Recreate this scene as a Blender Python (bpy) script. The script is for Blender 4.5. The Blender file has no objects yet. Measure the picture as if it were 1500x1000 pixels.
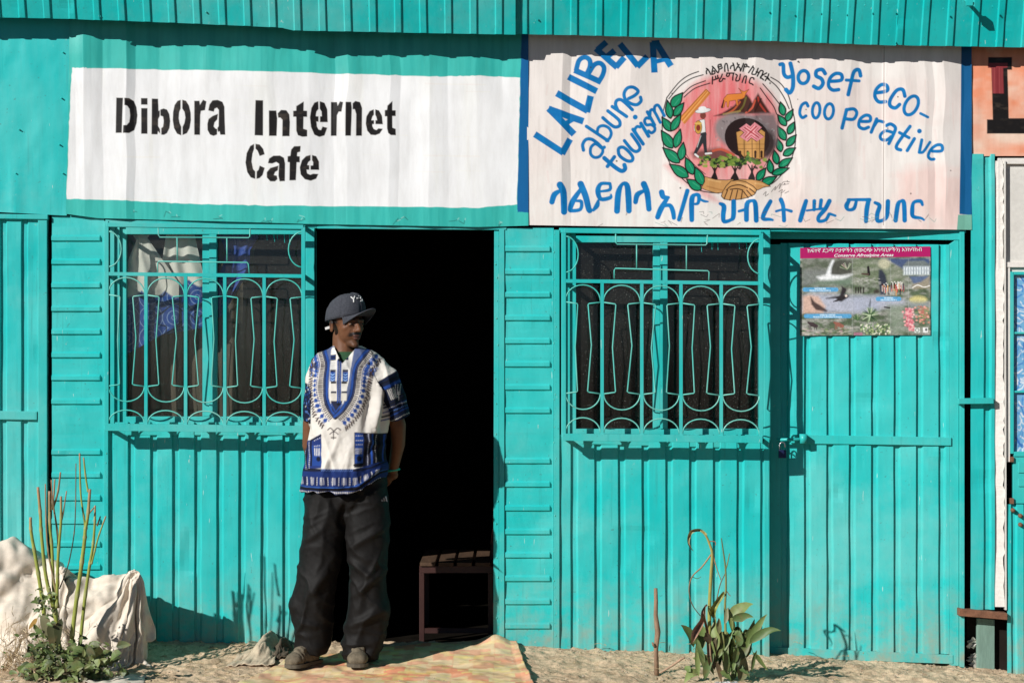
import bpy, math, random
import numpy as np
from math import radians, sin, cos, pi
random.seed(7)
scene = bpy.context.scene
COL = scene.collection

# ------------------------------------------------------------------ camera, light, exposure
D = 10.0          # camera distance from the facade plane (y = 0)
S = 300.0         # photo pixels per metre on the facade plane
ZC = 1.483        # camera height
cam_d = bpy.data.cameras.new("camera"); cam = bpy.data.objects.new("camera", cam_d); COL.objects.link(cam)
cam.location = (0, -D, ZC); cam.rotation_euler = (radians(90), 0, 0)
cam_d.sensor_width = 36; cam_d.lens = 72.0; cam_d.clip_start = 0.05; cam_d.clip_end = 500
scene.camera = cam

SUN = np.array([1.0, 1.0, -0.73]); SUN = SUN / np.linalg.norm(SUN)   # direction the light travels
elev = math.asin(-SUN[2]); 
w = bpy.data.worlds.new("World"); scene.world = w; w.use_nodes = True
nt = w.node_tree; bg = nt.nodes["Background"]
sky = nt.nodes.new("ShaderNodeTexSky"); sky.sky_type = 'NISHITA'; sky.sun_disc = False
sky.sun_elevation = elev; sky.sun_rotation = math.atan2(-SUN[0], -SUN[1]); sky.altitude = 2500
sky.dust_density = 0.2; sky.air_density = 0.6
nt.links.new(sky.outputs[0], bg.inputs[0]); bg.inputs[1].default_value = 0.05
sd = bpy.data.lights.new("sun", 'SUN'); sd.energy = 5.0; sd.angle = radians(0.5); sd.color = (1, 0.975, 0.935)
so = bpy.data.objects.new("sun", sd); COL.objects.link(so)
from mathutils import Vector
so.rotation_euler = Vector(SUN).to_track_quat('-Z', 'Y').to_euler(); so.location = (-4, -4, 5)
vs = scene.view_settings; vs.view_transform = 'Standard'; vs.look = 'None'; vs.gamma = 1; vs.exposure = 0.0
vs.use_curve_mapping = False
scene.cycles.max_bounces = 8; scene.cycles.transparent_max_bounces = 16
scene.cycles.use_denoising = True

# ------------------------------------------------------------------ numeric helpers
def wx(px): return (px - 750) / S
def wz(py): return ZC + (500 - py) / S
def P(px, py, d=0.0):
    k = (1 - d / D)
    return ((px - 750) / S * k, -d, ZC + (500 - py) / S * k)
def lin(c):
    c = np.asarray(c, float) / 255.0
    return np.where(c <= 0.04045, c / 12.92, ((c + 0.055) / 1.055) ** 2.4)
def alb(r, g, b, k=1.08):
    return tuple(np.clip(lin((r, g, b)) / k, 0.002, 0.84))
_rt = [np.random.RandomState(100 + i).rand(256, 256) for i in range(8)]
def vn(x, y, seed=0):
    x = np.asarray(x, float); y = np.asarray(y, float); t = _rt[seed % 8]
    xo = x + seed * 17.3; yo = y + seed * 9.1
    xi = np.floor(xo).astype(int); yi = np.floor(yo).astype(int); fx = xo - xi; fy = yo - yi
    fx = fx * fx * (3 - 2 * fx); fy = fy * fy * (3 - 2 * fy)
    a = t[xi % 256, yi % 256]; b = t[(xi + 1) % 256, yi % 256]; c = t[xi % 256, (yi + 1) % 256]; d = t[(xi + 1) % 256, (yi + 1) % 256]
    return (a * (1 - fx) + b * fx) * (1 - fy) + (c * (1 - fx) + d * fx) * fy
def fbm(x, y, seed=0, o=4):
    r = 0; a = 0.5; n = 0
    for i in range(o):
        r = r + a * vn(x * 2 ** i, y * 2 ** i, seed + i); n += a; a *= 0.5
    return r / n
def vn3(x, y, z, seed=0): return (vn(x + 3.1 * z, y, seed) + vn(y + 5.7, z - 1.9 * x, seed + 1) + vn(z + 1.3, x + 0.7 * y, seed + 2)) / 3
def ridge(n): return 1 - np.abs(2 * n - 1)
def sstep(a, b, x):
    t = np.clip((x - a) / (b - a), 0, 1); return t * t * (3 - 2 * t)

# ------------------------------------------------------------------ objects
def wloc(o):
    v = Vector((0, 0, 0))
    while o is not None: v = v + o.location; o = o.parent
    return v
def thing(name, label, cat, loc, group=None):
    o = bpy.data.objects.new(name, None); COL.objects.link(o); o.location = loc; o.empty_display_size = 0.1
    o['label'] = label; o['category'] = cat
    if group: o['group'] = group
    return o
def tag(o, label, cat, group=None):
    o['label'] = label; o['category'] = cat
    if group: o['group'] = group
    return o
def mk(name, V, F, mat, parent=None, smooth=False, col=None, loc=None):
    """mesh object from world-space vertices"""
    V = np.asarray(V, float)
    off = np.array(wloc(parent)) if parent is not None else np.array(loc if loc is not None else (0, 0, 0), float)
    me = bpy.data.meshes.new(name)
    if isinstance(F, np.ndarray):
        n, k = F.shape
        me.vertices.add(len(V)); me.vertices.foreach_set('co', (V - off).astype(np.float32).ravel())
        me.loops.add(n * k); me.loops.foreach_set('vertex_index', F.astype(np.int32).ravel())
        me.polygons.add(n); me.polygons.foreach_set('loop_start', np.arange(0, n * k, k, dtype=np.int32))
        me.update(calc_edges=True)
    else:
        me.from_pydata((V - off).tolist(), [], [tuple(int(i) for i in f) for f in F]); me.update()
    me.validate()
    me.polygons.foreach_set('use_smooth', np.full(len(me.polygons), bool(smooth)))
    if col is not None:
        a = me.color_attributes.new('paint', 'FLOAT_COLOR', 'POINT')
        c = np.ones((len(V), 4), np.float32); c[:, :3] = col; a.data.foreach_set('color', c.ravel())
    if mat is not None: me.materials.append(mat)
    o = bpy.data.objects.new(name, me); COL.objects.link(o)
    if parent is not None: o.parent = parent
    elif loc is not None: o.location = loc
    return o
class MB:
    def __init__(s): s.V = []; s.F = []
    def add(s, V, F):
        n = len(s.V); s.V += [tuple(v) for v in V]; s.F += [tuple(i + n for i in f) for f in F]; return s
    def prism(s, pts, d0, d1):
        """pts: photo-plane polygon (px,py); extruded between depths d0 (back) and d1 (front)"""
        n = len(pts)
        V = [(wx(x), -d0, wz(y)) for x, y in pts] + [(wx(x), -d1, wz(y)) for x, y in pts]
        F = [tuple(range(n)), tuple(range(2 * n - 1, n - 1, -1))] + [(i, i + n, (i + 1) % n + n, (i + 1) % n) for i in range(n)]
        # orientation: pts clockwise on the picture (top-left first)
        return s.add(V, F)
    def box(s, x0, y0, x1, y1, d0, d1): return s.prism([(x0, y0), (x1, y0), (x1, y1), (x0, y1)], d0, d1)
    def quad(s, a, b, c, d, d0, d1): return s.prism([a, b, c, d], d0, d1)
    def wbox(s, x0, x1, y0, y1, z0, z1):
        V = [(x, y, z) for z in (z0, z1) for y in (y0, y1) for x in (x0, x1)]
        return s.add(V, [(0, 2, 3, 1), (4, 5, 7, 6), (0, 1, 5, 4), (2, 6, 7, 3), (0, 4, 6, 2), (1, 3, 7, 5)])
    def tube(s, pts, r, n=6, cap=True):
        pts = [np.array(p, float) for p in pts]; rr = r if hasattr(r, '__len__') else [r] * len(pts)
        rings = []; u = None
        for i, p in enumerate(pts):
            t = pts[min(i + 1, len(pts) - 1)] - pts[max(i - 1, 0)]; t = t / (np.linalg.norm(t) + 1e-9)
            if u is None:
                a = np.array([0, 1.0, 0]) if abs(t[1]) < 0.9 else np.array([1.0, 0, 0]); u = np.cross(t, a)
            u = u - t * np.dot(u, t); u /= np.linalg.norm(u) + 1e-9; v = np.cross(t, u)
            rings.append([p + rr[i] * (cos(2 * pi * k / n) * u + sin(2 * pi * k / n) * v) for k in range(n)])
        V = [q for rg in rings for q in rg]; F = []
        for i in range(len(pts) - 1):
            for k in range(n):
                a = i * n + k; b = i * n + (k + 1) % n; F.append((a, b, b + n, a + n))
        if cap: F.append(tuple(range(n - 1, -1, -1))); F.append(tuple((len(pts) - 1) * n + k for k in range(n)))
        return s.add(V, F)
    def build(s, name, mat, parent=None, smooth=False, bevel=0, loc=None):
        o = mk(name, s.V, s.F, mat, parent, smooth, loc=loc)
        if bevel:
            m = o.modifiers.new('bevel', 'BEVEL'); m.width = bevel; m.segments = 2; m.limit_method = 'ANGLE'
        return o
def grid_faces(ny, nx):
    j, i = np.meshgrid(np.arange(ny - 1), np.arange(nx - 1), indexing='ij'); a = (j * nx + i).ravel()
    return np.stack([a, a + nx, a + nx + 1, a + 1], 1)   # row 0 = top, faces the camera

# ------------------------------------------------------------------ materials
def newmat(name):
    m = bpy.data.materials.new(name); m.use_nodes = True; nt = m.node_tree
    return m, nt, nt.nodes['Principled BSDF']
def N(nt, t, **k):
    n = nt.nodes.new(t)
    for a, b in k.items():
        if a in n.inputs: n.inputs[a].default_value = b
        else: setattr(n, a, b)
    return n
def mixc(nt, fac, a, b, mode='MIX'):
    n = nt.nodes.new('ShaderNodeMix'); n.data_type = 'RGBA'; n.blend_type = mode
    for sock, v in ((n.inputs[0], fac), (n.inputs[6], a), (n.inputs[7], b)):
        if isinstance(v, bpy.types.NodeSocket): nt.links.new(v, sock)
        elif isinstance(v, (int, float)): sock.default_value = v
        else: sock.default_value = (*v, 1)
    return n.outputs[2]
def ramp(nt, sock, a, b, va=0.0, vb=1.0):
    n = nt.nodes.new('ShaderNodeMapRange'); nt.links.new(sock, n.inputs[0])
    n.inputs[1].default_value = a; n.inputs[2].default_value = b; n.inputs[3].default_value = va; n.inputs[4].default_value = vb
    return n.outputs[0]
def posn(nt, scale=(1, 1, 1)):
    g = nt.nodes.new('ShaderNodeNewGeometry'); mp = nt.nodes.new('ShaderNodeMapping'); mp.inputs['Scale'].default_value = scale
    nt.links.new(g.outputs['Position'], mp.inputs[0]); return mp.outputs[0]
def noise(nt, vec, scale, detail=4, rough=0.55):
    n = nt.nodes.new('ShaderNodeTexNoise'); n.inputs['Scale'].default_value = scale; n.inputs['Detail'].default_value = detail
    n.inputs['Roughness'].default_value = rough; nt.links.new(vec, n.inputs['Vector']); return n.outputs[0]
def bump(nt, bsdf, h, strength=0.3, dist=0.01, prev=None):
    b = nt.nodes.new('ShaderNodeBump'); b.inputs['Strength'].default_value = strength; b.inputs['Distance'].default_value = dist
    nt.links.new(h, b.inputs['Height'])
    if prev is not None: nt.links.new(prev, b.inputs['Normal'])
    nt.links.new(b.outputs[0], bsdf.inputs['Normal']); return b.outputs[0]

TEAL = alb(40, 197, 193)
def teal_mat(name, base=TEAL, streak=(1, 1, 1), dust=True, rough=0.42, chips=0.0):
    m, nt, b = newmat(name)
    p = posn(nt); ps = posn(nt, streak)
    n1 = noise(nt, p, 2.3, 4); n2 = noise(nt, ps, 28, 5, 0.65); n3 = noise(nt, p, 160, 2)
    c = mixc(nt, ramp(nt, n1, .35, .68), (base[0] * .45, base[1] * .93, base[2] * .95), (base[0] * 1.8 + .02, base[1] * 1.03, base[2] * 1.03))
    c = mixc(nt, ramp(nt, n2, .45, .72, 0, .35), c, tuple(x * .75 + .02 for x in base))
    c = mixc(nt, ramp(nt, n2, .38, .28, 0, .3), c, tuple(min(.85, x * 1.15 + .05) for x in base))
    # fine dark specks of dirt, small bare chips
    sp = noise(nt, p, 75, 2, .5); c = mixc(nt, ramp(nt, sp, .70, .76, 0, .55), c, (.05, .12, .10))
    ch = noise(nt, p, 14, 6, .75); c = mixc(nt, ramp(nt, ch, .69, .70, 0, .5), c, (.42, .52, .47))
    fd = noise(nt, p, 1.1, 6, .7); c = mixc(nt, ramp(nt, fd, .50, .66, 0, .38), c, (.22, .52, .48))
    dr = noise(nt, posn(nt, (1, 1, .035)), 60, 4, .6); c = mixc(nt, ramp(nt, dr, .60, .72, 0, .38), c, (.03, .30, .28))
    sc = noise(nt, posn(nt, (1, 1, .12)), 90, 2, .5); c = mixc(nt, ramp(nt, sc, .745, .76, 0, .6), c, (.55, .68, .62))
    rs = noise(nt, p, 7, 7, .8); c = mixc(nt, ramp(nt, rs, .72, .75, 0, .7), c, (.16, .08, .04))
    if dust:  # earth splashed on the foot of the sheet
        g = nt.nodes.new('ShaderNodeNewGeometry'); s = nt.nodes.new('ShaderNodeSeparateXYZ'); nt.links.new(g.outputs['Position'], s.inputs[0])
        hgt = ramp(nt, s.outputs[2], -.1, .42, 1, 0); dn = noise(nt, p, 9, 6, .7)
        mul = nt.nodes.new('ShaderNodeMath'); mul.operation = 'MULTIPLY'; nt.links.new(hgt, mul.inputs[0]); nt.links.new(ramp(nt, dn, .38, .75), mul.inputs[1])
        c = mixc(nt, ramp(nt, mul.outputs[0], 0.02, .8, 0, .8), c, (.33, .30, .22))
    nt.links.new(c, b.inputs['Base Color'])
    nt.links.new(ramp(nt, n2, .3, .7, rough - .08, rough + .14), b.inputs['Roughness'])
    b.inputs['Specular IOR Level'].default_value = .35
    b1 = bump(nt, b, n2, .12, .004); b2 = bump(nt, b, n1, .25, .03, b1); bump(nt, b, n3, .05, .002, b2)
    return m
M_TEAL = teal_mat('teal_painted_sheet', streak=(1, 1, .12))
M_TEALH = teal_mat('teal_painted_sheet_horizontal', streak=(.12, 1, 1))
M_TRIM = teal_mat('teal_painted_steel', base=alb(44, 192, 187), streak=(1, 1, .3), rough=.36)
M_ROOF = teal_mat('teal_roof_sheet', base=alb(18, 196, 192), streak=(1, 1, .15), dust=False, rough=.4)
M_ROD = teal_mat('teal_painted_rod', base=alb(96, 200, 186), streak=(1, 1, .4), dust=False, rough=.4)
def plain(name, col, rough=.7, nscale=12, var=.25, bstr=.2, metallic=0, spec=.4, streak=(1, 1, 1), bd=.004):
    m, nt, b = newmat(name); p = posn(nt, streak); n = noise(nt, p, nscale, 5, .6); n2 = noise(nt, p, nscale * 7, 3)
    c = mixc(nt, ramp(nt, n, .3, .7), tuple(x * (1 - var) for x in col), tuple(min(.9, x * (1 + var)) for x in col))
    c = mixc(nt, ramp(nt, n2, .35, .7, 0, .25), c, tuple(x * .6 for x in col))
    nt.links.new(c, b.inputs['Base Color']); b.inputs['Roughness'].default_value = rough; b.inputs['Metallic'].default_value = metallic
    b.inputs['Specular IOR Level'].default_value = spec
    b1 = bump(nt, b, n2, bstr, bd); return m
def paint_mat(name, rough=.45, var=.12, spec=.35, streak=(1, 1, .2), weave=0, bstr=.12):
    """base colour comes from the print / paint stored on the mesh"""
    m, nt, b = newmat(name); a = nt.nodes.new('ShaderNodeAttribute'); a.attribute_name = 'paint'
    p = posn(nt, streak); n = noise(nt, p, 22, 5, .65); n2 = noise(nt, posn(nt), 130, 3)
    c = mixc(nt, ramp(nt, n, .4, .75, 0, var * 2), a.outputs[0], (.42, .40, .36), 'MULTIPLY')
    nt.links.new(c, b.inputs['Base Color']); b.inputs['Roughness'].default_value = rough; b.inputs['Specular IOR Level'].default_value = spec
    b1 = bump(nt, b, n, bstr * .5, .004); bump(nt, b, n2, bstr, .0012 if not weave else .002, b1); return m
M_SIGN = paint_mat('hand_painted_sheet_metal', rough=.4)
M_PRINT = paint_mat('glossy_poster_paper', rough=.3, var=.03)
M_SHIRT = paint_mat('printed_cotton', rough=.85, var=.05, spec=.15, streak=(1, 1, 1), weave=1)
M_SKIN = paint_mat('skin', rough=.55, var=.06, spec=.3, streak=(1, 1, 1), bstr=.08)
M_CURT = paint_mat('printed_curtain_cotton', rough=.9, var=.05, spec=.1, streak=(1, 1, 1))
M_VINYL = paint_mat('worn_vinyl', rough=.6, var=.15, spec=.3, streak=(1, 1, 1))
M_LEAF = paint_mat('leaf', rough=.5, var=.15, spec=.35, streak=(1, 1, 1), bstr=.2)
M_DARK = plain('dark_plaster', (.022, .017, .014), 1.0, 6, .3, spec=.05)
M_RUST = plain('rusty_steel', (.20, .09, .05), .85, 30, .45, .5)
M_BROWN = plain('brown_painted_steel', (.045, .016, .013), .5, 25, .2)
M_WOOD = plain('worn_wood', (.085, .046, .024), .75, 18, .35, .4, streak=(1, .15, 1))
M_WHITE = plain('white_enamel', alb(238, 232, 224), .45, 9, .05, .15)
M_OFFW = plain('dirty_white_enamel', alb(226, 222, 214), .5, 7, .08, .15)
M_BLACK = plain('black_nylon', (.0085, .0078, .0075), .62, 60, .25, .2, spec=.16)
M_CAP = plain('cap_cotton', (.062, .066, .080), .92, 160, .3, .6, spec=.15)
M_WTAPE = plain('white_tape', (.75, .74, .72), .7, 40, .06)
M_SHOE = plain('dusty_suede', (.15, .125, .088), .9, 45, .35, .5, spec=.15)
M_SOLE = plain('dark_rubber_sole', (.10, .085, .062), .8, 40, .3)
M_GREEN = plain('green_cotton', (.022, .075, .03), .85, 60, .2)
M_LOCK = plain('dark_blue_brass_padlock', (.02, .03, .10), .35, 40, .3, metallic=.4)
M_SACK = None

# ------------------------------------------------------------------ canvas: flat paint evaluated on the vertices of a sheet
class Canvas:
    def __init__(s, x0, x1, top, bot, step, base):
        nx = int((x1 - x0) / step) + 1; xs = np.linspace(x0, x1, nx)
        T = np.array([top(x) for x in xs]); B = np.array([bot(x) for x in xs]); ny = int((B - T).max() / step) + 1
        t = np.linspace(0, 1, ny)[:, None]; s.X = np.repeat(xs[None, :], ny, 0); s.Y = T[None, :] * (1 - t) + B[None, :] * t
        s.C = np.ones((ny, nx, 3)) * lin(base); s.step = step; s.tf = (0, 0, 1); s.nx = nx; s.ny = ny; s.xs = xs; s.clip = None
    def frame(s, x0, y0, k): s.tf = (x0, y0, k); return s
    def T(s, pts): x0, y0, k = s.tf; return np.array([(x0 + p[0] / k, y0 + p[1] / k) for p in pts], float)
    def win(s, lo, hi, m):
        i0 = max(0, np.searchsorted(s.xs, lo[0] - m) - 1); i1 = min(s.nx, np.searchsorted(s.xs, hi[0] + m) + 1)
        if i1 <= i0: return None
        Yw = s.Y[:, i0:i1]; ok = np.where((Yw.max(1) >= lo[1] - m) & (Yw.min(1) <= hi[1] + m))[0]
        if len(ok) == 0: return None
        return slice(ok[0], ok[-1] + 1), slice(i0, i1)
    def put(s, sl, a, col):
        if callable(col): c = lin(0) + col(s.X[sl], s.Y[sl])
        else: c = lin(col)
        s.C[sl] = s.C[sl] * (1 - a[..., None]) + c * a[..., None]
    def stroke(s, pts, width, col, a=1.0, soft=0):
        """pts (x,y) or (x,y,w) in frame units"""
        k = s.tf[2]; Q = s.T(pts); Wd = np.array([(p[2] if len(p) > 2 else width) / k / 2 for p in pts])
        mw = Wd.max() + s.step * 2 + soft; sl = s.win(Q.min(0), Q.max(0), mw)
        if sl is None: return
        X = s.X[sl]; Y = s.Y[sl]; best = np.full(X.shape, 1e9)
        if len(Q) == 1: best = np.hypot(X - Q[0, 0], Y - Q[0, 1]) - Wd[0]
        for i in range(len(Q) - 1):
            dx, dy = Q[i + 1] - Q[i]; L = dx * dx + dy * dy + 1e-9
            t = np.clip(((X - Q[i, 0]) * dx + (Y - Q[i, 1]) * dy) / L, 0, 1)
            dd = np.hypot(X - Q[i, 0] - t * dx, Y - Q[i, 1] - t * dy) - (Wd[i] * (1 - t) + Wd[i + 1] * t); best = np.minimum(best, dd)
        e = s.step * .7 + soft; s.put(sl, np.clip(.5 - best / (2 * e), 0, 1) * a, col)
    def poly(s, pts, col, a=1.0, edge=None, ew=0, soft=0):
        Q = s.T(pts); sl = s.win(Q.min(0), Q.max(0), s.step * 2 + soft)
        if sl is None: return
        X = s.X[sl]; Y = s.Y[sl]; ins = np.zeros(X.shape, bool); dist = np.full(X.shape, 1e9); n = len(Q)
        for i in range(n):
            ax, ay = Q[i]; bx, by = Q[(i + 1) % n]; dx, dy = bx - ax, by - ay
            if ay != by: ins ^= ((ay > Y) != (by > Y)) & (X < dx * (Y - ay) / dy + ax)
            t = np.clip(((X - ax) * dx + (Y - ay) * dy) / (dx * dx + dy * dy + 1e-9), 0, 1)
            dist = np.minimum(dist, np.hypot(X - ax - t * dx, Y - ay - t * dy))
        sd_ = np.where(ins, -dist, dist); e = s.step * .7 + soft
        s.put(sl, np.clip(.5 - sd_ / (2 * e), 0, 1) * a, col)
        if edge is not None: s.stroke(list(pts) + [pts[0]], ew, edge)
    def ell(s, cx, cy, rx, ry, col, rot=0, a=1.0, ring=0, soft=0):
        n = 28; r = radians(rot); pts = []
        for i in range(n):
            u = rx * cos(2 * pi * i / n); v = ry * sin(2 * pi * i / n); pts.append((cx + u * cos(r) - v * sin(r), cy + u * sin(r) + v * cos(r)))
        if ring: s.stroke(pts + [pts[0]], ring, col, a)
        else: s.poly(pts, col, a, soft=soft)
    def curve(s, pts, width, col, a=1.0):
        s.stroke(smooth_path(pts), width, col, a)
    def multiply(s, f): s.C *= f[..., None]
    def sheet(s, name, mat, parent, depth, thick=0, loc=None):
        dd = depth(s.X, s.Y); V = np.stack([(s.X - 750) / S, -dd, ZC + (500 - s.Y) / S], -1).reshape(-1, 3)
        return mk(name, V, grid_faces(s.ny, s.nx), mat, parent, True, np.clip(s.C / 1.08, .002, .84).reshape(-1, 3), loc=loc)
def smooth_path(pts, n=5):
    """Catmull-Rom through 2..n-tuples"""
    p = [np.array(q, float) for q in pts]
    if len(p) < 3: return [tuple(q) for q in p]
    out = []
    for i in range(len(p) - 1):
        a = p[max(i - 1, 0)]; b = p[i]; c = p[i + 1]; d = p[min(i + 2, len(p) - 1)]
        for k in range(n):
            t = k / n; out.append(tuple(.5 * ((2 * b) + (c - a) * t + (2 * a - 5 * b + 4 * c - d) * t * t + (3 * b - a - 3 * c + d) * t ** 3)))
    out.append(tuple(p[-1])); return out
def interp(tab):
    xs = [a for a, b in tab]; ys = [b for a, b in tab]
    return lambda x: float(np.interp(x, xs, ys))
def folds(seed, x0, x1, lo=9, hi=42, amp=.006):
    """pleated dents of flattened corrugation: irregular piecewise-linear relief, drifting with height"""
    r = random.Random(seed); xs = [x0 - 60]; 
    while xs[-1] < x1 + 60: xs.append(xs[-1] + r.uniform(lo, hi))
    a1 = [r.uniform(-1, 1) for _ in xs]; a2 = [r.uniform(-1, 1) for _ in xs]
    def f(X, Y):
        Xw = X + 7 * (vn(X / 90, Y / 60, seed) - .5); t = sstep(0, 1, vn(X / 60, Y / 110, seed + 1))
        h = np.interp(Xw, xs, a1) * t + np.interp(Xw, xs, a2) * (1 - t)
        h = h * .65 + .35 * np.interp(Xw, xs, a1)
        return amp * h + min(.010, amp * 1.6) * (fbm(X / 120, Y / 90, seed + 2, 3) - .5)
    return f

# ================================================================== GROUND
base_line = interp([(-400, 925), (0, 932), (200, 938), (420, 941), (560, 944), (740, 943), (815, 949), (960, 955), (1130, 962), (1270, 971), (1400, 977), (1500, 988), (1900, 1000)])
def ground_z(x, y):
    """x,y world arrays; y < 0 is in front of the wall"""
    x = np.asarray(x, float); y = np.asarray(y, float)
    px = x * S + 750; b = np.interp(px, [-400, 0, 200, 420, 560, 740, 815, 960, 1130, 1270, 1400, 1500, 1900], [925, 932, 938, 941, 944, 943, 949, 955, 962, 971, 977, 988, 1000])
    d = np.clip(-y, 0, None)
    fade = np.exp(-np.clip(np.abs(x) - 4, 0, None) / 3)
    z = (-(b - 945) / S * np.exp(-d / 1.5) - .085 * np.clip(d, 0, .5) - .02 * np.clip(d - .5, 0, 1.5)) * fade - .06 * (1 - fade)
    z = z + (.030 * (fbm(x * 2.2, y * 2.2, 1, 3) - .5) + .026 * (fbm(x * 9, y * 9, 2, 3) - .5)) * np.clip(d / .15 + .25, 0, 1) * np.exp(-d / 12)
    return z
def gnear(x, y):
    return ground_z(x, y) + .009 * (fbm(x * 45, y * 45, 3, 3) - .5) + .012 * ridge(fbm(x * 14, y * 26, 5, 2)) ** 6
def build_ground():
    xs = np.concatenate([-np.geomspace(200, 3.05, 30), np.arange(-3, 3.001, .011), np.geomspace(3.05, 200, 30)])
    ys = np.concatenate([np.geomspace(200, .06, 20), np.arange(.05, -1.45, -.011), -np.geomspace(1.5, 250, 40)])
    X, Y = np.meshgrid(xs, ys); Z = gnear(X, Y); Z[(Y > .05) & ((X < wx(1122)) | (Y > .16))] = -.14
    V = np.stack([X, Y, Z], -1).reshape(-1, 3)
    m, nt, b = newmat('dry_earth'); p = posn(nt)
    n1 = noise(nt, p, 3, 6, .6); n2 = noise(nt, p, 40, 6, .7); n3 = noise(nt, p, 220, 3, .6); n4 = noise(nt, p, 11, 5, .6)
    c = mixc(nt, ramp(nt, n1, .3, .7), (.58, .42, .265), (.80, .61, .42))
    c = mixc(nt, ramp(nt, n2, .45, .7, 0, .6), c, (.30, .225, .145))
    c = mixc(nt, ramp(nt, n4, .50, .66, 0, .6), c, (.26, .175, .105))
    c = mixc(nt, ramp(nt, n3, .62, .72, 0, .5), c, (.75, .66, .52))
    g = nt.nodes.new('ShaderNodeNewGeometry'); sx = nt.nodes.new('ShaderNodeSeparateXYZ'); nt.links.new(g.outputs['Position'], sx.inputs[0])
    c = mixc(nt, ramp(nt, sx.outputs[1], -2.2, -1.5, 1, 0), c, mixc(nt, ramp(nt, n1, .4, .6), (.07, .055, .04), (.14, .11, .08)))   # unseen ground farther out, darkened to cut light bounced onto the front
    nt.links.new(c, b.inputs['Base Color']); b.inputs['Roughness'].default_value = .95; b.inputs['Specular IOR Level'].default_value = .1
    b1 = bump(nt, b, n2, .7, .012); bump(nt, b, n3, .6, .004, b1)
    ny, nx = X.shape; F = grid_faces(ny, nx)
    o = mk('ground', V, F, m, smooth=True); o['kind'] = 'structure'
    # gravel and crumbs of earth
    mb = MB(); r = random.Random(3)
    for i in range(4200):
        x = r.uniform(-2.6, 2.6); y = -r.uniform(.02, 1.25) ** 1.0; s = r.choice([.002, .002, .003, .003, .004, .005, .008]) * r.uniform(.7, 1.2)
        if i % 3: 
            y = -abs(r.gauss(0, .12)) - .01; s *= .7
        if -1.2 < x < .2 and y < -.02 and r.random() < .97: continue
        z = float(gnear(x, y)) + s * .3
        a = r.uniform(0, pi); V = []
        for q in [(1, 0, 0), (0, 1, 0), (-1, 0, 0), (0, -1, 0), (0, 0, .8), (0, 0, -.8)]:
            k = s * r.uniform(.6, 1.2); V.append((x + k * (q[0] * cos(a) - q[1] * sin(a)), y + k * (q[0] * sin(a) + q[1] * cos(a)), z + k * q[2]))
        mb.add(V, [(0, 1, 4), (1, 2, 4), (2, 3, 4), (3, 0, 4), (1, 0, 5), (2, 1, 5), (3, 2, 5), (0, 3, 5)])
    g = mb.build('gravel', plain('gravel_stone', (.42, .35, .26), .9, 30, .4)); g['kind'] = 'stuff'
    tag(g, 'small stones and crumbs of dry earth scattered along the foot of the wall', 'gravel')
    mb = MB()
    for i in range(420):   # straw, twigs and dry bits
        x = r.choice([r.uniform(-2.5, 2.5), r.uniform(-1.9, -1.1), r.uniform(.6, 1.4)]); y = -r.uniform(.03, .95); z = float(gnear(x, y)) + .004; a = r.uniform(0, pi); x = x if not (-1.2 < x < .2) else x + 1.6; l = r.uniform(.01, .06)
        mb.tube([(x, y, z), (x + l * cos(a) * .5, y + l * sin(a) * .5, z + .004), (x + l * cos(a), y + l * sin(a), z - .001)], r.uniform(.0006, .0016), 4)
    g = mb.build('straw_litter', plain('dry_straw', (.46, .36, .2), .8, 40, .4)); g['kind'] = 'stuff'
    tag(g, 'dry straw, twigs and bits of stalk lying on the earth', 'litter')
build_ground()

# ================================================================== BUILDING
BLD = thing('corrugated_shop_row', 'turquoise corrugated sheet shop row with barred windows and an open black doorway', 'building', (0, 0, 0))
def vsheet(name, x0, x1, top, bot, groove0, period=34.6, raised=22.5, fl=2.4, fr=1.0, h=.012, d=0.0, mat=None, parent=None, tilt=0.0, seed=1, dent=.0042, lean=0.0, thick=.0012):
    """vertical trapezoidal corrugation: raised flats with a bright left and dark right flank"""
    mat = mat or M_TEAL; xs = {x0, x1}
    k = groove0 - period * math.ceil((groove0 - x0) / period) - period; kn = []
    while k < x1 + period:
        for a, v in ((0, 0), (fl, 1), (fl + raised, 1), (fl + raised + fr, 0)): kn.append((k + a, v))
        for a in (0, .25, fl - .25, fl, fl + .4, fl + raised * .33, fl + raised * .66, fl + raised - .4, fl + raised, fl + raised + fr, (fl + raised + fr + period) / 2):
            if x0 < k + a < x1: xs.add(k + a)
        k += period
    xs = np.array(sorted(xs)); T = np.array([top(x) for x in xs]); B = np.array([bot(x) for x in xs]); ny = max(4, int((B - T).max() / 7))
    t = np.linspace(0, 1, ny)[:, None]; Y = T * (1 - t) + B * t; X = np.repeat(xs[None], ny, 0)
    pr = np.interp(xs, [a for a, b in kn], [b for a, b in kn])[None, :]
    dn = dent * 4 * (fbm(X / 70, Y / 90, seed, 3) - .5) + .0016 * (vn(X / 12, Y / 18, seed + 3) - .5) - .006 * sstep(.78, 1, vn(X / 38, Y / 46, seed + 5))
    dep = d + pr * h * (1 + .12 * (vn(X / 35, Y / 60, seed + 2) - .5)) + dn + tilt * (B - Y) / S
    X2 = X + lean * (Y - B) + .8 * (vn(X / 40, Y / 70, seed + 4) - .5)
    X2[:, 0] = x0 + lean * (Y - B)[:, 0]; X2[:, -1] = x1 + lean * (Y - B)[:, -1]
    V = np.stack([(X2 - 750) / S, -dep, ZC + (500 - Y) / S], -1).reshape(-1, 3)
    o = mk(name, V, grid_faces(ny, len(xs)), mat, parent or BLD)
    m = o.modifiers.new('sheet_thickness', 'SOLIDIFY'); m.thickness = thick; m.offset = 1
    return o
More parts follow.
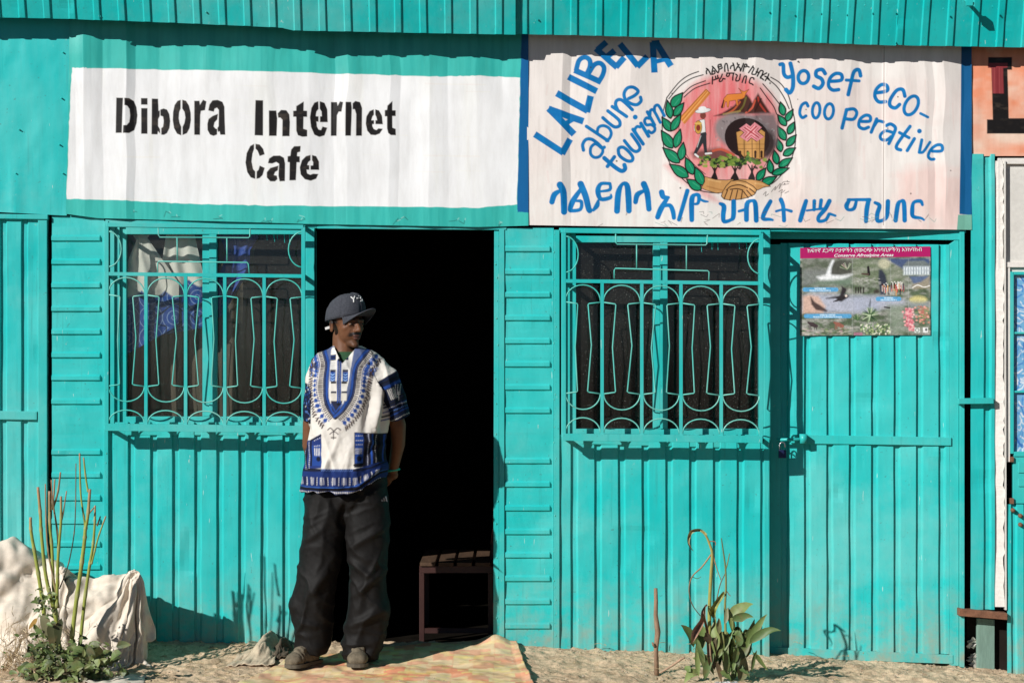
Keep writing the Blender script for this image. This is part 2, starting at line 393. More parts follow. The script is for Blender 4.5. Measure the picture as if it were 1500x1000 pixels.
def hsheet(name, x0, x1, y0, y1, ribs, d=0.0, h=.011, seed=1, seam=None, edge=4):
    """horizontal raised ribs on a narrow panel, ribs end short of the right edge"""
    xs = np.concatenate([[x0, x0 + .6], np.linspace(x0 + 6, x1 - edge - 4, 10), [x1 - edge - 2, x1 - edge, x1]])
    kn = [(-1e4, 0)]; ys = set(np.linspace(y0, y1, 40).tolist())
    for r_ in ribs:
        kn += [(r_ - 3.2, 0), (r_ - .4, 1), (r_ + 4.8, 1), (r_ + 6.6, 0)]
        for a in (-3.2, -.4, .3, 4.2, 4.8, 6.6, 7.4):
            if y0 < r_ + a < y1: ys.add(r_ + a)
    kn.append((1e4, 0)); ys = np.array(sorted(ys)); X, Y = np.meshgrid(xs, ys)
    mask = np.clip((x1 - edge - X) / 2, 0, 1)
    dep = d + h * np.interp(Y, [a for a, b in kn], [b for a, b in kn]) * mask + .012 * (fbm(X / 45, Y / 30, seed, 3) - .5)
    if seam: dep = dep + np.where(Y < seam, .003, 0)
    V = np.stack([(X - 750) / S, -dep, ZC + (500 - Y) / S], -1).reshape(-1, 3)
    return mk(name, V, grid_faces(len(ys), len(xs)), M_TEALH, BLD)

# --- roof fascia, five overlapping corrugated sheets leaning outwards at the top
edge = interp([(-80, 24), (0, 25), (110, 27), (160, 29.5), (270, 34), (422, 41), (430, 44), (740, 50), (850, 52), (1050, 58), (1140, 60), (1240, 64), (1330, 67), (1500, 70), (1600, 71)])
for i, (a, b, dd) in enumerate([(-90, 170, .136), (151, 440, .150), (421, 755, .160), (740, 1062, .125), (1046, 1306, .118), (1290, 1600, .115)]):
    vsheet('roof_sheet', a, b, lambda x: -75, (lambda s, k: (lambda x: 500 + (edge(x) + s - 500) * k))(0 if i % 2 else .8, 1 - dd / D), 1.5, 36.2, 7.5, 1.8, 1.2, .0085, d=dd, mat=M_ROOF, tilt=.33, seed=i + 2, dent=.003, thick=.0025)
mb = MB(); r = random.Random(5)     # rivets in the fascia
for px, py in [(147, 24), (302, 18), (426, 28), (571, 12), (778, 20), (1115, 6), (1151, 9), (1190, 7), (1228, 9), (1267, 8), (1300, 6), (1382, 13), (1454, 10), (1302, 52), (1133, 54)]:
    c = P(px, py, .155 + .33 * (edge(px) - py) / S); mb.tube([c, (c[0], c[1] - .006, c[2] - .001)], [.005, .003], 6)
rv = mb.build('rivet_row', M_TRIM, BLD); rv['kind'] = 'stuff'
# hook on the fascia
mb = MB(); c = np.array(P(1416, 5, .22)); mb.tube([c + (0, .05, .03), c + (0, -.03, 0), c + (.02, -.05, -.012)], .009, 8); mb.wbox(c[0] - .012, c[0] + .016, c[1] - .06, c[1] - .03, c[2] - .02, c[2] + .012)
hk = mb.build('metal_hook', M_TRIM, BLD); hk['label'] = 'short bent metal hook sticking out of the roof edge'

# --- left shop end
vsheet('wall_sheet', -120, 57, lambda x: 318, lambda x: base_line(x) + 6, -25.5 + 34.6, 31, 20, 2.2, 1.0, .013, d=-.005, seed=3)
M = MB()
M.box(57, 316, 70.5, 960, -.03, .022)
M.build('door_post', M_TRIM, BLD, bevel=.003)
MB().quad((-120, 600), (56, 602), (56, 614.5), (-120, 613), -.005, .026).build('cross_rail', M_TRIM, BLD, bevel=.003)
MB().quad((-120, 312), (72, 315), (72, 322), (-120, 319), -.01, .03).build('top_rail', M_TRIM, BLD, bevel=.003)
# --- narrow ribbed panels
hsheet('ribbed_panel', 76.5, 153, 316, base_line(110) + 6, [347.5, 381.8, 416, 450.4, 484, 518, 551.4, 586, 660, 693.5, 727, 761, 794.5, 828, 862, 896], d=.004, seed=2, seam=625)
hsheet('ribbed_panel', 740, 811, 334, 948, [363, 396.5, 430, 463.8, 497.6, 531.4, 565.2, 599.2, 672.8, 707, 741.8, 776.4, 810.5, 844.8, 878.6, 914.2], d=.004, seed=5, seam=636)
for o_ in ((153.2, 324, 159.5), (811.5, 337, 819.5)):
    MB().box(o_[0], o_[1], o_[2], 952, -.02, .018).build('panel_post', M_TRIM, BLD, bevel=.002)
# --- wall sheets under the windows
vsheet('wall_sheet', 159.5, 447, lambda x: 618, lambda x: base_line(x) + 5, 196.5, 32.3, 21, 2.3, 1.0, .0135, d=-.006, seed=4)
vsheet('wall_sheet', 819.5, 1125, lambda x: 636, lambda x: base_line(x) + 5, 844.5, 34.7, 23, 2.5, 1.0, .0135, d=-.006, seed=5)
MB().box(166, 627, 446, 637, -.01, .008).build('sill_rail', M_TRIM, BLD, bevel=.002)
MB().quad((822, 639), (1125, 647), (1125, 657), (822, 649), -.012, .007).build('sill_rail', M_TRIM, BLD, bevel=.002)
# --- lintels over windows and doorway
MB().quad((155, 321), (465, 328), (465, 334.5), (155, 329), -.03, .012).build('lintel', M_TRIM, BLD, bevel=.003)
MB().quad((465, 328), (742, 332), (742, 337), (465, 335), -.03, .014).build('lintel', M_TRIM, BLD, bevel=.002)
MB().quad((819, 334), (1128, 337), (1128, 344.5), (819, 341.5), -.03, .012).build('lintel', M_TRIM, BLD, bevel=.003)
MB().quad((1128, 333), (1415, 335), (1415, 341.5), (1128, 339), -.12, .002).build('lintel', M_TRIM, BLD, bevel=.002)

def window(x0, y0, x1, y1, mull, seed, pane_mat):
    """steel window: stepped frame, mullion, two panes"""
    F = MB()
    F.box(x0, y0, x0 + 6, y1, -.05, .010); F.box(x0 + 6, y0, x0 + 13, y1, -.05, -.004); F.box(x0 + 13, y0, x0 + 22, y1, -.05, -.018)
    F.box(x0 + 22, y0 + 4, x1 - 2, y0 + 14, -.05, -.006); F.box(x0 + 22, y1 - 12, x1 - 2, y1 - 3, -.05, -.010)
    F.box(x1 - 2, y0, x1 + 14, y1 + 3, -.05, .010)
    fr = F.build('window', M_TRIM, BLD, bevel=.0015)
    MB().box(mull, y0 + 14.3, mull + 10, y1 - 12.3, -.05, -.012).box(mull + 10.3, y0 + 14.3, mull + 21, y1 - 12.3, -.05, -.004).build('mullion', M_TRIM, fr, bevel=.0015)
    MB().box(x0 + 21, y0 + 13, mull + 1, y1 - 11, -.046, -.042).build('pane', pane_mat, fr)
    MB().box(mull + 19, y0 + 13, x1, y1 - 11, -.046, -.042).build('pane', pane_mat, fr)
    # paint runs over the top of the glass
    r = random.Random(seed); m = MB()
    for a in range(7):
        x = mull + 30 + (x1 - mull - 45) * r.uniform(.35, .95); l = r.uniform(4, 16)
        m.tube([P(x, y0 + 14, -.040), P(x + 1, y0 + 14 + l, -.040)], [.003, .0012], 4)
    q = m.build('paint_drip', M_TRIM, fr); q['kind'] = 'stuff'
    return fr
def pane_material(name, dust, dcol, gl=.06):
    m, nt, b = newmat(name); nt.nodes.remove(b); out = nt.nodes['Material Output']; p = posn(nt)
    tr = nt.nodes.new('ShaderNodeBsdfTransparent'); tr.inputs[0].default_value = (.95, .97, .96, 1)
    df = nt.nodes.new('ShaderNodeBsdfDiffuse'); gs = nt.nodes.new('ShaderNodeBsdfGlossy'); gs.inputs['Roughness'].default_value = .08
    n = noise(nt, p, 5, 6, .6); n2 = noise(nt, p, 190, 1, .4); n3 = noise(nt, posn(nt, (1, 1, .15)), 40, 3)
    c = mixc(nt, ramp(nt, n2, .71, .74), dcol, (.55, .55, .5)); nt.links.new(c, df.inputs[0])
    mx = nt.nodes.new('ShaderNodeMixShader'); a1 = ramp(nt, n, .3, .75, dust * .6, dust * 1.3)
    ad = nt.nodes.new('ShaderNodeMath'); ad.operation = 'ADD'; nt.links.new(a1, ad.inputs[0]); nt.links.new(ramp(nt, n2, .73, .75, 0, .25), ad.inputs[1])
    nt.links.new(ad.outputs[0], mx.inputs[0]); nt.links.new(tr.outputs[0], mx.inputs[1]); nt.links.new(df.outputs[0], mx.inputs[2])
    lw = nt.nodes.new('ShaderNodeLayerWeight'); pw = nt.nodes.new('ShaderNodeMath'); pw.operation = 'POWER'; pw.inputs[1].default_value = 4; nt.links.new(lw.outputs['Facing'], pw.inputs[0]); fz = nt.nodes.new('ShaderNodeMapRange'); fz.inputs[3].default_value = .03; fz.inputs[4].default_value = .8; nt.links.new(pw.outputs[0], fz.inputs[0])
    m2 = nt.nodes.new('ShaderNodeMixShader'); nt.links.new(fz.outputs[0], m2.inputs[0]); nt.links.new(mx.outputs[0], m2.inputs[1]); nt.links.new(gs.outputs[0], m2.inputs[2])
    nt.links.new(m2.outputs[0], out.inputs[0]); return m
PANE1 = pane_material('dusty_window_glass', .07, (.16, .14, .115))
PANE2 = pane_material('dirty_dark_window_glass', .26, (.034, .029, .025))
window(162, 329, 447, 622, 296, 2, PANE1)
window(822, 341, 1114, 640, 957, 3, PANE2)

def grille(z, k, ox, oy, corners, d=.122):
    """welded window cage; drawn in units of a close-up (z), mapped to the facade and brought forward by d.
    corners: the cage frame (x0,y0,x1,y1) as seen in the photo"""
    def Q(x, y, dd=d):
        return P(ox + x / k, oy + y / k, dd)
    g = MB(); xa, ya, xb, yb, mid = z['x0'], z['y0'], z['x1'], z['y1'], z['rail']
    bar = .0092
    def sq(a, b, r_=bar):   # square bar
        a = np.array(a); b = np.array(b); t = (b - a) / np.linalg.norm(b - a); u = np.array([0, 1.0, 0]) if abs(t[1]) < .9 else np.array([1.0, 0, 0])
        v = np.cross(t, u); V = []
        for p_ in (a, b):
            for su, sv in ((-1, -1), (1, -1), (1, 1), (-1, 1)): V.append(p_ + u * su * r_ + v * sv * r_)
        return V, [(0, 1, 5, 4), (1, 2, 6, 5), (2, 3, 7, 6), (3, 0, 4, 7), (3, 2, 1, 0), (4, 5, 6, 7)]
    sl = z.get('slope', 0)
    yy = lambda x, y: y + sl * (x - xa)
    g.add(*sq(Q(xa, ya), Q(xa, yb))); g.add(*sq(Q(xb, yy(xb, ya)), Q(xb, yy(xb, yb))))
    g.add(*sq(Q(xa, ya), Q(xb, yy(xb, ya)), .010)); g.add(*sq(Q(xa - 6, yb), Q(xb + 4, yy(xb, yb)), .017))
    fr = g.build('window_grille', M_TRIM, BLD, bevel=.0012)
    R_ = .0085
    def part(nm, V, F): mk(nm, V, F, M_TRIM, fr)
    part('cross_bar', *sq(Q(xa, mid), Q(xb, yy(xb, mid)), R_))
    for x in z['bars']: part('bar', *sq(Q(x, yy(x, mid + 6)), Q(x, yy(x, yb - 10)), .0078))
    for (x, y, t) in ((xa, ya, 0), (xb, yy(xb, ya), 0), (xa, yb, 1), (xb, yy(xb, yb), 1), (xa, mid, 0), (xb, yy(xb, mid), 0)):
        part('bracket', *sq(Q(x, y, d - .012), Q(x + (0 if x > xa else 0), y, -.004), .0085))
    cols = [xa] + list(z['bars']) + [xb]
    def rod(pts, nm='rod'): 
        m = MB().tube([Q(x, yy(x, y), d + .004) for x, y in pts], .0033, 6); m.build(nm, M_ROD, fr, True)
    t1, t2, t3, t4, t5 = z['lv']   # arch top, arch foot, smile bottom, lower arch top, lower foot
    hb = z['hb']
    for i in range(len(cols) - 1):
        a, b = cols[i] + 6, cols[i + 1] - 6; c = (a + b) / 2; w_ = (b - a) / 2
        rod([(c - w_ * cos(pi * q / 14), t2 - (t2 - t1) * sin(pi * q / 14)) for q in range(15)])
        rod([(c - w_ * cos(pi * q / 14), z['sm'] + (t3 - z['sm']) * sin(pi * q / 14)) for q in range(15)])
        rod([(c - w_ * cos(pi * q / 14), t5 - (t5 - t4) * sin(pi * q / 14)) for q in range(15)])
    for i, x in enumerate(cols):
        f = [1.0, .9, 1.1, .95, .8, .7][i % 6]; ht, hm, hbo = hb, hb * (.82 - .06 * (i % 3)), hb * 1.04
        if i > 0: rod([(x - 2, t2 + 4), (x - ht + 3, t2 + 10), (x - ht, t2 + 14), (x - hm, (t2 + z['sm']) / 2 - 8), (x - hbo, z['sm'] - 8), (x - hbo + 6, z['sm'] - 4), (x - 2, z['sm'] + 2)])
        if i < len(cols) - 1: rod([(x + 2, t2 + 4), (x + ht - 3, t2 + 10), (x + ht, t2 + 14), (x + hm, (t2 + z['sm']) / 2), (x + hbo - 3, z['sm'] - 8), (x + hbo - 7, z['sm'] - 4), (x + 2, z['sm'] + 2)])
    for pts in z['top']: rod([(x, y - sl * (x - xa)) for x, y in pts])
    return fr
def arc(cx, cy, rx, ry, a0, a1, n=12): return [(cx + rx * cos(radians(a0 + (a1 - a0) * i / n)), cy + ry * sin(radians(a0 + (a1 - a0) * i / n))) for i in range(n + 1)]
grille(dict(x0=45, y0=52, x1=823, y1=852, rail=246, slope=.012, bars=[200, 357, 512, 668], lv=(260, 324, 750, 784, 836), sm=688, hb=52,
            top=[[(248, 60), (249, 92), (254, 101), (606, 104), (611, 98), (612, 64)], [(323, 102), (324, 194)], [(520, 104), (521, 198)], [(246, 240), (246, 204), (250, 197), (600, 201), (605, 207), (609, 245)],
                 arc(50, 148, 52, 70, -88, 88), arc(820, 150, 56, 70, 92, 268)]), 2.703, 140, 310, None)
grille(dict(x0=272, y0=72, x1=1012, y1=845, rail=260, slope=.012, bars=[415, 564, 711, 862], lv=(274, 334, 741, 772, 828), sm=680, hb=52,
            top=[[(466, 80), (467, 116), (471, 122), (804, 126), (809, 120), (811, 84)], [(545, 124), (545, 214)], [(732, 126), (732, 217)], [(461, 252), (461, 220), (465, 213), (812, 222), (817, 227), (816, 258)],
                 arc(276, 160, 50, 68, -88, 88), arc(1012, 168, 50, 66, 92, 268)]), 2.563, 720, 310, None)

# --- doorway jambs and threshold
MB().quad((448, 336), (461, 336), (461, 948), (449, 948), -.10, .012).build('door_jamb', M_TRIM, BLD, bevel=.003)
MB().quad((724, 336), (731, 336), (731, 948), (722.5, 948), -.10, .004).quad((731.3, 336), (739, 336), (739, 948), (731.3, 948), -.06, .014).build('door_jamb', M_TRIM, BLD, bevel=.002)
rw = random.Random(2); mb = MB()
for y in range(352, 940, 29): c_ = P(727.5 + rw.uniform(-2, 2), y + rw.uniform(-9, 9), .006); V_, F_ = [], []; r_ = rw.uniform(.002, .0045); mb.add([(c_[0] - r_, c_[1], c_[2]), (c_[0] + r_, c_[1], c_[2]), (c_[0], c_[1], c_[2] - r_ * 1.5), (c_[0], c_[1], c_[2] + r_ * 1.5), (c_[0], c_[1] - r_, c_[2])], [(0, 4, 3), (3, 4, 1), (1, 4, 2), (2, 4, 0)])
for y in range(340, 940, 21):
    for xx in (812.5, 156): c_ = P(xx + rw.uniform(-2, 2), y + rw.uniform(-9, 9), .0185); r_ = rw.uniform(.0015, .004); mb.add([(c_[0] - r_, c_[1], c_[2]), (c_[0] + r_, c_[1], c_[2]), (c_[0], c_[1], c_[2] - r_ * 1.5), (c_[0], c_[1], c_[2] + r_ * 1.5), (c_[0], c_[1] - r_, c_[2])], [(0, 4, 3), (3, 4, 1), (1, 4, 2), (2, 4, 0)])
wbd = mb.build('weld_beads', M_ROD, BLD); wbd['kind'] = 'stuff'
# --- recessed door of the second shop
DR = -.125
def kk(x, y, d=DR):   # photo px of something at depth d -> facade px
    f = 1 - d / D; return (750 + (x - 750) * f, 500 + (y - 500) * f)
door = MB(); A = kk(1127, 352); B_ = kk(1409, 352); C_ = kk(1409, 973); D_ = kk(1127, 958)
M_ = MB()
M_.quad(kk(1127, 340), kk(1409, 342), kk(1409, 352), kk(1127, 350), DR - .02, DR + .018)
M_.quad(kk(1127, 946), kk(1395, 958), kk(1395, 971), kk(1127, 962), DR - .02, DR + .018)
M_.quad(kk(1404, 340), kk(1411, 340), kk(1411, 976), kk(1404, 975), DR - .02, DR + .030)
M_.quad(kk(1390, 358), kk(1403.6, 348), kk(1403.6, 974), kk(1390, 974), DR - .02, DR + .014)
M_.quad(kk(1127, 358), kk(1143, 358), kk(1143, 948), kk(1127, 948), DR - .02, DR + .014)
DOOR = M_.build('door', M_TRIM, BLD, bevel=.002)
xa_, xb_ = kk(1143.3, 0)[0], kk(1389.7, 0)[0]
vsheet('door_sheet', xa_, xb_, lambda x: kk(0, 356)[1] + .01 * (x - xa_), lambda x: kk(0, 952)[1] + .02 * (x - xa_), kk(1185.5, 0)[0] - 33.2, 33.2, 22, 2.5, 1.0, .0135, d=DR - .004, seed=7, parent=DOOR)
MB().quad(kk(1158, 636), kk(1392, 640), kk(1392, 652), kk(1158, 649), DR, DR + .024).build('cross_rail', M_TRIM, DOOR, bevel=.002)
bm_ = MB(); a = np.array(P(1138, 644, .0 - .06)); b = np.array(P(1178, 643, -.06)); bm_.tube([a, b], .008, 8); bm_.wbox(b[0] - .02, b[0] + .012, b[1] - .01, b[1] + .04, b[2] - .02, b[2] + .025)
bm_.build('sliding_bolt', M_TRIM, DOOR, True)
def swing(o):
    off = np.array(wloc(o)); n = len(o.data.vertices); v = np.zeros(n * 3, np.float32); o.data.vertices.foreach_get('co', v); v = v.reshape(-1, 3) + off
    d = -v[:, 1]; k0 = 1 - d / D; f = np.clip((750 + v[:, 0] * S / k0 - 1127) / 282, 0, 1.05); d2 = d + .112 * f; k = (1 - d2 / D) / k0
    v[:, 0] *= k; v[:, 2] = ZC + (v[:, 2] - ZC) * k; v[:, 1] = -d2; o.data.vertices.foreach_set('co', (v - off).astype(np.float32).ravel()); o.data.update()
for o in [DOOR] + list(DOOR.children): swing(o)
# reveal around the recessed door
MB().box(1118.5, 338, 1127, 966, -.13, .011).build('door_post', M_TRIM, BLD, bevel=.003)
# --- column right of the door
vsheet('wall_sheet', 1421, 1456, lambda x: 226, lambda x: 892, 1432 - 24.5 - 36 + 5, 36, 24, 3, 2.2, .013, d=.000, seed=2)
ragged = MB(); r = random.Random(9)
pts = [(1421, 340)]; y = 340
MB().quad((1401, 583), (1452, 582), (1452, 590.5), (1401, 591), .01, .05).build('angle_bracket', M_TRIM, BLD, bevel=.001)
# white sheet strip with torn edge
r = random.Random(21); L_ = []; R_ = []; y = 236
while y < 890: L_.append((1455.2, y)); R_.append((1468 + r.uniform(-1.2, 2.2) + (y - 236) * .002, y)); y += r.uniform(5, 11)
m = MB()
for i in range(len(L_) - 1): 
    dd = .009 + r.uniform(0, .003); m.add([(wx(L_[i][0]), -.006, wz(L_[i][1])), (wx(R_[i][0]), -.006 - dd, wz(R_[i][1])), (wx(R_[i + 1][0]), -.006 - dd * .8, wz(R_[i + 1][1])), (wx(L_[i + 1][0]), -.006, wz(L_[i + 1][1]))], [(0, 3, 2, 1)])
ws = m.build('torn_white_strip', M_WHITE, BLD); sm = ws.modifiers.new('s', 'SOLIDIFY'); sm.thickness = .002
MB().quad((1469.5, 236), (1471.6, 236), (1473, 892), (1471, 892), -.02, .022).build('white_trim', M_OFFW, BLD)
MB().quad((1402, 889), (1473, 896), (1473, 906), (1402, 900), -.02, .04).build('rusty_ledge', M_RUST, BLD, bevel=.003)
wb = MB().quad((1433, 906), (1459, 908), (1459, 1000), (1433, 1000), -.05, -.028).build('weathered_board', plain('weathered_teal_board', (.17, .27, .22), .85, 14, .35, .4, streak=(1, 1, .2)), BLD, bevel=.002)
MB().box(1411, 340, 1421, 990, -.5, -.2).build('gap_shade_block', M_DARK, BLD)  # dark block added in the gap to stand in for its shade
r = random.Random(4); m = MB()
for i in range(26):
    x = r.uniform(1419, 1430); y = r.uniform(935, 985); c = np.array(P(x, y, -.045)); a = r.uniform(-1, 1); m.add([c + (-.015, 0, 0), c + (.0, -.01, .02 * a + .01), c + (.018, 0, .012), c + (.004, .01, -.012)], [(0, 1, 2, 3)])
g = m.build('rubbish_in_gap', M_OFFW, BLD); g['kind'] = 'stuff'

# --- neighbouring shop at the right edge
NB = thing('neighbouring_shop', 'white framed shop front at the right edge with a blue daubed window', 'building', (wx(1490), 0, 0))
MB().box(1461, 240, 1560, 398, -.03, -.006).build('white_panel', M_OFFW, NB)
MB().box(1461, 232, 1466.6, 396, -.006, .012).box(1466.9, 232, 1560, 240.5, -.006, .012).box(1468.2, 243, 1470.6, 385, -.006, .004).build('white_frame', M_WHITE, NB, bevel=.001)
MB().box(1467, 384, 1560, 391.5, -.005, .012).build('white_rail', M_WHITE, NB, bevel=.001)
MB().box(1474.2, 391.8, 1479, 676, -.03, .008).build('white_post', M_WHITE, NB, bevel=.001)
f = MB().box(1479.4, 398, 1484.4, 664, -.03, .010).box(1484.7, 398, 1560, 402.5, -.03, .010).box(1484.7, 486, 1560, 489, -.03, .004).box(1484.7, 572, 1560, 575, -.03, .004).box(1484.7, 661, 1560, 668, -.03, .012).build('window_frame', M_TRIM, NB, bevel=.0015)
cv = Canvas(1484, 1560, lambda x: 401, lambda x: 662, .8, (120, 180, 220))
for i in range(520):
    x = random.uniform(1484, 1560); y = random.uniform(401, 662); a = random.uniform(0, pi); l = random.uniform(4, 18)
    cv.stroke([(x, y), (x + l * cos(a) * .5, y + l * .6 * sin(a) + 2), (x + l * cos(a), y + l * sin(a))], random.uniform(.8, 2.4), random.choice([(60, 130, 205), (235, 240, 245), (50, 110, 190), (220, 230, 240), (90, 160, 215)]), .85)
cv.sheet('daubed_pane', M_SIGN, NB, lambda X, Y: -.012 + 0 * X)
MB().box(1478.5, 668.5, 1483.6, 676, -.02, .02).build('rusty_hinge_plate', M_RUST, NB); MB().box(1478.5, 729, 1483.6, 737, -.02, .02).build('rusty_hinge_plate', M_RUST, NB)
MB().box(1483.9, 668.5, 1560, 737, -.03, .006).build('middle_rail_panel', M_TRIM, NB, bevel=.002)
MB().box(1491, 676, 1560, 692, .0065, .012).box(1491, 700, 1560, 712, .0065, .012).build('raised_panel', M_TRIM, NB, bevel=.002)
vsheet('door_sheet', 1474.5, 1600, lambda x: 738, lambda x: 1010, 1482 - 32, 18.5, 9, 2.5, 2, .012, d=-.004, seed=6, parent=NB)
for cx, cy in ((1484, 747), (1495, 755), (1495, 768)):
    c = np.array(P(cx, cy, .02)); MB().tube([c + (0, .02, 0), c + (0, -.012, 0)], [.012, .009], 8).build('rusty_bolt', M_RUST, NB, True)

# --- the dark rooms behind
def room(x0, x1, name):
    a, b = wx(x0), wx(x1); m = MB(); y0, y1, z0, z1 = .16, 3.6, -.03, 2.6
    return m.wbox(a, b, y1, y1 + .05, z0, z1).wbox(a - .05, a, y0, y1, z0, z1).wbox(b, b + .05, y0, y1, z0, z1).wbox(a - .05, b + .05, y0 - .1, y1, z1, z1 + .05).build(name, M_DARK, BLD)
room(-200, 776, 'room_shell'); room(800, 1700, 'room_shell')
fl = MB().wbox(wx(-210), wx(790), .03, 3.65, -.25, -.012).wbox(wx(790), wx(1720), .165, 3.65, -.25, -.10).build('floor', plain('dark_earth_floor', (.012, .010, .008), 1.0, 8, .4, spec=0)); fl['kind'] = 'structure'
# strips that close the shell behind posts, above the openings
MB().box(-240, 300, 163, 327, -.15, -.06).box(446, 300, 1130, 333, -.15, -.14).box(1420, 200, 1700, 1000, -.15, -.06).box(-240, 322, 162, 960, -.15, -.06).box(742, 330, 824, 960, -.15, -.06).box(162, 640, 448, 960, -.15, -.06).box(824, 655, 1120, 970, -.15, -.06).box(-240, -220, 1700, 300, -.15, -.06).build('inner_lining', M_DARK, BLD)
MB().wbox(wx(-300), wx(1800), -.02, 4.0, wz(-160), wz(-150)).build('roof', M_ROOF, BLD)

# ================================================================== SIGNS
def weather(c, seed, amt=.10):
    n = fbm(c.X / 60, c.Y / 260, seed, 4); n2 = fbm(c.X / 9, c.Y / 160, seed + 2, 3)
    c.multiply(1 - amt * np.clip(n - .35, 0, 1) * 2 - amt * .7 * np.clip(n2 - .55, 0, 1) * 2)
BLK = (22, 19, 18)
# --- cafe sign: whole sheet is teal, a white field with black stencil letters
s1top = lambda x: edge(x) - 22
s1bot = interp([(98, 313), (150, 320), (300, 324), (450, 328.5), (600, 331), (700, 333), (773, 331)])
c1 = Canvas(104, 774, s1top, s1bot, .72, (62, 193, 182))
# left edge drifts from 106 at the top to 99 at the foot
def shear1(c): c.X0 = c.X.copy(); t = (c.X - 104) / 670; c.X = c.X - (1 - t) * 6 * np.clip((c.Y - 60) / 250, 0, 1) ; return c
shear1(c1)
c1.xs = c1.xs - 3
c1.put((slice(0, c1.ny), slice(0, c1.nx)), np.clip((fbm(c1.X / 7, c1.Y / 120, 3) - .45) * 2, 0, .5), (40, 172, 164))
r = random.Random(12)
def wob(pts, a=.7, n=14):
    out = []
    for i in range(len(pts) - 1):
        (x0, y0), (x1, y1) = pts[i], pts[i + 1]
        for k in range(n): t = k / n; out.append((x0 + (x1 - x0) * t + r.uniform(-a, a), y0 + (y1 - y0) * t + r.uniform(-a, a)))
    return out
c1.frame(0, 0, 1)
c1.poly(wob([(108, 101), (130, 101.5), (300, 104), (500, 109), (640, 113.5), (700, 112), (762, 115), (760, 200), (757, 300), (700, 305), (560, 303), (400, 302), (280, 299), (180, 294), (99, 292), (103, 180), (108, 101)]), (254, 252, 249))
c1.poly(wob([(764, 40), (776, 40), (776, 312), (758, 311), (757, 300), (761, 180), (764, 40)], .5), (12, 100, 160))
for i in range(60):  # brush strokes in the white
    x = r.uniform(110, 740); y = r.uniform(108, 295); l = r.uniform(15, 90)
    if 103 + .02 * x < y < 295: c1.stroke([(x, y), (min(755, x + l), y + l * .015)], r.uniform(.6, 2.5), r.choice([(240, 237, 231), (255, 254, 252), (244, 236, 232)]), .35)
I1 = (27, 23, 21)
def ink(X, Y): # black enamel with lighter dry-brush bands
    n = fbm(X / 12, Y / 4.5, 4, 3); t = np.clip((n - .55) * 2.2, 0, .38)[..., None] * np.clip(fbm(X / 30, Y / 14, 7, 2)[..., None] * 2 - .5, 0, 1); return lin(I1) * (1 - t) + lin((92, 80, 68)) * t
def letters(cv, frame, polys, col=ink):
    cv.frame(*frame)
    for p in polys: cv.poly(p, col)
letters(c1, (160, 130, 6.818), [
    [(82, 98), (150, 100), (137, 448), (75, 448)],
    [(163, 100), (210, 102), (255, 130), (280, 190), (290, 270), (282, 350), (260, 420), (210, 450), (148, 448), (152, 372), (185, 370), (210, 340), (218, 280), (212, 210), (190, 178), (163, 172)],
    [(325, 100), (390, 100), (390, 166), (325, 166)], [(327, 200), (390, 200), (390, 456), (327, 456)],
    [(433, 105), (495, 107), (501, 228), (513, 222), (512, 280), (497, 310), (497, 380), (515, 410), (517, 455), (495, 430), (490, 462), (430, 460)],
    [(517, 215), (550, 203), (585, 215), (608, 260), (618, 330), (610, 400), (585, 450), (555, 467), (527, 465), (527, 400), (545, 385), (552, 330), (545, 285), (519, 275)],
    [(722, 118), (690, 128), (660, 170), (645, 240), (642, 320), (655, 400), (685, 455), (728, 473), (728, 388), (712, 350), (703, 300), (708, 240), (722, 205)],
    [(737, 117), (775, 128), (805, 175), (822, 245), (825, 320), (812, 400), (785, 450), (740, 470), (740, 388), (758, 350), (768, 295), (760, 240), (737, 205)],
    [(857, 128), (910, 128), (915, 168), (925, 150), (945, 118), (980, 135), (965, 222), (925, 230), (918, 270), (915, 467), (857, 467)],
    [(997, 225), (1010, 165), (1040, 125), (1090, 120), (1140, 140), (1160, 190), (1162, 300), (1168, 467), (1118, 467), (1110, 432), (1095, 440), (1088, 400), (1100, 380), (1103, 220), (1085, 198), (1062, 208), (1053, 238)],
    [(1095, 258), (1088, 315), (1060, 345), (1052, 385), (1070, 405), (1087, 410), (1085, 465), (1050, 478), (1015, 465), (990, 420), (988, 360), (1000, 310), (1040, 280)]])
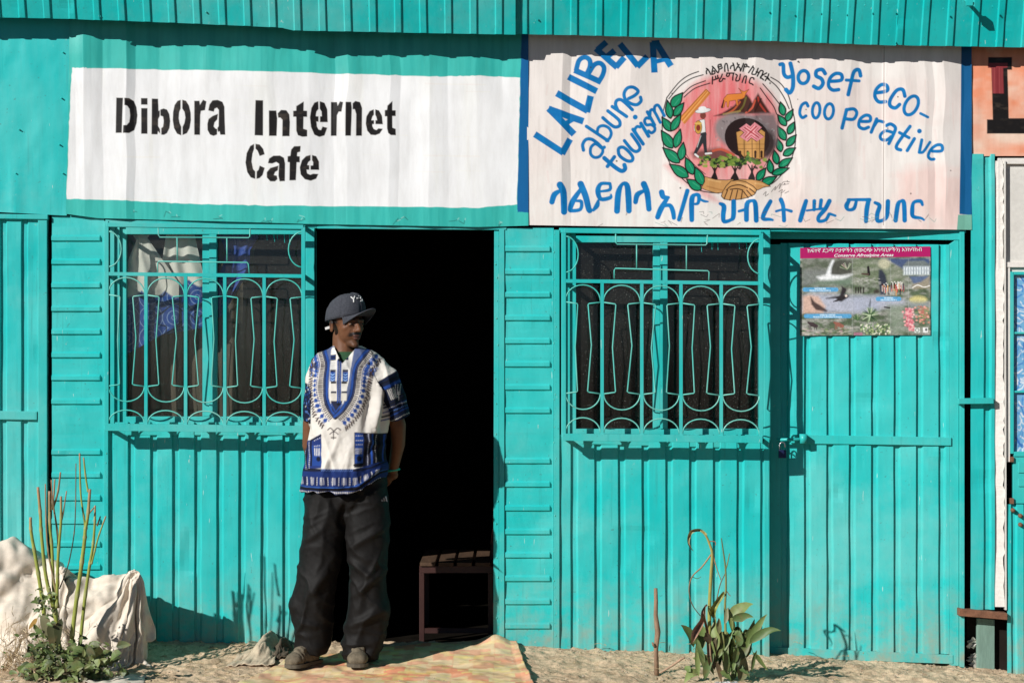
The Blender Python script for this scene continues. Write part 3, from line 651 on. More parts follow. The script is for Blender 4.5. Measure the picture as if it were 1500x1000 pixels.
letters(c1, (340, 130, 5.769), [
    [(205, 105), (270, 107), (268, 403), (197, 400)],
    [(318, 192), (380, 192), (388, 260), (383, 405), (318, 405)], [(392, 215), (420, 187), (465, 190), (490, 225), (495, 290), (492, 408), (430, 408), (432, 270), (415, 252), (396, 252)],
    [(612, 115), (610, 192), (640, 195), (640, 245), (610, 245), (608, 345), (640, 355), (640, 410), (600, 413), (562, 400), (548, 360), (548, 245), (522, 245), (522, 195), (548, 192), (548, 155)],
    [(733, 112), (700, 125), (675, 170), (663, 250), (672, 330), (700, 395), (742, 413), (785, 400), (808, 335), (768, 325), (755, 355), (735, 350), (722, 325), (718, 285), (735, 285), (735, 240), (712, 238), (718, 200), (735, 178)],
    [(745, 112), (785, 125), (808, 180), (812, 288), (747, 288), (747, 240), (762, 238), (760, 200), (745, 175)],
    [(838, 118), (890, 118), (895, 150), (915, 113), (942, 120), (928, 200), (905, 200), (890, 230), (886, 403), (838, 403)],
    [(963, 118), (1010, 118), (1016, 170), (1008, 403), (960, 403)], [(1022, 130), (1045, 110), (1085, 120), (1102, 170), (1100, 403), (1050, 403), (1052, 220), (1040, 180), (1022, 180)],
    [(1200, 180), (1165, 195), (1138, 240), (1132, 300), (1145, 360), (1175, 395), (1215, 398), (1250, 385), (1277, 345), (1240, 340), (1222, 355), (1200, 345), (1188, 320), (1190, 305), (1203, 305), (1203, 272), (1180, 272), (1190, 240), (1202, 225)],
    [(1212, 180), (1245, 190), (1270, 235), (1277, 307), (1214, 305), (1214, 272), (1228, 272), (1222, 245), (1212, 225)],
    [(1358, 110), (1357, 188), (1385, 188), (1385, 237), (1357, 237), (1358, 335), (1385, 345), (1387, 398), (1345, 398), (1322, 380), (1312, 340), (1312, 240), (1293, 240), (1293, 188), (1312, 185), (1315, 150)],
    [(193, 472), (160, 490), (130, 550), (120, 630), (135, 710), (165, 755), (203, 767), (203, 705), (185, 685), (172, 620), (180, 555), (193, 515)],
    [(205, 472), (240, 478), (270, 515), (282, 560), (240, 575), (222, 530), (205, 512)], [(240, 655), (283, 675), (265, 735), (240, 760), (213, 767), (215, 705), (230, 690)],
    [(310, 635), (320, 595), (355, 572), (410, 570), (445, 590), (455, 640), (453, 785), (408, 788), (398, 740), (403, 640), (380, 625), (345, 638)],
    [(398, 655), (393, 695), (370, 710), (360, 735), (385, 740), (390, 770), (370, 788), (330, 788), (300, 755), (300, 710), (330, 675)],
    [(585, 490), (582, 538), (558, 545), (555, 575), (578, 577), (578, 628), (552, 628), (545, 778), (490, 780), (493, 628), (475, 625), (475, 577), (498, 572), (505, 520), (530, 492)],
    [(668, 565), (630, 575), (595, 610), (577, 670), (585, 730), (620, 770), (670, 782), (715, 765), (733, 725), (690, 722), (665, 732), (640, 720), (635, 690), (657, 690), (657, 652), (640, 650), (650, 625), (668, 610)],
    [(680, 565), (715, 575), (738, 620), (740, 690), (668, 690), (668, 655), (688, 652), (690, 625), (680, 610)]])
c1.frame(0, 0, 1)
for i in range(14):   # nail marks, chips along the foot
    x = r.choice([150, 200, 258, 325, 392, 448, 505, 590, 675, 730]) + r.uniform(-9, 9); y = s1bot(x) - r.uniform(2, 12)
    c1.stroke([(x, y), (x + r.uniform(-7, 7), y + r.uniform(-5, 5)), (x + r.uniform(-12, 12), y + r.uniform(-4, 6))], .9, (30, 80, 74), .8); c1.stroke([(x + 1, y - 1), (x + r.uniform(-6, 6), y - 3)], 1.3, (150, 215, 205), .8)
weather(c1, 2, .09)
f1 = folds(31, 100, 775, 7, 44, .0098)
sg = c1.sheet('cafe_sign', M_SIGN, None, lambda X, Y: .026 + (.8 + .9 * sstep(200, 60, Y)) * f1(X, Y) * np.clip((778 - X) / 60, .2, 1) + .02 * np.exp(-((X - 135) / 30) ** 2) * sstep(220, 60, Y) , loc=(wx(435), 0, wz(330)))
tag(sg, 'white painted sign with black stencil letters Dibora Internet Cafe on dented turquoise sheet', 'sign', 'signs along the front')
# plain teal cladding left of it
xs = np.linspace(-120, 106, 90); ys = np.linspace(0, 1, 110)[:, None]; X = np.repeat(xs[None], 110, 0); T = np.array([edge(x) - 20 for x in xs]); B = np.interp(xs, [-120, 0, 100, 106], [308, 311, 316, 316]); Y = T * (1 - ys) + B * ys
X = X - np.clip((X + 120) / 226, 0, 1) * 7 * np.clip((Y - 60) / 250, 0, 1)
dep = .022 + .018 * (fbm(X / 75, Y / 220, 6, 3) - .5) + .006 * (fbm(X / 22, Y / 40, 4, 2) - .5) + .006 * np.exp(-((X - 25) / 10) ** 2) * sstep(210, 300, Y)
V = np.stack([(X - 750) / S, -dep, ZC + (500 - Y) / S], -1).reshape(-1, 3)
mk('cladding_sheet', V, grid_faces(110, 90), M_TEAL, BLD, True)
m = MB()
for (x, y) in [(92, 77), (90, 144), (87, 212), (92, 254), (28, 190), (23, 254)]: m.tube([P(x, y, .018), P(x + .3, y, .034)], [.005, .003], 6)
q = m.build('nail_row', M_TRIM, BLD); q['kind'] = 'stuff'

# --- cooperative sign
s2top = lambda x: edge(x) - 20
s2bot = interp([(772, 330), (900, 332), (1000, 333), (1150, 334), (1300, 335.5), (1417, 337)])
c2 = Canvas(772, 1422, s2top, s2bot, .62, (236, 226, 219))
def warm(X, Y):
    t = np.clip((fbm(X / 110, Y / 60, 5) - .42) * 4, 0, 1) * np.clip((X - 1080) / 160, 0.15, 1) * np.clip((Y - 130) / 90, .25, 1)
    return lin((246, 238, 232)) * (1 - t[..., None]) + lin((248, 218, 210)) * t[..., None]
c2.put((slice(0, c2.ny), slice(0, c2.nx)), np.ones(c2.X.shape), warm)
for i in range(220):
    x = r.uniform(776, 1400); y = r.uniform(60, 330); l = r.uniform(10, 70)
    c2.stroke([(x, y), (x + r.uniform(-3, 3), y + l)], r.uniform(.8, 4), r.choice([(222, 214, 208), (246, 240, 234), (240, 214, 208), (228, 220, 214)]), .28)
c2.frame(0, 0, 1)
BLU = (18, 122, 190)
def blu(X, Y):
    n = fbm(X / 14, Y / 9, 2, 3)[..., None]; return lin((2, 108, 178)) * (1 - n) + lin((14, 134, 202)) * n
RB = (14, 100, 165)
c2.poly([(1407, 60), (1424, 60), (1424, 316), (1404, 314), (1406, 200)], (16, 96, 150))
c2.poly([(1402, 315), (1424, 315), (1424, 340), (1400, 340)], (120, 185, 165))
# emblem
EX = (960, 80, 4.5455); c2.frame(*EX)
def pink(X, Y):
    ex = (X - 960) * 4.5455; ey = (Y - 80) * 4.5455; rr = np.hypot(ex - 420, ey - 380) / 420; n = fbm(ex / 18, ey / 160, 3)
    t = np.clip(1.05 - rr * .55 + (n - .5) * .9, 0, 1)[..., None]; return lin((240, 196, 190)) * (1 - t) + lin((238, 112, 116)) * t
c2.ell(480, 520, 375, 395, pink, 0, .95, soft=6)
c2.poly([(60, 740), (140, 830), (240, 900), (330, 960), (430, 990), (300, 860), (180, 700)], (238, 160, 160), .7, soft=4)
for x in range(0, 5): c2.stroke([(342 + x * 5 - 8, 243 + x * 5), (168 + x * 6, 425 + x * 8)], 16, [(214, 130, 50), (240, 160, 84), (205, 120, 45), (244, 176, 100), (214, 130, 60)][x])
c2.stroke([(335, 238), (362, 262)], 3, (120, 70, 30)); c2.stroke([(335, 238), (175, 410)], 3, (120, 70, 30))
for p_ in ([(75, 290), (150, 195), (215, 145), (285, 118)], [(88, 298), (160, 215), (235, 165), (315, 140)], [(180, 268), (240, 215), (330, 180)], [(188, 288), (260, 230), (360, 196)],
           [(765, 155), (830, 195), (880, 270), (905, 355)], [(742, 165), (805, 215), (855, 290), (888, 365)], [(712, 200), (770, 265), (822, 330)], [(695, 228), (740, 290), (785, 350), (805, 400)]): c2.curve(p_, 7, BLK)
# left and right outline of the disc
c2.curve([(75, 290), (48, 400), (45, 520), (60, 640), (110, 750), (200, 850), (300, 910), (420, 925)], 7, BLK)
c2.curve([(905, 355), (925, 450), (930, 560), (915, 660), (870, 760), (790, 850), (720, 885)], 7, BLK)
c2.curve([(165, 430), (155, 520), (190, 640), (240, 720), (330, 800)], 4, BLK); c2.curve([(810, 400), (815, 520), (790, 620), (750, 700), (690, 800)], 4, BLK)
def leaf(a, b, w_):
    a = np.array(a, float); b = np.array(b, float); t = b - a; L = np.hypot(*t); t /= L; n = np.array([-t[1], t[0]])
    prof = [(0, .10), (.1, .55), (.25, .9), (.42, 1), (.6, .85), (.8, .45), (.93, .15), (1, 0)]
    pts = [tuple(a + t * L * u + n * w_ / 2 * v) for u, v in prof] + [tuple(a + t * L * u - n * w_ / 2 * v) for u, v in reversed(prof)]
    c2.poly(pts, (14, 142, 98), 1, BLK, 9)
    c2.stroke([tuple(a + t * L * .2 + n * w_ * .12), tuple(a + t * L * .6 + n * w_ * .1)], 5, (70, 178, 138), .7)
for a, b, w_ in [((105, 352), (180, 258), 64), ((100, 428), (78, 308), 50), ((122, 412), (188, 325), 50), ((104, 512), (42, 420), 54), ((105, 510), (168, 400), 52), ((112, 625), (38, 508), 66), ((130, 622), (165, 500), 54),
                 ((158, 722), (48, 622), 66), ((165, 705), (185, 588), 54), ((215, 818), (92, 732), 68), ((248, 800), (198, 688), 58), ((300, 902), (205, 832), 62), ((312, 872), (262, 752), 62),
                 ((852, 408), (830, 318), 46), ((865, 448), (914, 368), 42), ((868, 476), (812, 403), 44), ((882, 532), (922, 452), 46), ((864, 572), (810, 478), 50), ((872, 612), (934, 538), 48), ((835, 648), (812, 563), 44),
                 ((850, 672), (930, 625), 48), ((810, 732), (788, 638), 46), ((820, 748), (910, 690), 48), ((768, 792), (755, 698), 46), ((775, 798), (888, 758), 46), ((672, 840), (732, 758), 50), ((700, 868), (806, 815), 54)]: leaf(a, b, w_)
# mountain, fox
c2.poly([(385, 414), (440, 395), (520, 345), (560, 300), (605, 268), (630, 300), (642, 325), (680, 262), (715, 320), (765, 395), (690, 398), (580, 400), (480, 412)], (78, 40, 30), 1, soft=1)
for p_, cl in (([(560, 320), (520, 370), (470, 400)], (210, 100, 60)), ([(600, 290), (580, 350), (540, 395)], (120, 110, 50)), ([(680, 290), (690, 330), (730, 385)], (190, 66, 50)), ([(660, 310), (640, 360), (600, 392)], (220, 96, 70)), ([(700, 300), (660, 380)], (60, 26, 22)), ([(630, 330), (610, 380)], (40, 24, 20)), ([(450, 402), (560, 380)], (170, 140, 70))): c2.curve(p_, 12, cl, .85)
c2.poly([(450, 300), (475, 270), (540, 265), (572, 262), (560, 240), (550, 228), (575, 248), (592, 250), (620, 235), (598, 265), (590, 290), (575, 300), (545, 305), (548, 345), (538, 345), (530, 308), (490, 315), (484, 355), (474, 355), (472, 320), (462, 320), (455, 355), (440, 360), (448, 330)], (236, 140, 60), 1, (110, 50, 25), 3)
c2.stroke([(452, 310), (440, 355, 14)], 8, (90, 30, 20))
# cave and church
c2.ell(590, 530, 205, 125, (150, 142, 142), 18, .95, soft=3); c2.poly([(560, 420), (700, 395), (790, 400), (815, 470), (810, 600), (740, 690), (700, 560)], (128, 118, 120), .9, soft=3)
for i in range(40):
    a = r.uniform(0, 2 * pi); q = r.uniform(.72, 1.0); x = 590 + 200 * q * cos(a); y = 530 + 120 * q * sin(a); c2.stroke([(x, y), (x + r.uniform(-18, 18), y + r.uniform(-10, 10))], r.uniform(4, 12), r.choice([(190, 186, 186), (110, 104, 106), (160, 150, 150), (84, 78, 80)]), .5)
c2.ell(608, 560, 152, 132, (42, 26, 24), 20); c2.ell(720, 600, 75, 95, (52, 36, 34), 10, .9, soft=3)
c2.poly([(535, 520), (590, 500), (640, 560), (700, 500), (728, 520), (720, 690), (690, 700), (640, 690), (590, 690), (548, 640)], (216, 160, 92), 1, (60, 34, 20), 4)
for x in (588, 640, 690): c2.stroke([(x, 570), (x + 2, 690)], 4, (60, 34, 20))
for y in (600, 630): c2.stroke([(548, y), (720, y)], 2.5, (130, 84, 44))
for x in (562, 612, 662, 704): c2.stroke([(x, 655), (x, 685)], 14, (60, 34, 20)); c2.ell(x, 652, 8, 10, (60, 34, 20))
for wd_, cl in ((64, (60, 20, 24)), (56, (240, 152, 160)), (36, (176, 48, 60)), (28, (244, 168, 172)), (8, (176, 48, 60))):
    e_ = 0 if wd_ > 40 else 14
    c2.poly([(a_[0], a_[1]) for a_ in ((575 - wd_ * .35 + e_, 480 + wd_ * .3 + e_ * .6), (575 + wd_ * .5 + e_, 480 - wd_ * .3 + e_ * .6), (700 + wd_ * .35 - e_, 565 - wd_ * .25 - e_ * .6), (700 - wd_ * .5 - e_, 565 + wd_ * .3 - e_ * .6))], cl)
    c2.poly([(a_[0], a_[1]) for a_ in ((685 - wd_ * .5 - e_, 472 - wd_ * .3 + e_ * .6), (685 + wd_ * .35 - e_, 472 + wd_ * .3 + e_ * .6), (580 + wd_ * .5 + e_, 565 + wd_ * .3 - e_ * .6), (580 - wd_ * .35 + e_, 565 - wd_ * .25 - e_ * .6))], cl)
# hiker
c2.stroke([(362, 440), (360, 600), (352, 640)], 3, (150, 60, 60)); c2.poly([(252, 690), (240, 660), (300, 640), (420, 625), (520, 655), (520, 700), (400, 720), (300, 700)], (104, 62, 56), .9, soft=3); c2.curve([(380, 645), (440, 635), (520, 672)], 16, (216, 98, 70), .9)
c2.stroke([(318, 535, 40), (300, 585, 32), (262, 660, 20)], 30, (48, 48, 52)); c2.stroke([(318, 535, 36), (326, 600, 24), (332, 655, 18)], 24, (48, 48, 52))
c2.stroke([(300, 545), (275, 620)], 4, (220, 220, 215)); c2.stroke([(262, 668, 12), (282, 684, 12)], 12, (240, 240, 238)); c2.stroke([(332, 664, 12), (368, 660, 12)], 12, (240, 240, 238))
c2.poly([(290, 440), (325, 435), (332, 520), (290, 530)], (240, 238, 234), 1, (60, 50, 50), 3); c2.stroke([(300, 455), (262, 480), (262, 505)], 14, (240, 238, 234))
c2.ell(283, 488, 24, 44, (214, 160, 70), 0); c2.ell(283, 488, 24, 44, (60, 40, 20), 0, ring=3); c2.ell(283, 492, 14, 20, (140, 52, 34)); c2.stroke([(262, 462), (304, 462)], 8, (240, 200, 110))
c2.ell(314, 410, 20, 24, (128, 62, 50)); c2.ell(314, 378, 52, 15, (238, 238, 236), -8); c2.ell(314, 378, 52, 15, (110, 100, 100), -8, ring=2.5); c2.ell(310, 364, 26, 15, (244, 244, 242), -5)
# trees
for x, w_ in ((392, 1), (528, 1.2), (640, 1)):
    c2.stroke([(x, 740, 8), (x, 790, 16), (x - 2, 825, 46 * w_)], 10, (40, 28, 26)); c2.stroke([(x, 780, 12), (x - 26, 735, 6)], 8, (40, 28, 26)); c2.stroke([(x, 780, 12), (x + 26, 735, 6)], 8, (40, 28, 26))
for i in range(150):
    x = r.gauss(500, 125); y = 715 + r.gauss(0, 17) + 10 * cos(x / 22)
    if 280 < x < 735: c2.ell(x, y, r.uniform(8, 20), r.uniform(6, 13), r.choice([(40, 84, 40), (96, 130, 50), (150, 170, 74), (30, 56, 30), (120, 150, 60), (24, 40, 26)]), r.uniform(-40, 40), .9)
# clasped hands
TAN = (210, 156, 96); c2.poly([(325, 815), (400, 835), (470, 838), (520, 832), (500, 870), (470, 920), (400, 925), (330, 905), (302, 890), (325, 850)], TAN, 1, BLK, 4)
c2.poly([(520, 842), (560, 832), (640, 835), (700, 845), (765, 880), (720, 885), (680, 905), (640, 900), (560, 880)], TAN, 1, BLK, 4)
c2.poly([(470, 875), (500, 845), (545, 838), (600, 850), (650, 880), (672, 905), (655, 935), (610, 955), (560, 965), (500, 972), (455, 965), (436, 945), (445, 915)], TAN, 1, BLK, 5)
for a in ([(478, 905), (455, 962)], [(510, 905), (492, 972)], [(545, 905), (530, 972)], [(578, 905), (568, 965)], [(585, 915), (615, 955)], [(605, 905), (640, 945)], [(625, 895), (662, 925)], [(470, 905), (500, 880), (560, 870), (610, 890)], [(495, 900), (540, 895), (580, 905)]): c2.curve(a, 7, (62, 34, 20))
for a in ([(340, 880), (420, 900), (450, 905)], [(540, 855), (600, 868), (650, 900)], [(660, 860), (720, 868)], [(350, 835), (430, 850)]): c2.curve(a, 9, (236, 190, 130) if a[0][1] < 870 else (176, 120, 66), .7)
# Ethiopic glyphs: strokes with varying width, in close-up units of the big line
GA = dict(frame=(800, 250, 5.357)); GB = dict(frame=(1040, 250, 4.5455))
GL = [('a', [[(108, 115, 45), (135, 175, 45), (140, 325, 42)], [(112, 160, 22), (65, 190, 38), (45, 248, 36)]]),
      ('a', [[(270, 108, 44), (308, 200, 42), (335, 308, 38), (350, 312, 26)], [(270, 150, 26), (212, 235, 38), (188, 300, 34), (200, 316, 26), (268, 305, 24), (275, 245, 24), (232, 240, 16)]]),
      ('a', [[(498, 105, 22), (430, 106, 25), (405, 160, 36), (428, 225, 28), (500, 215, 26), (508, 190, 12)], [(500, 105, 20), (498, 152, 22), (420, 166, 16)], [(408, 238, 18), (398, 275, 34), (370, 312, 20)]]),
      ('a', [[(555, 318, 40), (565, 180, 40), (595, 110, 24), (632, 116, 36), (644, 200, 42), (648, 316, 38)]]),
      ('a', [[(765, 108, 42), (792, 180, 40), (805, 303, 36)], [(768, 160, 22), (715, 190, 36), (700, 248, 32)]]),
      ('a', [[(905, 172, 38), (918, 208, 34), (958, 213, 20)], [(945, 225, 28), (900, 300, 38), (873, 366, 34)], [(912, 282, 20), (968, 275, 28), (992, 320, 32), (1000, 372, 28)]]),
      ('a', [[(1105, 162, 30), (1040, 386, 28)]]),
      ('a', [[(1140, 388, 32), (1140, 230, 36), (1165, 193, 24), (1195, 202, 28), (1188, 258, 22), (1150, 265, 14)], [(1200, 225, 16), (1235, 242, 18), (1265, 246, 12)]]),
      ('b', [[(65, 222, 18), (90, 240, 28), (85, 300, 28), (92, 340, 24), (135, 330, 20), (153, 305, 28), (155, 208, 28)]]),
      ('b', [[(190, 272, 16), (228, 262, 18)], [(240, 328, 28), (243, 225, 28), (275, 203, 18), (298, 222, 28), (305, 333, 28)]]),
      ('b', [[(400, 207, 24), (365, 270, 28), (350, 320, 24), (395, 326, 18), (414, 330, 14)]]),
      ('b', [[(470, 195, 26), (485, 240, 24), (490, 333, 24)], [(438, 272, 14), (490, 260, 14), (538, 272, 18)]]),
      ('b', [[(635, 205, 24), (615, 270, 28), (597, 333, 26)], [(640, 268, 12), (745, 255, 14)], [(690, 205, 22), (688, 262, 20)], [(735, 200, 22), (728, 255, 20)]]),
      ('b', [[(790, 205, 26), (762, 258, 26), (720, 308, 24), (722, 338, 20), (765, 330, 20), (788, 292, 20)], [(795, 290, 16), (830, 302, 14)]]),
      ('b', [[(925, 197, 20), (905, 235, 28), (917, 262, 18), (955, 253, 22), (972, 200, 18)], [(915, 195, 16), (1060, 195, 20)], [(1052, 200, 26), (1040, 260, 28), (1035, 338, 24)]]),
      ('b', [[(1095, 215, 18), (1125, 235, 24), (1110, 290, 26), (1112, 335, 24), (1150, 330, 20), (1173, 300, 26), (1180, 207, 26)]]),
      ('b', [[(1230, 333, 26), (1245, 230, 26), (1265, 206, 18), (1285, 217, 26), (1290, 333, 26)]]),
      ('b', [[(1408, 230, 16), (1395, 206, 22), (1350, 215, 20), (1340, 270, 26), (1347, 308, 22), (1398, 318, 16), (1418, 330, 12)]])]
for fr_, st in GL:
    c2.frame(*(GA if fr_ == 'a' else GB)['frame'])
    for q in st: c2.stroke(smooth_path([(a_, b_, w__ * 1.18) for a_, b_, w__ in q], 4), 20, blu)
def small_glyph(idx, cx, cy, h, rot, w_=3.2):
    fr_, st = GL[idx]; pts = [p for q in st for p in q]; x0 = min(p[0] for p in pts); x1 = max(p[0] for p in pts); y0 = min(p[1] for p in pts); y1 = max(p[1] for p in pts); k = h / (y1 - y0); a = radians(rot)
    for q in st:
        o = []
        for x, y, wd in q: u = (x - (x0 + x1) / 2) * k; v = (y - (y0 + y1) / 2) * k; o.append((cx + u * cos(a) - v * sin(a), cy + u * sin(a) + v * cos(a), max(w_ * 2, wd * k * .8)))
        c2.stroke(smooth_path(o, 3), 3, BLK)
c2.frame(*EX)
for idx, cx, cy, rot in [(0, 345, 122, -28), (1, 385, 108, -22), (2, 425, 98, -14), (3, 468, 92, -6), (4, 510, 88, 0), (5, 548, 88, 4), (6, 574, 90, 6), (7, 602, 96, 14), (6, 632, 104, 18), (8, 655, 115, 22), (9, 688, 130, 28), (10, 718, 145, 32), (11, 742, 158, 36)]: small_glyph(idx, cx, cy, 50, rot, 4.8)
for idx, cx, cy, rot in [(12, 395, 172, -14), (13, 440, 160, -8), (14, 495, 152, 0), (15, 545, 158, 6), (16, 590, 170, 12), (17, 638, 182, 14)]: small_glyph(idx, cx, cy, 46, rot, 4.8)
# painter's scrawl under the wreath
for p_ in ([(715, 935), (735, 915), (728, 945), (750, 930)], [(770, 915), (800, 880), (792, 905), (830, 860), (822, 895), (850, 850), (890, 850)], [(845, 870), (885, 862)], [(820, 915), (845, 900), (835, 925), (860, 905)], [(860, 925), (885, 912)], [(838, 930), (832, 960)], [(875, 840), (880, 850)]): c2.curve(p_, 3.4, (60, 50, 45))
# latin letters
c2.frame(780, 60, 4.7636)
def bars(w_, *segs):
    for a, b in segs:
        a = np.array(a, float); b = np.array(b, float); t = (b - a) / np.hypot(*(b - a)); n = np.array([-t[1], t[0]]) * w_ * .56
        c2.poly([tuple(a + n), tuple(b + n), tuple(b - n), tuple(a - n)], blu)
bars(40, ((15, 655), (215, 785)), ((205, 792), (262, 688)))
bars(42, ((112, 475), (290, 655)), ((110, 480), (355, 565))); bars(30, ((215, 590), (290, 545)))
bars(42, ((168, 370), (385, 492)), ((378, 502), (405, 388)))
bars(40, ((250, 254), (448, 356)))
bars(36, ((292, 208), (478, 292))); c2.stroke(smooth_path([(305, 205), (325, 140), (365, 118), (398, 140), (400, 185), (378, 235)]), 34, blu); c2.stroke(smooth_path([(395, 225), (430, 172), (470, 160), (498, 190), (490, 240), (462, 288)]), 34, blu)
bars(38, ((440, 58), (590, 190)), ((452, 68), (515, 12)), ((510, 122), (572, 72)), ((580, 188), (640, 120)))
bars(38, ((608, 25), (735, 182)), ((728, 186), (800, 112)))
bars(40, ((838, 12), (850, 225)), ((860, 12), (965, 180))); bars(28, ((850, 150), (925, 132))); bars(30, ((830, 18), (885, 14)))
c2.frame(780, 60, 4.7636)
for p_, w_ in [([(355, 765), (350, 725), (372, 692), (410, 690), (450, 715), (485, 748), (500, 745)], 24), ([(480, 750), (440, 722), (408, 745), (405, 790), (430, 815), (465, 810), (488, 780), (488, 750)], 22),
               ([(375, 600), (525, 700)], 24), ([(450, 650), (458, 610), (490, 595), (530, 610), (548, 645), (538, 680), (515, 700)], 22),
               ([(490, 540), (550, 592), (580, 605), (606, 595), (608, 570), (590, 545), (525, 492)], 24), ([(555, 462), (655, 532)], 24), ([(590, 480), (578, 445), (590, 418), (625, 420), (695, 485)], 24),
               ([(668, 408), (712, 385), (735, 355), (700, 328), (660, 335), (638, 370), (645, 410), (680, 440), (725, 450), (755, 425), (752, 398)], 24),
               ([(500, 820), (570, 880), (620, 910), (645, 895), (640, 868)], 30), ([(522, 878), (570, 812)], 26),
               ([(600, 790), (600, 755), (630, 745), (670, 775), (698, 815), (690, 840), (655, 838), (615, 812), (600, 790)], 24),
               ([(640, 700), (690, 760), (722, 775), (745, 760), (742, 730), (690, 655)], 24), ([(700, 622), (770, 722)], 26), ([(722, 652), (712, 625), (728, 602), (748, 605)], 22),
               ([(755, 580), (808, 668)], 26), ([(715, 536)], 34), ([(812, 545), (792, 542), (780, 565), (795, 590), (825, 588), (850, 605), (850, 630), (828, 645), (808, 632)], 22),
               ([(800, 500), (850, 590)], 24), ([(818, 520), (822, 490), (845, 490), (890, 572)], 22), ([(850, 490), (852, 462), (878, 455), (918, 525)], 22)]: c2.stroke(smooth_path(p_), w_, blu)
c2.frame(1130, 80, 5.5556)
def ellp(cx, cy, rx, ry, rot): a = radians(rot); return [(cx + rx * cos(t) * cos(a) - ry * sin(t) * sin(a), cy + rx * cos(t) * sin(a) + ry * sin(t) * cos(a)) for t in np.linspace(0, 2 * pi, 25)]
for p_, w_ in [([(68, 85), (92, 88), (98, 160), (125, 190), (165, 180)], 32), ([(150, 78), (170, 170), (170, 270), (145, 315), (115, 290)], 34), (ellp(255, 190, 42, 52, 8), 30),
               ([(430, 162), (405, 130), (362, 140), (358, 180), (400, 205), (412, 245), (380, 282), (338, 265)], 32), ([(475, 225), (560, 215), (562, 170), (515, 162), (470, 200), (458, 260), (490, 295), (540, 292)], 30),
               ([(720, 178), (705, 130), (665, 148), (640, 240), (618, 332)], 32), ([(602, 215), (708, 220)], 26), ([(855, 315), (935, 300), (932, 258), (890, 250), (848, 290), (838, 345), (868, 388), (922, 388)], 30),
               ([(1078, 345), (1060, 292), (1012, 298), (962, 370), (960, 420), (1000, 440), (1035, 412)], 30), (ellp(1130, 420, 50, 82, 28), 28), ([(1205, 485), (1265, 515)], 22),
               ([(292, 425), (275, 398), (240, 420), (225, 480), (245, 518), (275, 505)], 26), (ellp(358, 460, 30, 62, 5), 26), (ellp(462, 468, 36, 62, 8), 26),
               ([(605, 455), (570, 602)], 30), ([(605, 455), (665, 448), (690, 482), (662, 530), (600, 528)], 28), ([(730, 548), (795, 545), (798, 508), (762, 498), (718, 530), (708, 585), (745, 608), (785, 595)], 28),
               ([(852, 528), (808, 635)], 28), ([(835, 580), (862, 545), (905, 552)], 26), ([(930, 582), (965, 570), (1002, 600), (988, 650), (950, 728)], 28), ([(985, 640), (925, 625), (885, 655), (888, 690), (930, 700), (968, 672)], 26),
               ([(1120, 590), (1025, 720), (1012, 765), (1045, 780)], 28), ([(1035, 640), (1112, 682)], 26), ([(1155, 690), (1098, 785)], 28), ([(1196, 628)], 38), ([(1215, 700), (1195, 800)], 26), ([(1197, 800), (1228, 795), (1282, 718)], 24),
               ([(1300, 790), (1375, 788), (1375, 745), (1335, 742), (1288, 780), (1268, 830), (1288, 855), (1315, 855)], 26)]: c2.stroke(smooth_path(p_), w_, blu)
c2.frame(0, 0, 1)
for i in range(30):
    x = r.uniform(790, 1400); y = s2bot(x) - r.uniform(2, 22)
    c2.stroke([(x, y), (x + r.uniform(-8, 8), y + r.uniform(-6, 6)), (x + r.uniform(-14, 14), y + r.uniform(-3, 4))], .8, r.choice([(60, 60, 60), (110, 160, 150), (90, 80, 76)]), .7)
for i in range(16): c2.stroke([(r.uniform(790, 1395), r.uniform(90, 320))], r.uniform(1.6, 3), (60, 50, 46), .8)
c2.stroke([(1294, 70), (1293, 330)], 1.1, (150, 135, 128), .9); c2.stroke([(1296, 70), (1295, 330)], 1.2, (250, 246, 240), .7)
weather(c2, 5, .11)
f2 = folds(77, 770, 1420, 8, 46, .0092)
sg = c2.sheet('cooperative_sign', M_SIGN, None, lambda X, Y: .020 + f2(X, Y) * np.clip((345 - Y) / 60, .25, 1) + .004 * sstep(1290, 1296, X) , loc=(wx(1090), 0, wz(335)))
tag(sg, 'pinkish white sign with blue hand lettering and a round wreathed emblem above the closed door', 'sign', 'signs along the front')

# --- orange-pink sign cut off by the picture edge, with one big serif letter
c3 = Canvas(1419, 1600, lambda x: edge(x) - 18, lambda x: 229, .8, (246, 206, 180))
def peach(X, Y):
    t = np.clip(.3 + (fbm(X / 50, Y / 28, 2) - .42) * 2.4 + .35 * np.exp(-((Y - 95) / 30) ** 2), 0, 1)[..., None]; return lin((250, 218, 196)) * (1 - t) + lin((246, 158, 122)) * t
c3.put((slice(0, c3.ny), slice(0, c3.nx)), np.ones(c3.X.shape), peach)
c3.frame(1350, 0, 4); c3.poly([(388, 338), (526, 338), (526, 412), (500, 412), (508, 695), (640, 695), (700, 600), (760, 600), (760, 785), (380, 785), (380, 702), (414, 702), (406, 400), (386, 400)], ink)
c3.poly([(388, 372), (500, 372), (500, 398), (474, 402), (478, 550), (412, 550), (406, 402), (388, 398)], (150, 56, 60), .95)
for i in range(30): x = r.uniform(410, 475); c3.stroke([(x, 400), (x + 1, 548)], 3, r.choice([(170, 80, 80), (120, 40, 46)]), .5)
weather(c3, 6, .1)
sg = c3.sheet('orange_sign', M_SIGN, None, lambda X, Y: .010 + .008 * (fbm(X / 60, Y / 60, 3) - .5), loc=(wx(1500), 0, wz(229)))
tag(sg, 'orange and cream painted sign with part of a black and maroon capital letter', 'sign', 'signs along the front')

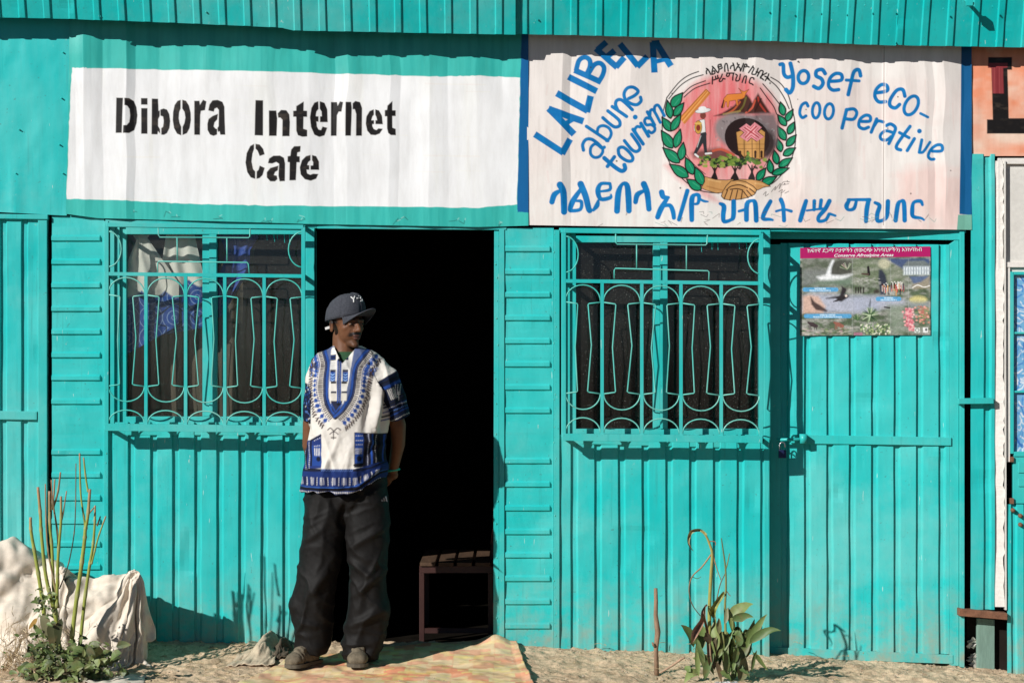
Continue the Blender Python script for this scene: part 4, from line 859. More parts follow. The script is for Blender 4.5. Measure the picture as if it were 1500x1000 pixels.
# ================================================================== POSTER on the closed door
PT = interp([(1172, 363), (1363, 361)]); PB = interp([(1172, 491.5), (1363, 490.5)])
c4 = Canvas(1172, 1363, PT, PB, .55, (120, 130, 110)); c4.frame(1160, 350, 6.668)
def land(X, Y):
    n = fbm(X / 12, Y / 5, 1, 5)[..., None]; m_ = fbm(X / 4, Y / 3, 3, 4)[..., None]; t = np.clip((n - .35) * 3, 0, 1); u = np.clip((m_ - .4) * 3, 0, 1)
    c = lin((86, 104, 72)) * (1 - t) + lin((158, 158, 148)) * t; return c * (1 - .45 * u) + lin((60, 66, 50)) * .45 * u
c4.put((slice(0, c4.ny), slice(0, c4.nx)), np.ones(c4.X.shape), land)
def blob(pts, col, a=.9, soft=1.2): c4.poly(pts, col, a, soft=soft)
blob([(100, 190), (590, 190), (590, 330), (420, 350), (100, 330)], (92, 98, 82), .6); blob([(100, 300), (360, 300), (590, 340), (560, 450), (100, 460)], (120, 124, 122), .7, 3)
blob([(395, 225), (480, 205), (590, 215), (590, 330), (470, 350), (365, 350)], (72, 72, 62)); c4.stroke([(400, 215, 20), (372, 280, 26), (358, 350, 44)], 30, (225, 228, 232), .95, 1.5)
blob([(245, 370), (350, 350), (480, 360), (590, 345), (500, 395), (380, 408), (280, 405)], (228, 230, 232), .95, 2); blob([(250, 410), (590, 380), (590, 450), (200, 450)], (92, 122, 92), .7, 3)
for i in range(16): a = r.uniform(-2.9, -.2); c4.stroke([(540, 300), (540 + 75 * cos(a), 300 + 70 * sin(a))], 6, r.choice([(96, 118, 72), (160, 170, 140), (190, 160, 150), (60, 84, 50)]), .9)
blob([(850, 190), (1345, 190), (1345, 330), (1160, 340), (1080, 290), (960, 220)], (40, 70, 120)); blob([(590, 190), (900, 200), (1085, 300), (1100, 430), (590, 440)], (120, 132, 98), .5, 3); c4.ell(905, 240, 55, 50, (196, 190, 152), 0, .75, soft=2)
blob([(1085, 262), (1130, 215), (1290, 210), (1345, 250), (1345, 270), (1085, 272)], (110, 120, 116)); blob([(1090, 270), (1345, 268), (1345, 350), (1090, 350)], (205, 216, 218))
for x in range(1110, 1345, 26): c4.stroke([(x, 275), (x, 345)], 6, (90, 110, 130))
c4.stroke([(1090, 308), (1345, 306)], 6, (160, 172, 178)); blob([(1150, 365), (1345, 360), (1345, 450), (1200, 460)], (70, 96, 140)); blob([(1180, 440), (1260, 420), (1345, 360), (1345, 480), (1180, 490)], (150, 138, 110), .9)
c4.curve([(1180, 475), (1230, 450), (1290, 470), (1345, 455)], 9, (226, 222, 214)); blob([(850, 300), (880, 300), (915, 350), (930, 420), (900, 540), (865, 545), (845, 400)], (34, 38, 66))
for i in range(30):
    x = 880 + i * 7.4 + r.uniform(-8, 8); y = r.uniform(430, 500); c4.stroke([(x, y, 12), (x + r.uniform(-3, 3), y + 50, 10)], 12, r.choice([(30, 30, 44), (200, 60, 50), (220, 214, 205), (214, 150, 70), (50, 54, 80), (34, 26, 22), (176, 170, 160)]), .95); c4.stroke([(x, y - 12)], 11, r.choice([(60, 38, 28), (225, 220, 212)]))
for x in (625, 650, 672, 700): c4.stroke([(x, 475, 16), (x, 525, 12)], 14, (44, 36, 32), .9)
c4.stroke([(745, 275, 22), (752, 345, 28)], 20, (36, 30, 32)); c4.stroke([(685, 340, 14), (745, 345, 20)], 14, (84, 62, 50)); blob([(800, 500), (850, 490), (860, 530), (800, 530)], (60, 50, 44))
for i in range(60): x = r.uniform(590, 850); y = r.uniform(370, 440); c4.stroke([(x, y), (x + 20, y + r.uniform(-6, 6))], 6, r.choice([(160, 160, 152), (100, 100, 92), (190, 188, 180)]), .6)
blob([(100, 560), (250, 530), (590, 560), (880, 560), (1100, 600), (1100, 640), (600, 720), (340, 720), (100, 700)], (168, 172, 194), .85, 4); blob([(590, 560), (850, 560), (850, 700), (600, 730)], (150, 158, 180), .6, 4)
blob([(105, 560), (170, 545), (260, 560), (330, 660), (300, 720), (105, 725)], (206, 160, 134), .9, 2); c4.stroke([(185, 570, 10), (210, 630, 40), (250, 665, 60), (335, 700, 20)], 30, (66, 46, 44), .95, 1)
c4.stroke([(335, 580, 6), (430, 570, 22), (480, 580, 60), (540, 560, 30)], 30, (44, 38, 40), 1, 1); c4.stroke([(480, 570, 30), (510, 500, 50), (488, 462, 6)], 30, (48, 42, 44), 1, 1); c4.stroke([(405, 612, 8), (470, 590, 24)], 10, (44, 38, 40)); c4.stroke([(530, 555)], 24, (226, 206, 190))
for i in range(44): a = r.uniform(0, 2 * pi); c4.stroke([(765, 745, 16), (765 + 85 * cos(a), 745 + 80 * sin(a), 4)], 8, r.choice([(60, 96, 52), (120, 148, 92), (38, 66, 38), (176, 196, 150)]), .9)
c4.stroke([(768, 585, 8), (760, 650, 24)], 20, (110, 116, 130)); 
for i in range(26): a = r.uniform(-3, 0); c4.stroke([(640, 790, 12), (640 + 50 * cos(a), 790 + 60 * sin(a), 4)], 8, r.choice([(60, 96, 52), (110, 138, 82)]), .9)
for i in range(130): x = r.uniform(660, 960); y = r.uniform(830, 930); c4.ell(x, y, r.uniform(5, 16), r.uniform(4, 10), r.choice([(80, 124, 60), (130, 164, 90), (56, 90, 44), (160, 180, 110), (230, 228, 200)]), r.uniform(0, 180), .8)
blob([(930, 640), (1100, 640), (1090, 930), (980, 930)], (124, 140, 118), .7, 4); c4.stroke([(905, 665, 12), (955, 672, 14)], 14, (40, 34, 34))
c4.ell(1235, 595, 85, 38, (214, 200, 108), 0, .9, soft=2); blob([(1130, 610), (1345, 610), (1345, 680), (1140, 680)], (130, 140, 140), .8, 3)
for i in range(110): x = r.gauss(1150, 22); y = r.uniform(675, 890); c4.ell(x, y, 12, 10, r.choice([(224, 104, 118), (236, 140, 146), (200, 74, 96), (244, 176, 172)]), 0, .85)
for i in range(110): x = r.gauss(1285, 34); y = r.uniform(660, 820); c4.ell(x, y, 12, 9, r.choice([(206, 116, 96), (226, 150, 130), (180, 88, 72), (150, 130, 90), (120, 140, 80)]), 0, .85)
for x, col in ((200, (66, 50, 52)), (455, (150, 84, 62))): c4.stroke([(x - 40, 815, 18), (x, 835, 42), (x + 40, 850, 30)], 30, col, 1); [c4.stroke([(x + q, 845, 10), (x + q + 2, 885, 6)], 6, col) for q in (-32, -16, 18, 38)]
for i in range(60): x = r.uniform(100, 600); y = r.uniform(870, 935); c4.ell(x, y, 18, 5, r.choice([(120, 140, 84), (180, 150, 150), (90, 110, 66), (200, 190, 170)]), 0, .6)
for x0, x1, y in ((105, 455, 494), (118, 585, 752), (820, 1070, 585)):
    c4.stroke([(x0 + 20, y), (x1 - 22, y + (0 if x0 < 500 else 0))], 42, (36, 152, 206), 1)
    x = x0 + 40 
    for row, (a, b) in enumerate(((-9, .32), (9, .6))):
        L = (x1 - x0) * b; xx = (x0 + x1) / 2 - L / 2
        while xx < (x0 + x1) / 2 + L / 2: c4.stroke([(xx, y + a - 4), (xx + 3, y + a + 4)], 5, (220, 238, 246), .9); xx += r.uniform(8, 14)
c4.poly([(1198, 866), (1250, 866), (1250, 915), (1198, 915)], (206, 212, 204)); c4.ell(1224, 890, 17, 17, (96, 116, 98), ring=7); c4.poly([(1280, 864), (1330, 864), (1330, 913), (1280, 913)], (222, 222, 218)); c4.ell(1312, 885, 12, 14, (90, 96, 96)); c4.poly([(605, 912), (690, 912), (690, 945), (605, 945)], (176, 92, 130), .7)
c4.poly([(80, 70), (1360, 70), (1360, 172), (80, 190)], (176, 26, 98))
for x in (590, 965, 1140): c4.stroke([(x, 190), (x, 940)], 4, (190, 196, 196), .35)
PK = .5 * 1  
c4.C = c4.C * .78 + c4.C.mean(-1, keepdims=True) * .26; c4.multiply(.86 + .62 * fbm(c4.X / 1.6, c4.Y / 1.6, 4, 3)); c4.frame(1160, 350, 6.668); c4.poly([(80, 70), (1360, 70), (1360, 172), (80, 190)], (178, 28, 100))
po = thing('conservation_poster', 'colourful nature conservation poster with a magenta heading stuck on the closed turquoise door', 'poster', P(1267, 427, DR + .012))
f4 = folds(5, 1170, 1365, 14, 30, .0007)
kx = 1 - (DR + .020) / D
def pos4(X, Y): return DR + .0195 + f4(X, Y)
dd = pos4(c4.X, c4.Y); V = np.stack([(c4.X - 750) / S * kx, -dd, ZC + (500 - c4.Y) / S * kx], -1).reshape(-1, 3)
mk('printed_sheet', V, grid_faces(c4.ny, c4.nx), M_PRINT, po, True, np.clip(c4.C / 1.12, .002, .84).reshape(-1, 3))
M_LET = plain('white_print', (.8, .74, .76), .4, 20, .03)
def text(body, x0, x1, yb, h, parent, d, mat, shear=0.0, rot=0.0, bold=0.0):
    cu = bpy.data.curves.new('heading_text', 'FONT'); cu.body = body; cu.size = 1; cu.resolution_u = 3; cu.shear = shear; cu.offset = bold
    to = bpy.data.objects.new('tmp', cu); COL.objects.link(to); bpy.context.view_layer.update()
    dg = bpy.context.evaluated_depsgraph_get(); me = bpy.data.meshes.new_from_object(to.evaluated_get(dg)); bpy.data.objects.remove(to)
    n = len(me.vertices); v = np.zeros(n * 3, np.float32); me.vertices.foreach_get('co', v); v = v.reshape(-1, 3); F = [tuple(p.vertices) for p in me.polygons]; bpy.data.meshes.remove(me)
    mn, mx_ = v.min(0), v.max(0); X = x0 + (v[:, 0] - mn[0]) / (mx_[0] - mn[0]) * (x1 - x0); Y = yb - (v[:, 1] - mn[1]) / (mx_[1] - mn[1]) * h + rot * (X - x0)
    k = 1 - d / D; W = np.stack([(X - 750) / S * k, np.full(n, -d), ZC + (500 - Y) / S * k], -1); return mk('heading_text', W, F, mat, parent)
text("\u12a8\u134d\u1270\u129b \u12f0\u130b\u121b \u1266\u1273\u12ce\u127d\u1295 (\u12e8\u12cd\u122d\u132d \u12a0\u12ab\u1263\u1262\u12ce\u127d\u1295) \u12a5\u1295\u12a8\u1263\u12a8\u1265", 1183, 1350, 371.5, 7.6, po, DR + .0212, M_LET, 0, -.012, .006)
text("Conserve Afroalpine Areas", 1222, 1309, 377.8, 6.0, po, DR + .0212, M_LET, .3, -.01, .02)
bpy.context.view_layer.update()
for o in po.children: swing(o)

# ================================================================== LOOSE THINGS ON THE FRONT
lk = thing('padlock', 'dark blue padlock hanging open on the bolt of the closed turquoise door', 'padlock', P(1146, 660, -.04))
a = np.array(P(1146, 664, -.035)); MB().wbox(a[0] - .019, a[0] + .019, a[1] - .01, a[1] + .01, a[2] - .022, a[2] + .018).build('body', M_LOCK, lk, bevel=.004)
MB().tube([a + (-.013, 0, .015), a + (-.014, 0, .042)] + [a + (.013 * cos(t), 0, .042 + .014 * sin(t)) for t in np.linspace(pi, 0, 7)] + [a + (.013, 0, .03)], .0032, 6).build('shackle', plain('steel', (.4, .4, .42), .3, 30, .1, metallic=.9), lk, True)

def remesh(solids, vox, sm=4, name='tmp'):
    V = []; F = []
    for v, f in solids:
        n = len(V); V += [tuple(q) for q in v]; F += [tuple(i + n for i in g) for g in f]
    me = bpy.data.meshes.new(name); me.from_pydata(V, [], F); me.update(); o = bpy.data.objects.new(name, me); COL.objects.link(o)
    m = o.modifiers.new('r', 'REMESH'); m.mode = 'VOXEL'; m.voxel_size = vox; m.adaptivity = 0
    s = o.modifiers.new('s', 'SMOOTH'); s.factor = .5; s.iterations = sm
    bpy.context.view_layer.update(); dg = bpy.context.evaluated_depsgraph_get(); e = o.evaluated_get(dg).to_mesh()
    n = len(e.vertices); v = np.zeros(n * 3, np.float32); e.vertices.foreach_get('co', v); nn = np.zeros(n * 3, np.float32); e.vertices.foreach_get('normal', nn)
    k = len(e.polygons); li = np.zeros(len(e.loops), np.int32); e.loops.foreach_get('vertex_index', li)
    assert len(li) == 4 * k
    o.evaluated_get(dg).to_mesh_clear(); bpy.data.objects.remove(o); bpy.data.meshes.remove(me)
    return v.reshape(-1, 3).astype(float), nn.reshape(-1, 3).astype(float), li.reshape(-1, 4)
def ellipsoid(c, r, R=None, n=18):
    V = []; F = []
    for i in range(1, n):
        for j in range(2 * n):
            t = pi * i / n; p = 2 * pi * j / (2 * n); q = np.array([r[0] * sin(t) * cos(p), r[1] * sin(t) * sin(p), r[2] * cos(t)]); V.append((R @ q if R is not None else q) + np.array(c))
    top = np.array([0, 0, r[2]]); bt = -top; V += [(R @ top if R is not None else top) + np.array(c), (R @ bt if R is not None else bt) + np.array(c)]; m = 2 * n; a, b = len(V) - 2, len(V) - 1
    for i in range(n - 2):
        for j in range(m): F.append((i * m + j, (i + 1) * m + j, (i + 1) * m + (j + 1) % m, i * m + (j + 1) % m))
    for j in range(m): F.append((a, j, (j + 1) % m)); F.append((b, (n - 2) * m + (j + 1) % m, (n - 2) * m + j))
    return V, F
def cone(pts, radii, n=16):
    """capsule-like tube with round ends; radii may be (ru, rv) tuples"""
    pts = [np.array(p, float) for p in pts]; R = [(q, q) if not hasattr(q, '__len__') else q for q in radii]
    t0 = pts[1] - pts[0]; t0 /= np.linalg.norm(t0); t1 = pts[-1] - pts[-2]; t1 /= np.linalg.norm(t1); P_ = []; Q_ = []
    for a in (80, 50, 25): P_.append(pts[0] - t0 * sin(radians(a)) * min(R[0])); Q_.append((R[0][0] * cos(radians(a)), R[0][1] * cos(radians(a))))
    P_ += pts; Q_ += R
    for a in (25, 50, 80): P_.append(pts[-1] + t1 * sin(radians(a)) * min(R[-1])); Q_.append((R[-1][0] * cos(radians(a)), R[-1][1] * cos(radians(a))))
    V = []; F = []; u = None
    for i, p in enumerate(P_):
        t = P_[min(i + 1, len(P_) - 1)] - P_[max(i - 1, 0)]; t = t / np.linalg.norm(t)
        if u is None: a = np.array([1.0, 0, 0]) if abs(t[0]) < .8 else np.array([0, 1.0, 0]); u = a - t * np.dot(a, t)
        u = u - t * np.dot(u, t); u /= np.linalg.norm(u); v = np.cross(t, u)
        for k in range(n): V.append(p + Q_[i][0] * cos(2 * pi * k / n) * u + Q_[i][1] * sin(2 * pi * k / n) * v)
    for i in range(len(P_) - 1):
        for k in range(n): F.append((i * n + k, i * n + (k + 1) % n, (i + 1) * n + (k + 1) % n, (i + 1) * n + k))
    F.append(tuple(range(n - 1, -1, -1))); F.append(tuple((len(P_) - 1) * n + k for k in range(n))); return V, F
def loft(rings, n=40, power=2.4):
    """rings: (cx, cy, z, rx, ry) world; superellipse sections, closed"""
    V = []; F = []
    for cx, cy, z, rx, ry in rings:
        for k in range(n):
            a = 2 * pi * k / n; c = cos(a); s = sin(a); V.append((cx + rx * abs(c) ** (2 / power) * (1 if c > 0 else -1), cy + ry * abs(s) ** (2 / power) * (1 if s > 0 else -1), z))
    for i in range(len(rings) - 1):
        for k in range(n): F.append((i * n + k, i * n + (k + 1) % n, (i + 1) * n + (k + 1) % n, (i + 1) * n + k))
    F.append(tuple(range(n - 1, -1, -1))); F.append(tuple((len(rings) - 1) * n + k for k in range(n))); return V, F

# ---------------- curtains behind the first window
def curtain(x0f, x1f, y0, y1, d, cfun, folds_n, amp, seed, name, label, loc):
    ny, nx = 150, 110; t = np.linspace(0, 1, ny)[:, None]; s = np.linspace(0, 1, nx)[None, :]; Y = y0 + (y1 - y0) * t + 0 * s
    a = np.interp(Y[:, 0], *zip(*x0f))[:, None]; b = np.interp(Y[:, 0], *zip(*x1f))[:, None]; X = a + (b - a) * s
    dep = d + amp * np.sin(s * folds_n * 2 * pi + 2.5 * vn(s * 3 + 0 * t, t * 3, seed)) * (.35 + .65 * t) + .012 * (vn(s * 5 + 0 * t, t * 4, seed + 1) - .5)
    Y = Y - (s * 46 * t if y1 > 515 and y1 < 600 else s * 14 * t)
    C = cfun(X, Y); V = np.stack([(X - 750) / S * (1 - dep / D), -dep, ZC + (500 - Y) / S * (1 - dep / D)], -1).reshape(-1, 3)
    o = mk(name, V, grid_faces(ny, nx), M_CURT, None, True, C.reshape(-1, 3), loc=loc); return tag(o, label, 'curtain', 'curtains behind the first window')
def batik(X, Y, y_edge):
    n = fbm(X / 9, Y / 9, 3, 3); sw = np.abs(((np.hypot(X % 34 - 17, (Y % 30) - 15) / 3.4) % 2) - 1); wh = lin((232, 226, 216)) / 1.1
    bl = lin((44, 78, 150)) * (1 - .5 * n[..., None]) + lin((14, 24, 70)) * .5 * n[..., None]; t = np.clip((Y - y_edge - 10 * np.abs(np.sin(X / 11))) / 3, 0, 1)[..., None]
    c = wh * (1 - t) + bl * t; k = (np.clip((.22 - sw) * 6, 0, 1) * .55 * t[..., 0])[..., None]; c = c * (1 - k) + lin((176, 196, 226)) * k
    return np.clip(c, 0, .84)
curtain([(335, 188), (352, 200), (380, 188), (520, 180)], [(335, 224), (352, 216), (440, 262), (520, 262)], 338, 522, -.064, lambda X, Y: batik(X, Y, 424), 2.2, .008, 1, 'curtain', 'narrow white curtain with long blue batik hem at the left of the first window', P(215, 500, -.16))
curtain([(338, 244), (420, 232), (498, 240)], [(338, 284), (420, 300), (498, 322)], 340, 490, -.09, lambda X, Y: batik(X, Y, 408), 2.6, .014, 3, 'curtain', 'white curtain with dark blue swirls hanging beside the mullion in the first window', P(265, 490, -.2))
def blucloth(X, Y):
    n = fbm(X / 7, Y / 9, 2, 4)[..., None]; return lin((30, 44, 120)) * (1 - n) + lin((70, 96, 170)) * n + .05 * (np.abs(np.sin(X / 3 + Y / 5 + 4 * n[..., 0])) < .15)[..., None]
curtain([(335, 316), (370, 332), (400, 322), (470, 316)], [(335, 388), (370, 366), (400, 366), (470, 330)], 336, 470, -.08, blucloth, 2.5, .012, 5, 'curtain', 'gathered dark blue cloth hanging behind the right pane of the first window', P(340, 470, -.15))
curtain([(335, 150), (640, 150)], [(335, 372), (640, 372)], 330, 640, -.20, lambda X, Y: (lin((86, 78, 68)) * (1 + .25 * (fbm(X / 14, Y / 50, 1) - .5)[..., None])), 6, .03, 7, 'curtain', 'long drab brown curtain hanging furthest back in the first window', P(260, 640, -.36))

# ---------------- bench in the doorway
bn = thing('slatted_bench', 'brown steel bench with worn wooden slats standing inside the open doorway', 'bench', (wx(672), .45, -.01))
bx0, bx1, by0, by1, zs = (614 - 750) / S * 1.02, (722 - 750) / S * 1.02, .21, .85, .365
for i in range(4):
    a = bx0 + (bx1 - bx0) * (i + .04) / 4; b = bx0 + (bx1 - bx0) * (i + .86) / 4
    MB().wbox(a, b, by0 - .01, by1, zs, zs + .018).build('slat', M_WOOD, bn, bevel=.002)
MB().wbox(bx0, bx1, by0 + .001, by0 + .025, zs - .035, zs - .001).build('seat_frame', M_BROWN, bn); MB().wbox(bx0, bx1, by1 - .03, by1, zs - .035, zs - .001).build('seat_frame', M_BROWN, bn)
for a, b in ((bx0, by0), (bx1 - .025, by0), (bx0, by1 - .03), (bx1 - .025, by1 - .03)): MB().wbox(a, a + .025, b, b + .025, -.012, zs - .036).build('leg', M_BROWN, bn, bevel=.002)
MB().wbox(bx0 + .026, bx1 - .026, by0 + .002, by0 + .022, .03, .055).build('stretcher', M_BROWN, bn); MB().wbox(bx1 - .024, bx1 - .002, by0 + .03, by1 - .035, .03, .055).build('stretcher', M_BROWN, bn)
for b in (by0 + .12, by1 - .03): MB().tube([(bx1 - .008, b, zs + .02), (bx1 + .03, b, zs + .33)], .013, 6).build('back_post', M_BROWN, bn)
MB().wbox(bx1 - .002, bx1 + .022, by0 + .05, by1, zs + .15, zs + .25).build('backrest', M_WOOD, bn, bevel=.003)

# ---------------- vinyl mat
def mat_cloth():
    nu, nv = 230, 110; U, Vv = np.meshgrid(np.linspace(0, 1, nu), np.linspace(0, 1, nv))   # v 0 = back edge
    back = [(0, -.28), (.35, -.13), (.62, -.02), (.80, .03), (1, -.03)]
    by = np.interp(U, *zip(*back)); fy = -1.25; Y = by + (fy - by) * Vv
    xl = wx(455) - .05 + .30 * -Vv; xr = wx(752) + .015 + .10 * Vv; X = xl + (xr - xl) * U + .008 * (fbm(U * 6, Vv * 6, 2) - .5)
    Z = ground_z(X, np.minimum(Y, -.0)) + .012 + .010 * (fbm(X * 5, Y * 6, 4, 3) - .5) + .035 * np.exp(-((U - .90) / .06) ** 2) * np.exp(-(Vv / .12) ** 2) + .012 * np.clip((U - .97) / .03, 0, 1)
    kx = (X * S + 750) / 29.0; ky = (Y * 10.6); sx = kx + .2 * (np.floor(ky) % 2)
    cell = _rt[2][(np.floor(sx).astype(int) * 3) % 256, np.floor(ky * 1.0).astype(int) % 256]; cell2 = _rt[3][np.floor(sx * 2).astype(int) % 256, np.floor(ky * 3).astype(int) % 256]
    A = lin((244, 206, 158)); B = lin((234, 148, 112)); Cc = lin((244, 210, 132)); c = A * np.ones(X.shape + (1,)); 
    t = (cell > .5)[..., None] * .9; c = c * (1 - t) + B * t; t = (cell2 > .72)[..., None] * .7; c = c * (1 - t) + Cc * t
    w_ = np.clip((fbm(X * 6, Y * 9, 1, 5) - .40) * 2.6, 0, .42)[..., None]; c = c * (1 - w_) + lin((236, 204, 172)) * w_
    gx = np.abs((kx * .5) % 1 - .5); gy = np.abs((ky * .5) % 1 - .5); g = (np.clip(1 - np.minimum(gx, gy) / .02, 0, 1) * .3)[..., None]; c = c * (1 - g) + lin((176, 120, 80)) * g
    dt = np.clip((fbm(X * 14, Y * 14, 5, 4) - .55) * 4, 0, .5)[..., None]; c = c * (1 - dt) + lin((190, 150, 112)) * dt
    o = mk('vinyl_mat', np.stack([X, Y, Z], -1).reshape(-1, 3), grid_faces(nv, nu), M_VINYL, None, True, np.clip(c.reshape(-1, 3) * 1.05, 0, .84), loc=(wx(600), -.6, 0))
    s = o.modifiers.new('t', 'SOLIDIFY'); s.thickness = .003; tag(o, 'worn orange and yellow checked vinyl mat on the ground before the doorway', 'mat')
mat_cloth()

# ---------------- dirty rag left of the man
def rag(x0, x1, y0, y1, seed, col, name, label, peak=.12):
    nu, nv = 60, 60; U, Vv = np.meshgrid(np.linspace(0, 1, nu), np.linspace(0, 1, nv))
    X = x0 + (x1 - x0) * (U + .25 * (1 - Vv) * (1 - U)) + .03 * (fbm(U * 3, Vv * 3, seed) - .5); Y = y0 + (y1 - y0) * Vv + .03 * (fbm(U * 4, Vv * 3, seed + 1) - .5)
    h = peak * np.exp(-((U - .62) / .22) ** 2 - ((Vv - .35) / .4) ** 2) + (.012 + .12 * peak) * ridge(fbm(U * 5 + Vv * 2, Vv * 2, seed)) ** 2
    Z = ground_z(X, Y) + .003 + h; mat = plain(name + '_cloth', col, .95, 30, .2, .4)
    o = mk(name, np.stack([X, Y, Z], -1).reshape(-1, 3), grid_faces(nv, nu), mat, None, True, loc=(x0, y0, 0)); s = o.modifiers.new('t', 'SOLIDIFY'); s.thickness = .003; s.offset = 1; tag(o, label, 'rag', 'rags lying on the earth'); return o
rag(wx(352), wx(418), -.02, -.50, 3, (.56, .45, .32), 'crumpled_rag', 'dirty beige rag crumpled on the earth beside the shoe and the mat', .07)
rag(wx(396), wx(430), -.06, -.36, 5, (.10, .075, .05), 'crumpled_rag', 'small dark brown rag bunched between the beige rag and the trousers', .055)
rag(wx(1018), wx(1056), -.72, -.86, 6, (.62, .60, .58), 'cloth_scrap', 'scrap of white cloth lying at the foot of the leafy plant', .006)

# ---------------- sacks
M_SACKC = plain('unbleached_cotton', (.76, .67, .56), .95, 60, .08, .12, spec=.08); 
def sack_pile():
    """the cotton is a sheet draped over lumps by relaxing a net of threads, so its folds are real ones"""
    K = lambda px, py, d: np.array(P(px, py, d)); t = thing('cotton_sack_pile', 'bundled off-white cotton sack slumped against the turquoise wall at the left edge', 'sack', (wx(90), -.42, -.03))
    EL = [(K(108, 915, .30), (.27, .19, .255)), (K(160, 900, .28), (.135, .18, .215)), (K(10, 885, .30), (.24, .20, .29)), (K(-90, 900, .32), (.30, .22, .36)), (K(50, 990, .46), (.38, .22, .15)), (K(60, 898, .27), (.2, .17, .26)), (K(172, 935, .36), (.12, .16, .15))]
    ny, nx = 130, 176; x0, x1 = wx(-110), wx(232); sp = .0122
    rs = np.random.RandomState(4); u = np.linspace(0, 1, nx)[None, :] * np.ones((ny, 1)); v = np.linspace(0, 1, ny)[:, None] * np.ones((1, nx))
    X = x0 + (x1 - x0) * u; Y = -.03 - .92 * v; Z = .64 - .12 * sstep(.3, .7, u) - .35 * v ** 2
    p = np.stack([X, Y, Z], -1); p += .012 * (rs.rand(ny, nx, 3) - .5); p[..., 2] += .03 * (fbm(u * 14, v * 11, 3, 2) - .5); q = p.copy()
    L0 = sp * (1 + .10 * (fbm(u * 5, v * 5, 6, 2) - .5))
    jj, ii = np.mgrid[0:ny, 0:nx]; pins = []
    for (kx_, ky_, kd), (kj, ki), rad, sc_ in (((197, 842, .40), (58, 146), 11, .22), ((30, 935, .56), (104, 62), 11, .15), ((88, 838, .44), (50, 88), 6, .35), ((150, 950, .50), (104, 126), 7, .3), ((-20, 850, .5), (52, 30), 8, .2)):
        m = np.hypot(jj - kj, ii - ki) < rad; pins.append((m, K(kx_, ky_, kd), np.stack([(ii - ki) * sp * sc_, -(jj - kj) * sp * .12, -(jj - kj) * sp * sc_], -1)))
    left = ii < 2; hold = p.copy(); hold[..., 0] += .0
    def con(a, b, L, k):
        d = p[b] - p[a]; l = np.sqrt((d * d).sum(-1, keepdims=True)) + 1e-9; c = k * .5 * (l - L) / l * d; p[a] += c; p[b] -= c
    S_ = slice; N_ = None
    sets = []
    for o in (0, 1):
        sets.append(((S_(N_), S_(o, nx - 1, 2)), (S_(N_), S_(o + 1, nx, 2)), 1, .9)); sets.append(((S_(o, ny - 1, 2), S_(N_)), (S_(o + 1, ny, 2), S_(N_)), 1, .9))
    for a0 in (0, 1):
        for b0 in (0, 1):
            na = (ny - 1 - a0 + 1) // 2; nb = (nx - 1 - b0 + 1) // 2
            sets.append(((S_(a0, a0 + 2 * na - 1, 2), S_(b0, b0 + 2 * nb - 1, 2)), (S_(a0 + 1, a0 + 2 * na, 2), S_(b0 + 1, b0 + 2 * nb, 2)), 2 ** .5, .25)); sets.append(((S_(a0 + 1, a0 + 2 * na, 2), S_(b0, b0 + 2 * nb - 1, 2)), (S_(a0, a0 + 2 * na - 1, 2), S_(b0 + 1, b0 + 2 * nb, 2)), 2 ** .5, .25))
    def bend():
        for k, st in ((2, .12), (4, .05)):
            for ax in (0, 1):
                n = (ny, nx)[ax]; a = [S_(N_), S_(N_)]; b = [S_(N_), S_(N_)]; a[ax] = S_(0, n - k); b[ax] = S_(k, n); a = tuple(a); b = tuple(b)
                d = p[b] - p[a]; l = np.sqrt((d * d).sum(-1, keepdims=True)) + 1e-9; L = L0[a][..., None] * k; c = st * .25 * np.minimum(l - L * .97, 0) / l * d; p[a] += c; p[b] -= c
    for it in range(430):
        vel = (p - q) * .93; q = p.copy(); p = p + vel; p[..., 2] -= .00042
        if it < 200: p[..., 1] += np.where(v > .6, .00008, 0)
        w_ = min(1, it / 160); w_ = w_ ** 2
        for m, kn, off in pins: p[m] = p[m] * (1 - w_) + (kn + off[m]) * w_
        p[left, 0] = hold[left, 0]
        for _ in range(2):
            for a, b, L, k in sets: con(a, b, L0[a][..., None] * L, k)
            bend()
        for c, r_ in EL:
            d = (p - c) / np.array(r_); m = np.sqrt((d * d).sum(-1)); i_ = m < 1; d = d[i_] / m[i_][:, None]; tgt = c + d * np.array(r_); mv = tgt - p[i_]; p[i_] = tgt; q[i_] += (p[i_] - q[i_]) * .5 * (np.abs(mv).sum(-1) > 0)[:, None]
        p[..., 1] = np.minimum(p[..., 1], -.024); g = -.07 + 0 * p[..., 0] + .03; lo = p[..., 2] < g; p[..., 2] = np.maximum(p[..., 2], g); q[lo] = q[lo] * .3 + p[lo] * .7
    fold = lambda a_, b_, sd_: np.sqrt(np.abs(2 * fbm(a_, b_, sd_, 1) - 1) + .01)
    for c_, r_c, wt in (((58, 146), 62., 1.0), ((104, 62), 60., .8)):
        a_ = np.arctan2(jj - c_[0], c_[1] - ii) if c_[1] > 100 else np.arctan2(c_[0] - jj, ii - c_[1]); rr = np.hypot(jj - c_[0], ii - c_[1]); wq = 1.6 * fbm(ii / 34., jj / 34., 3, 2); msk = sstep(8, 26, rr) * np.exp(-rr / 150) * wt
        h = .060 * (fold(a_ * 4.5 + wq, rr / 60. + wq, 2) - .6) + .030 * (fold(a_ * 9 + 2 * wq, rr / 32. + wq, 4) - .6) + .020 * (fold(a_ * 20 + 5 * wq, rr / 14. + 2 * wq, 6) - .6)
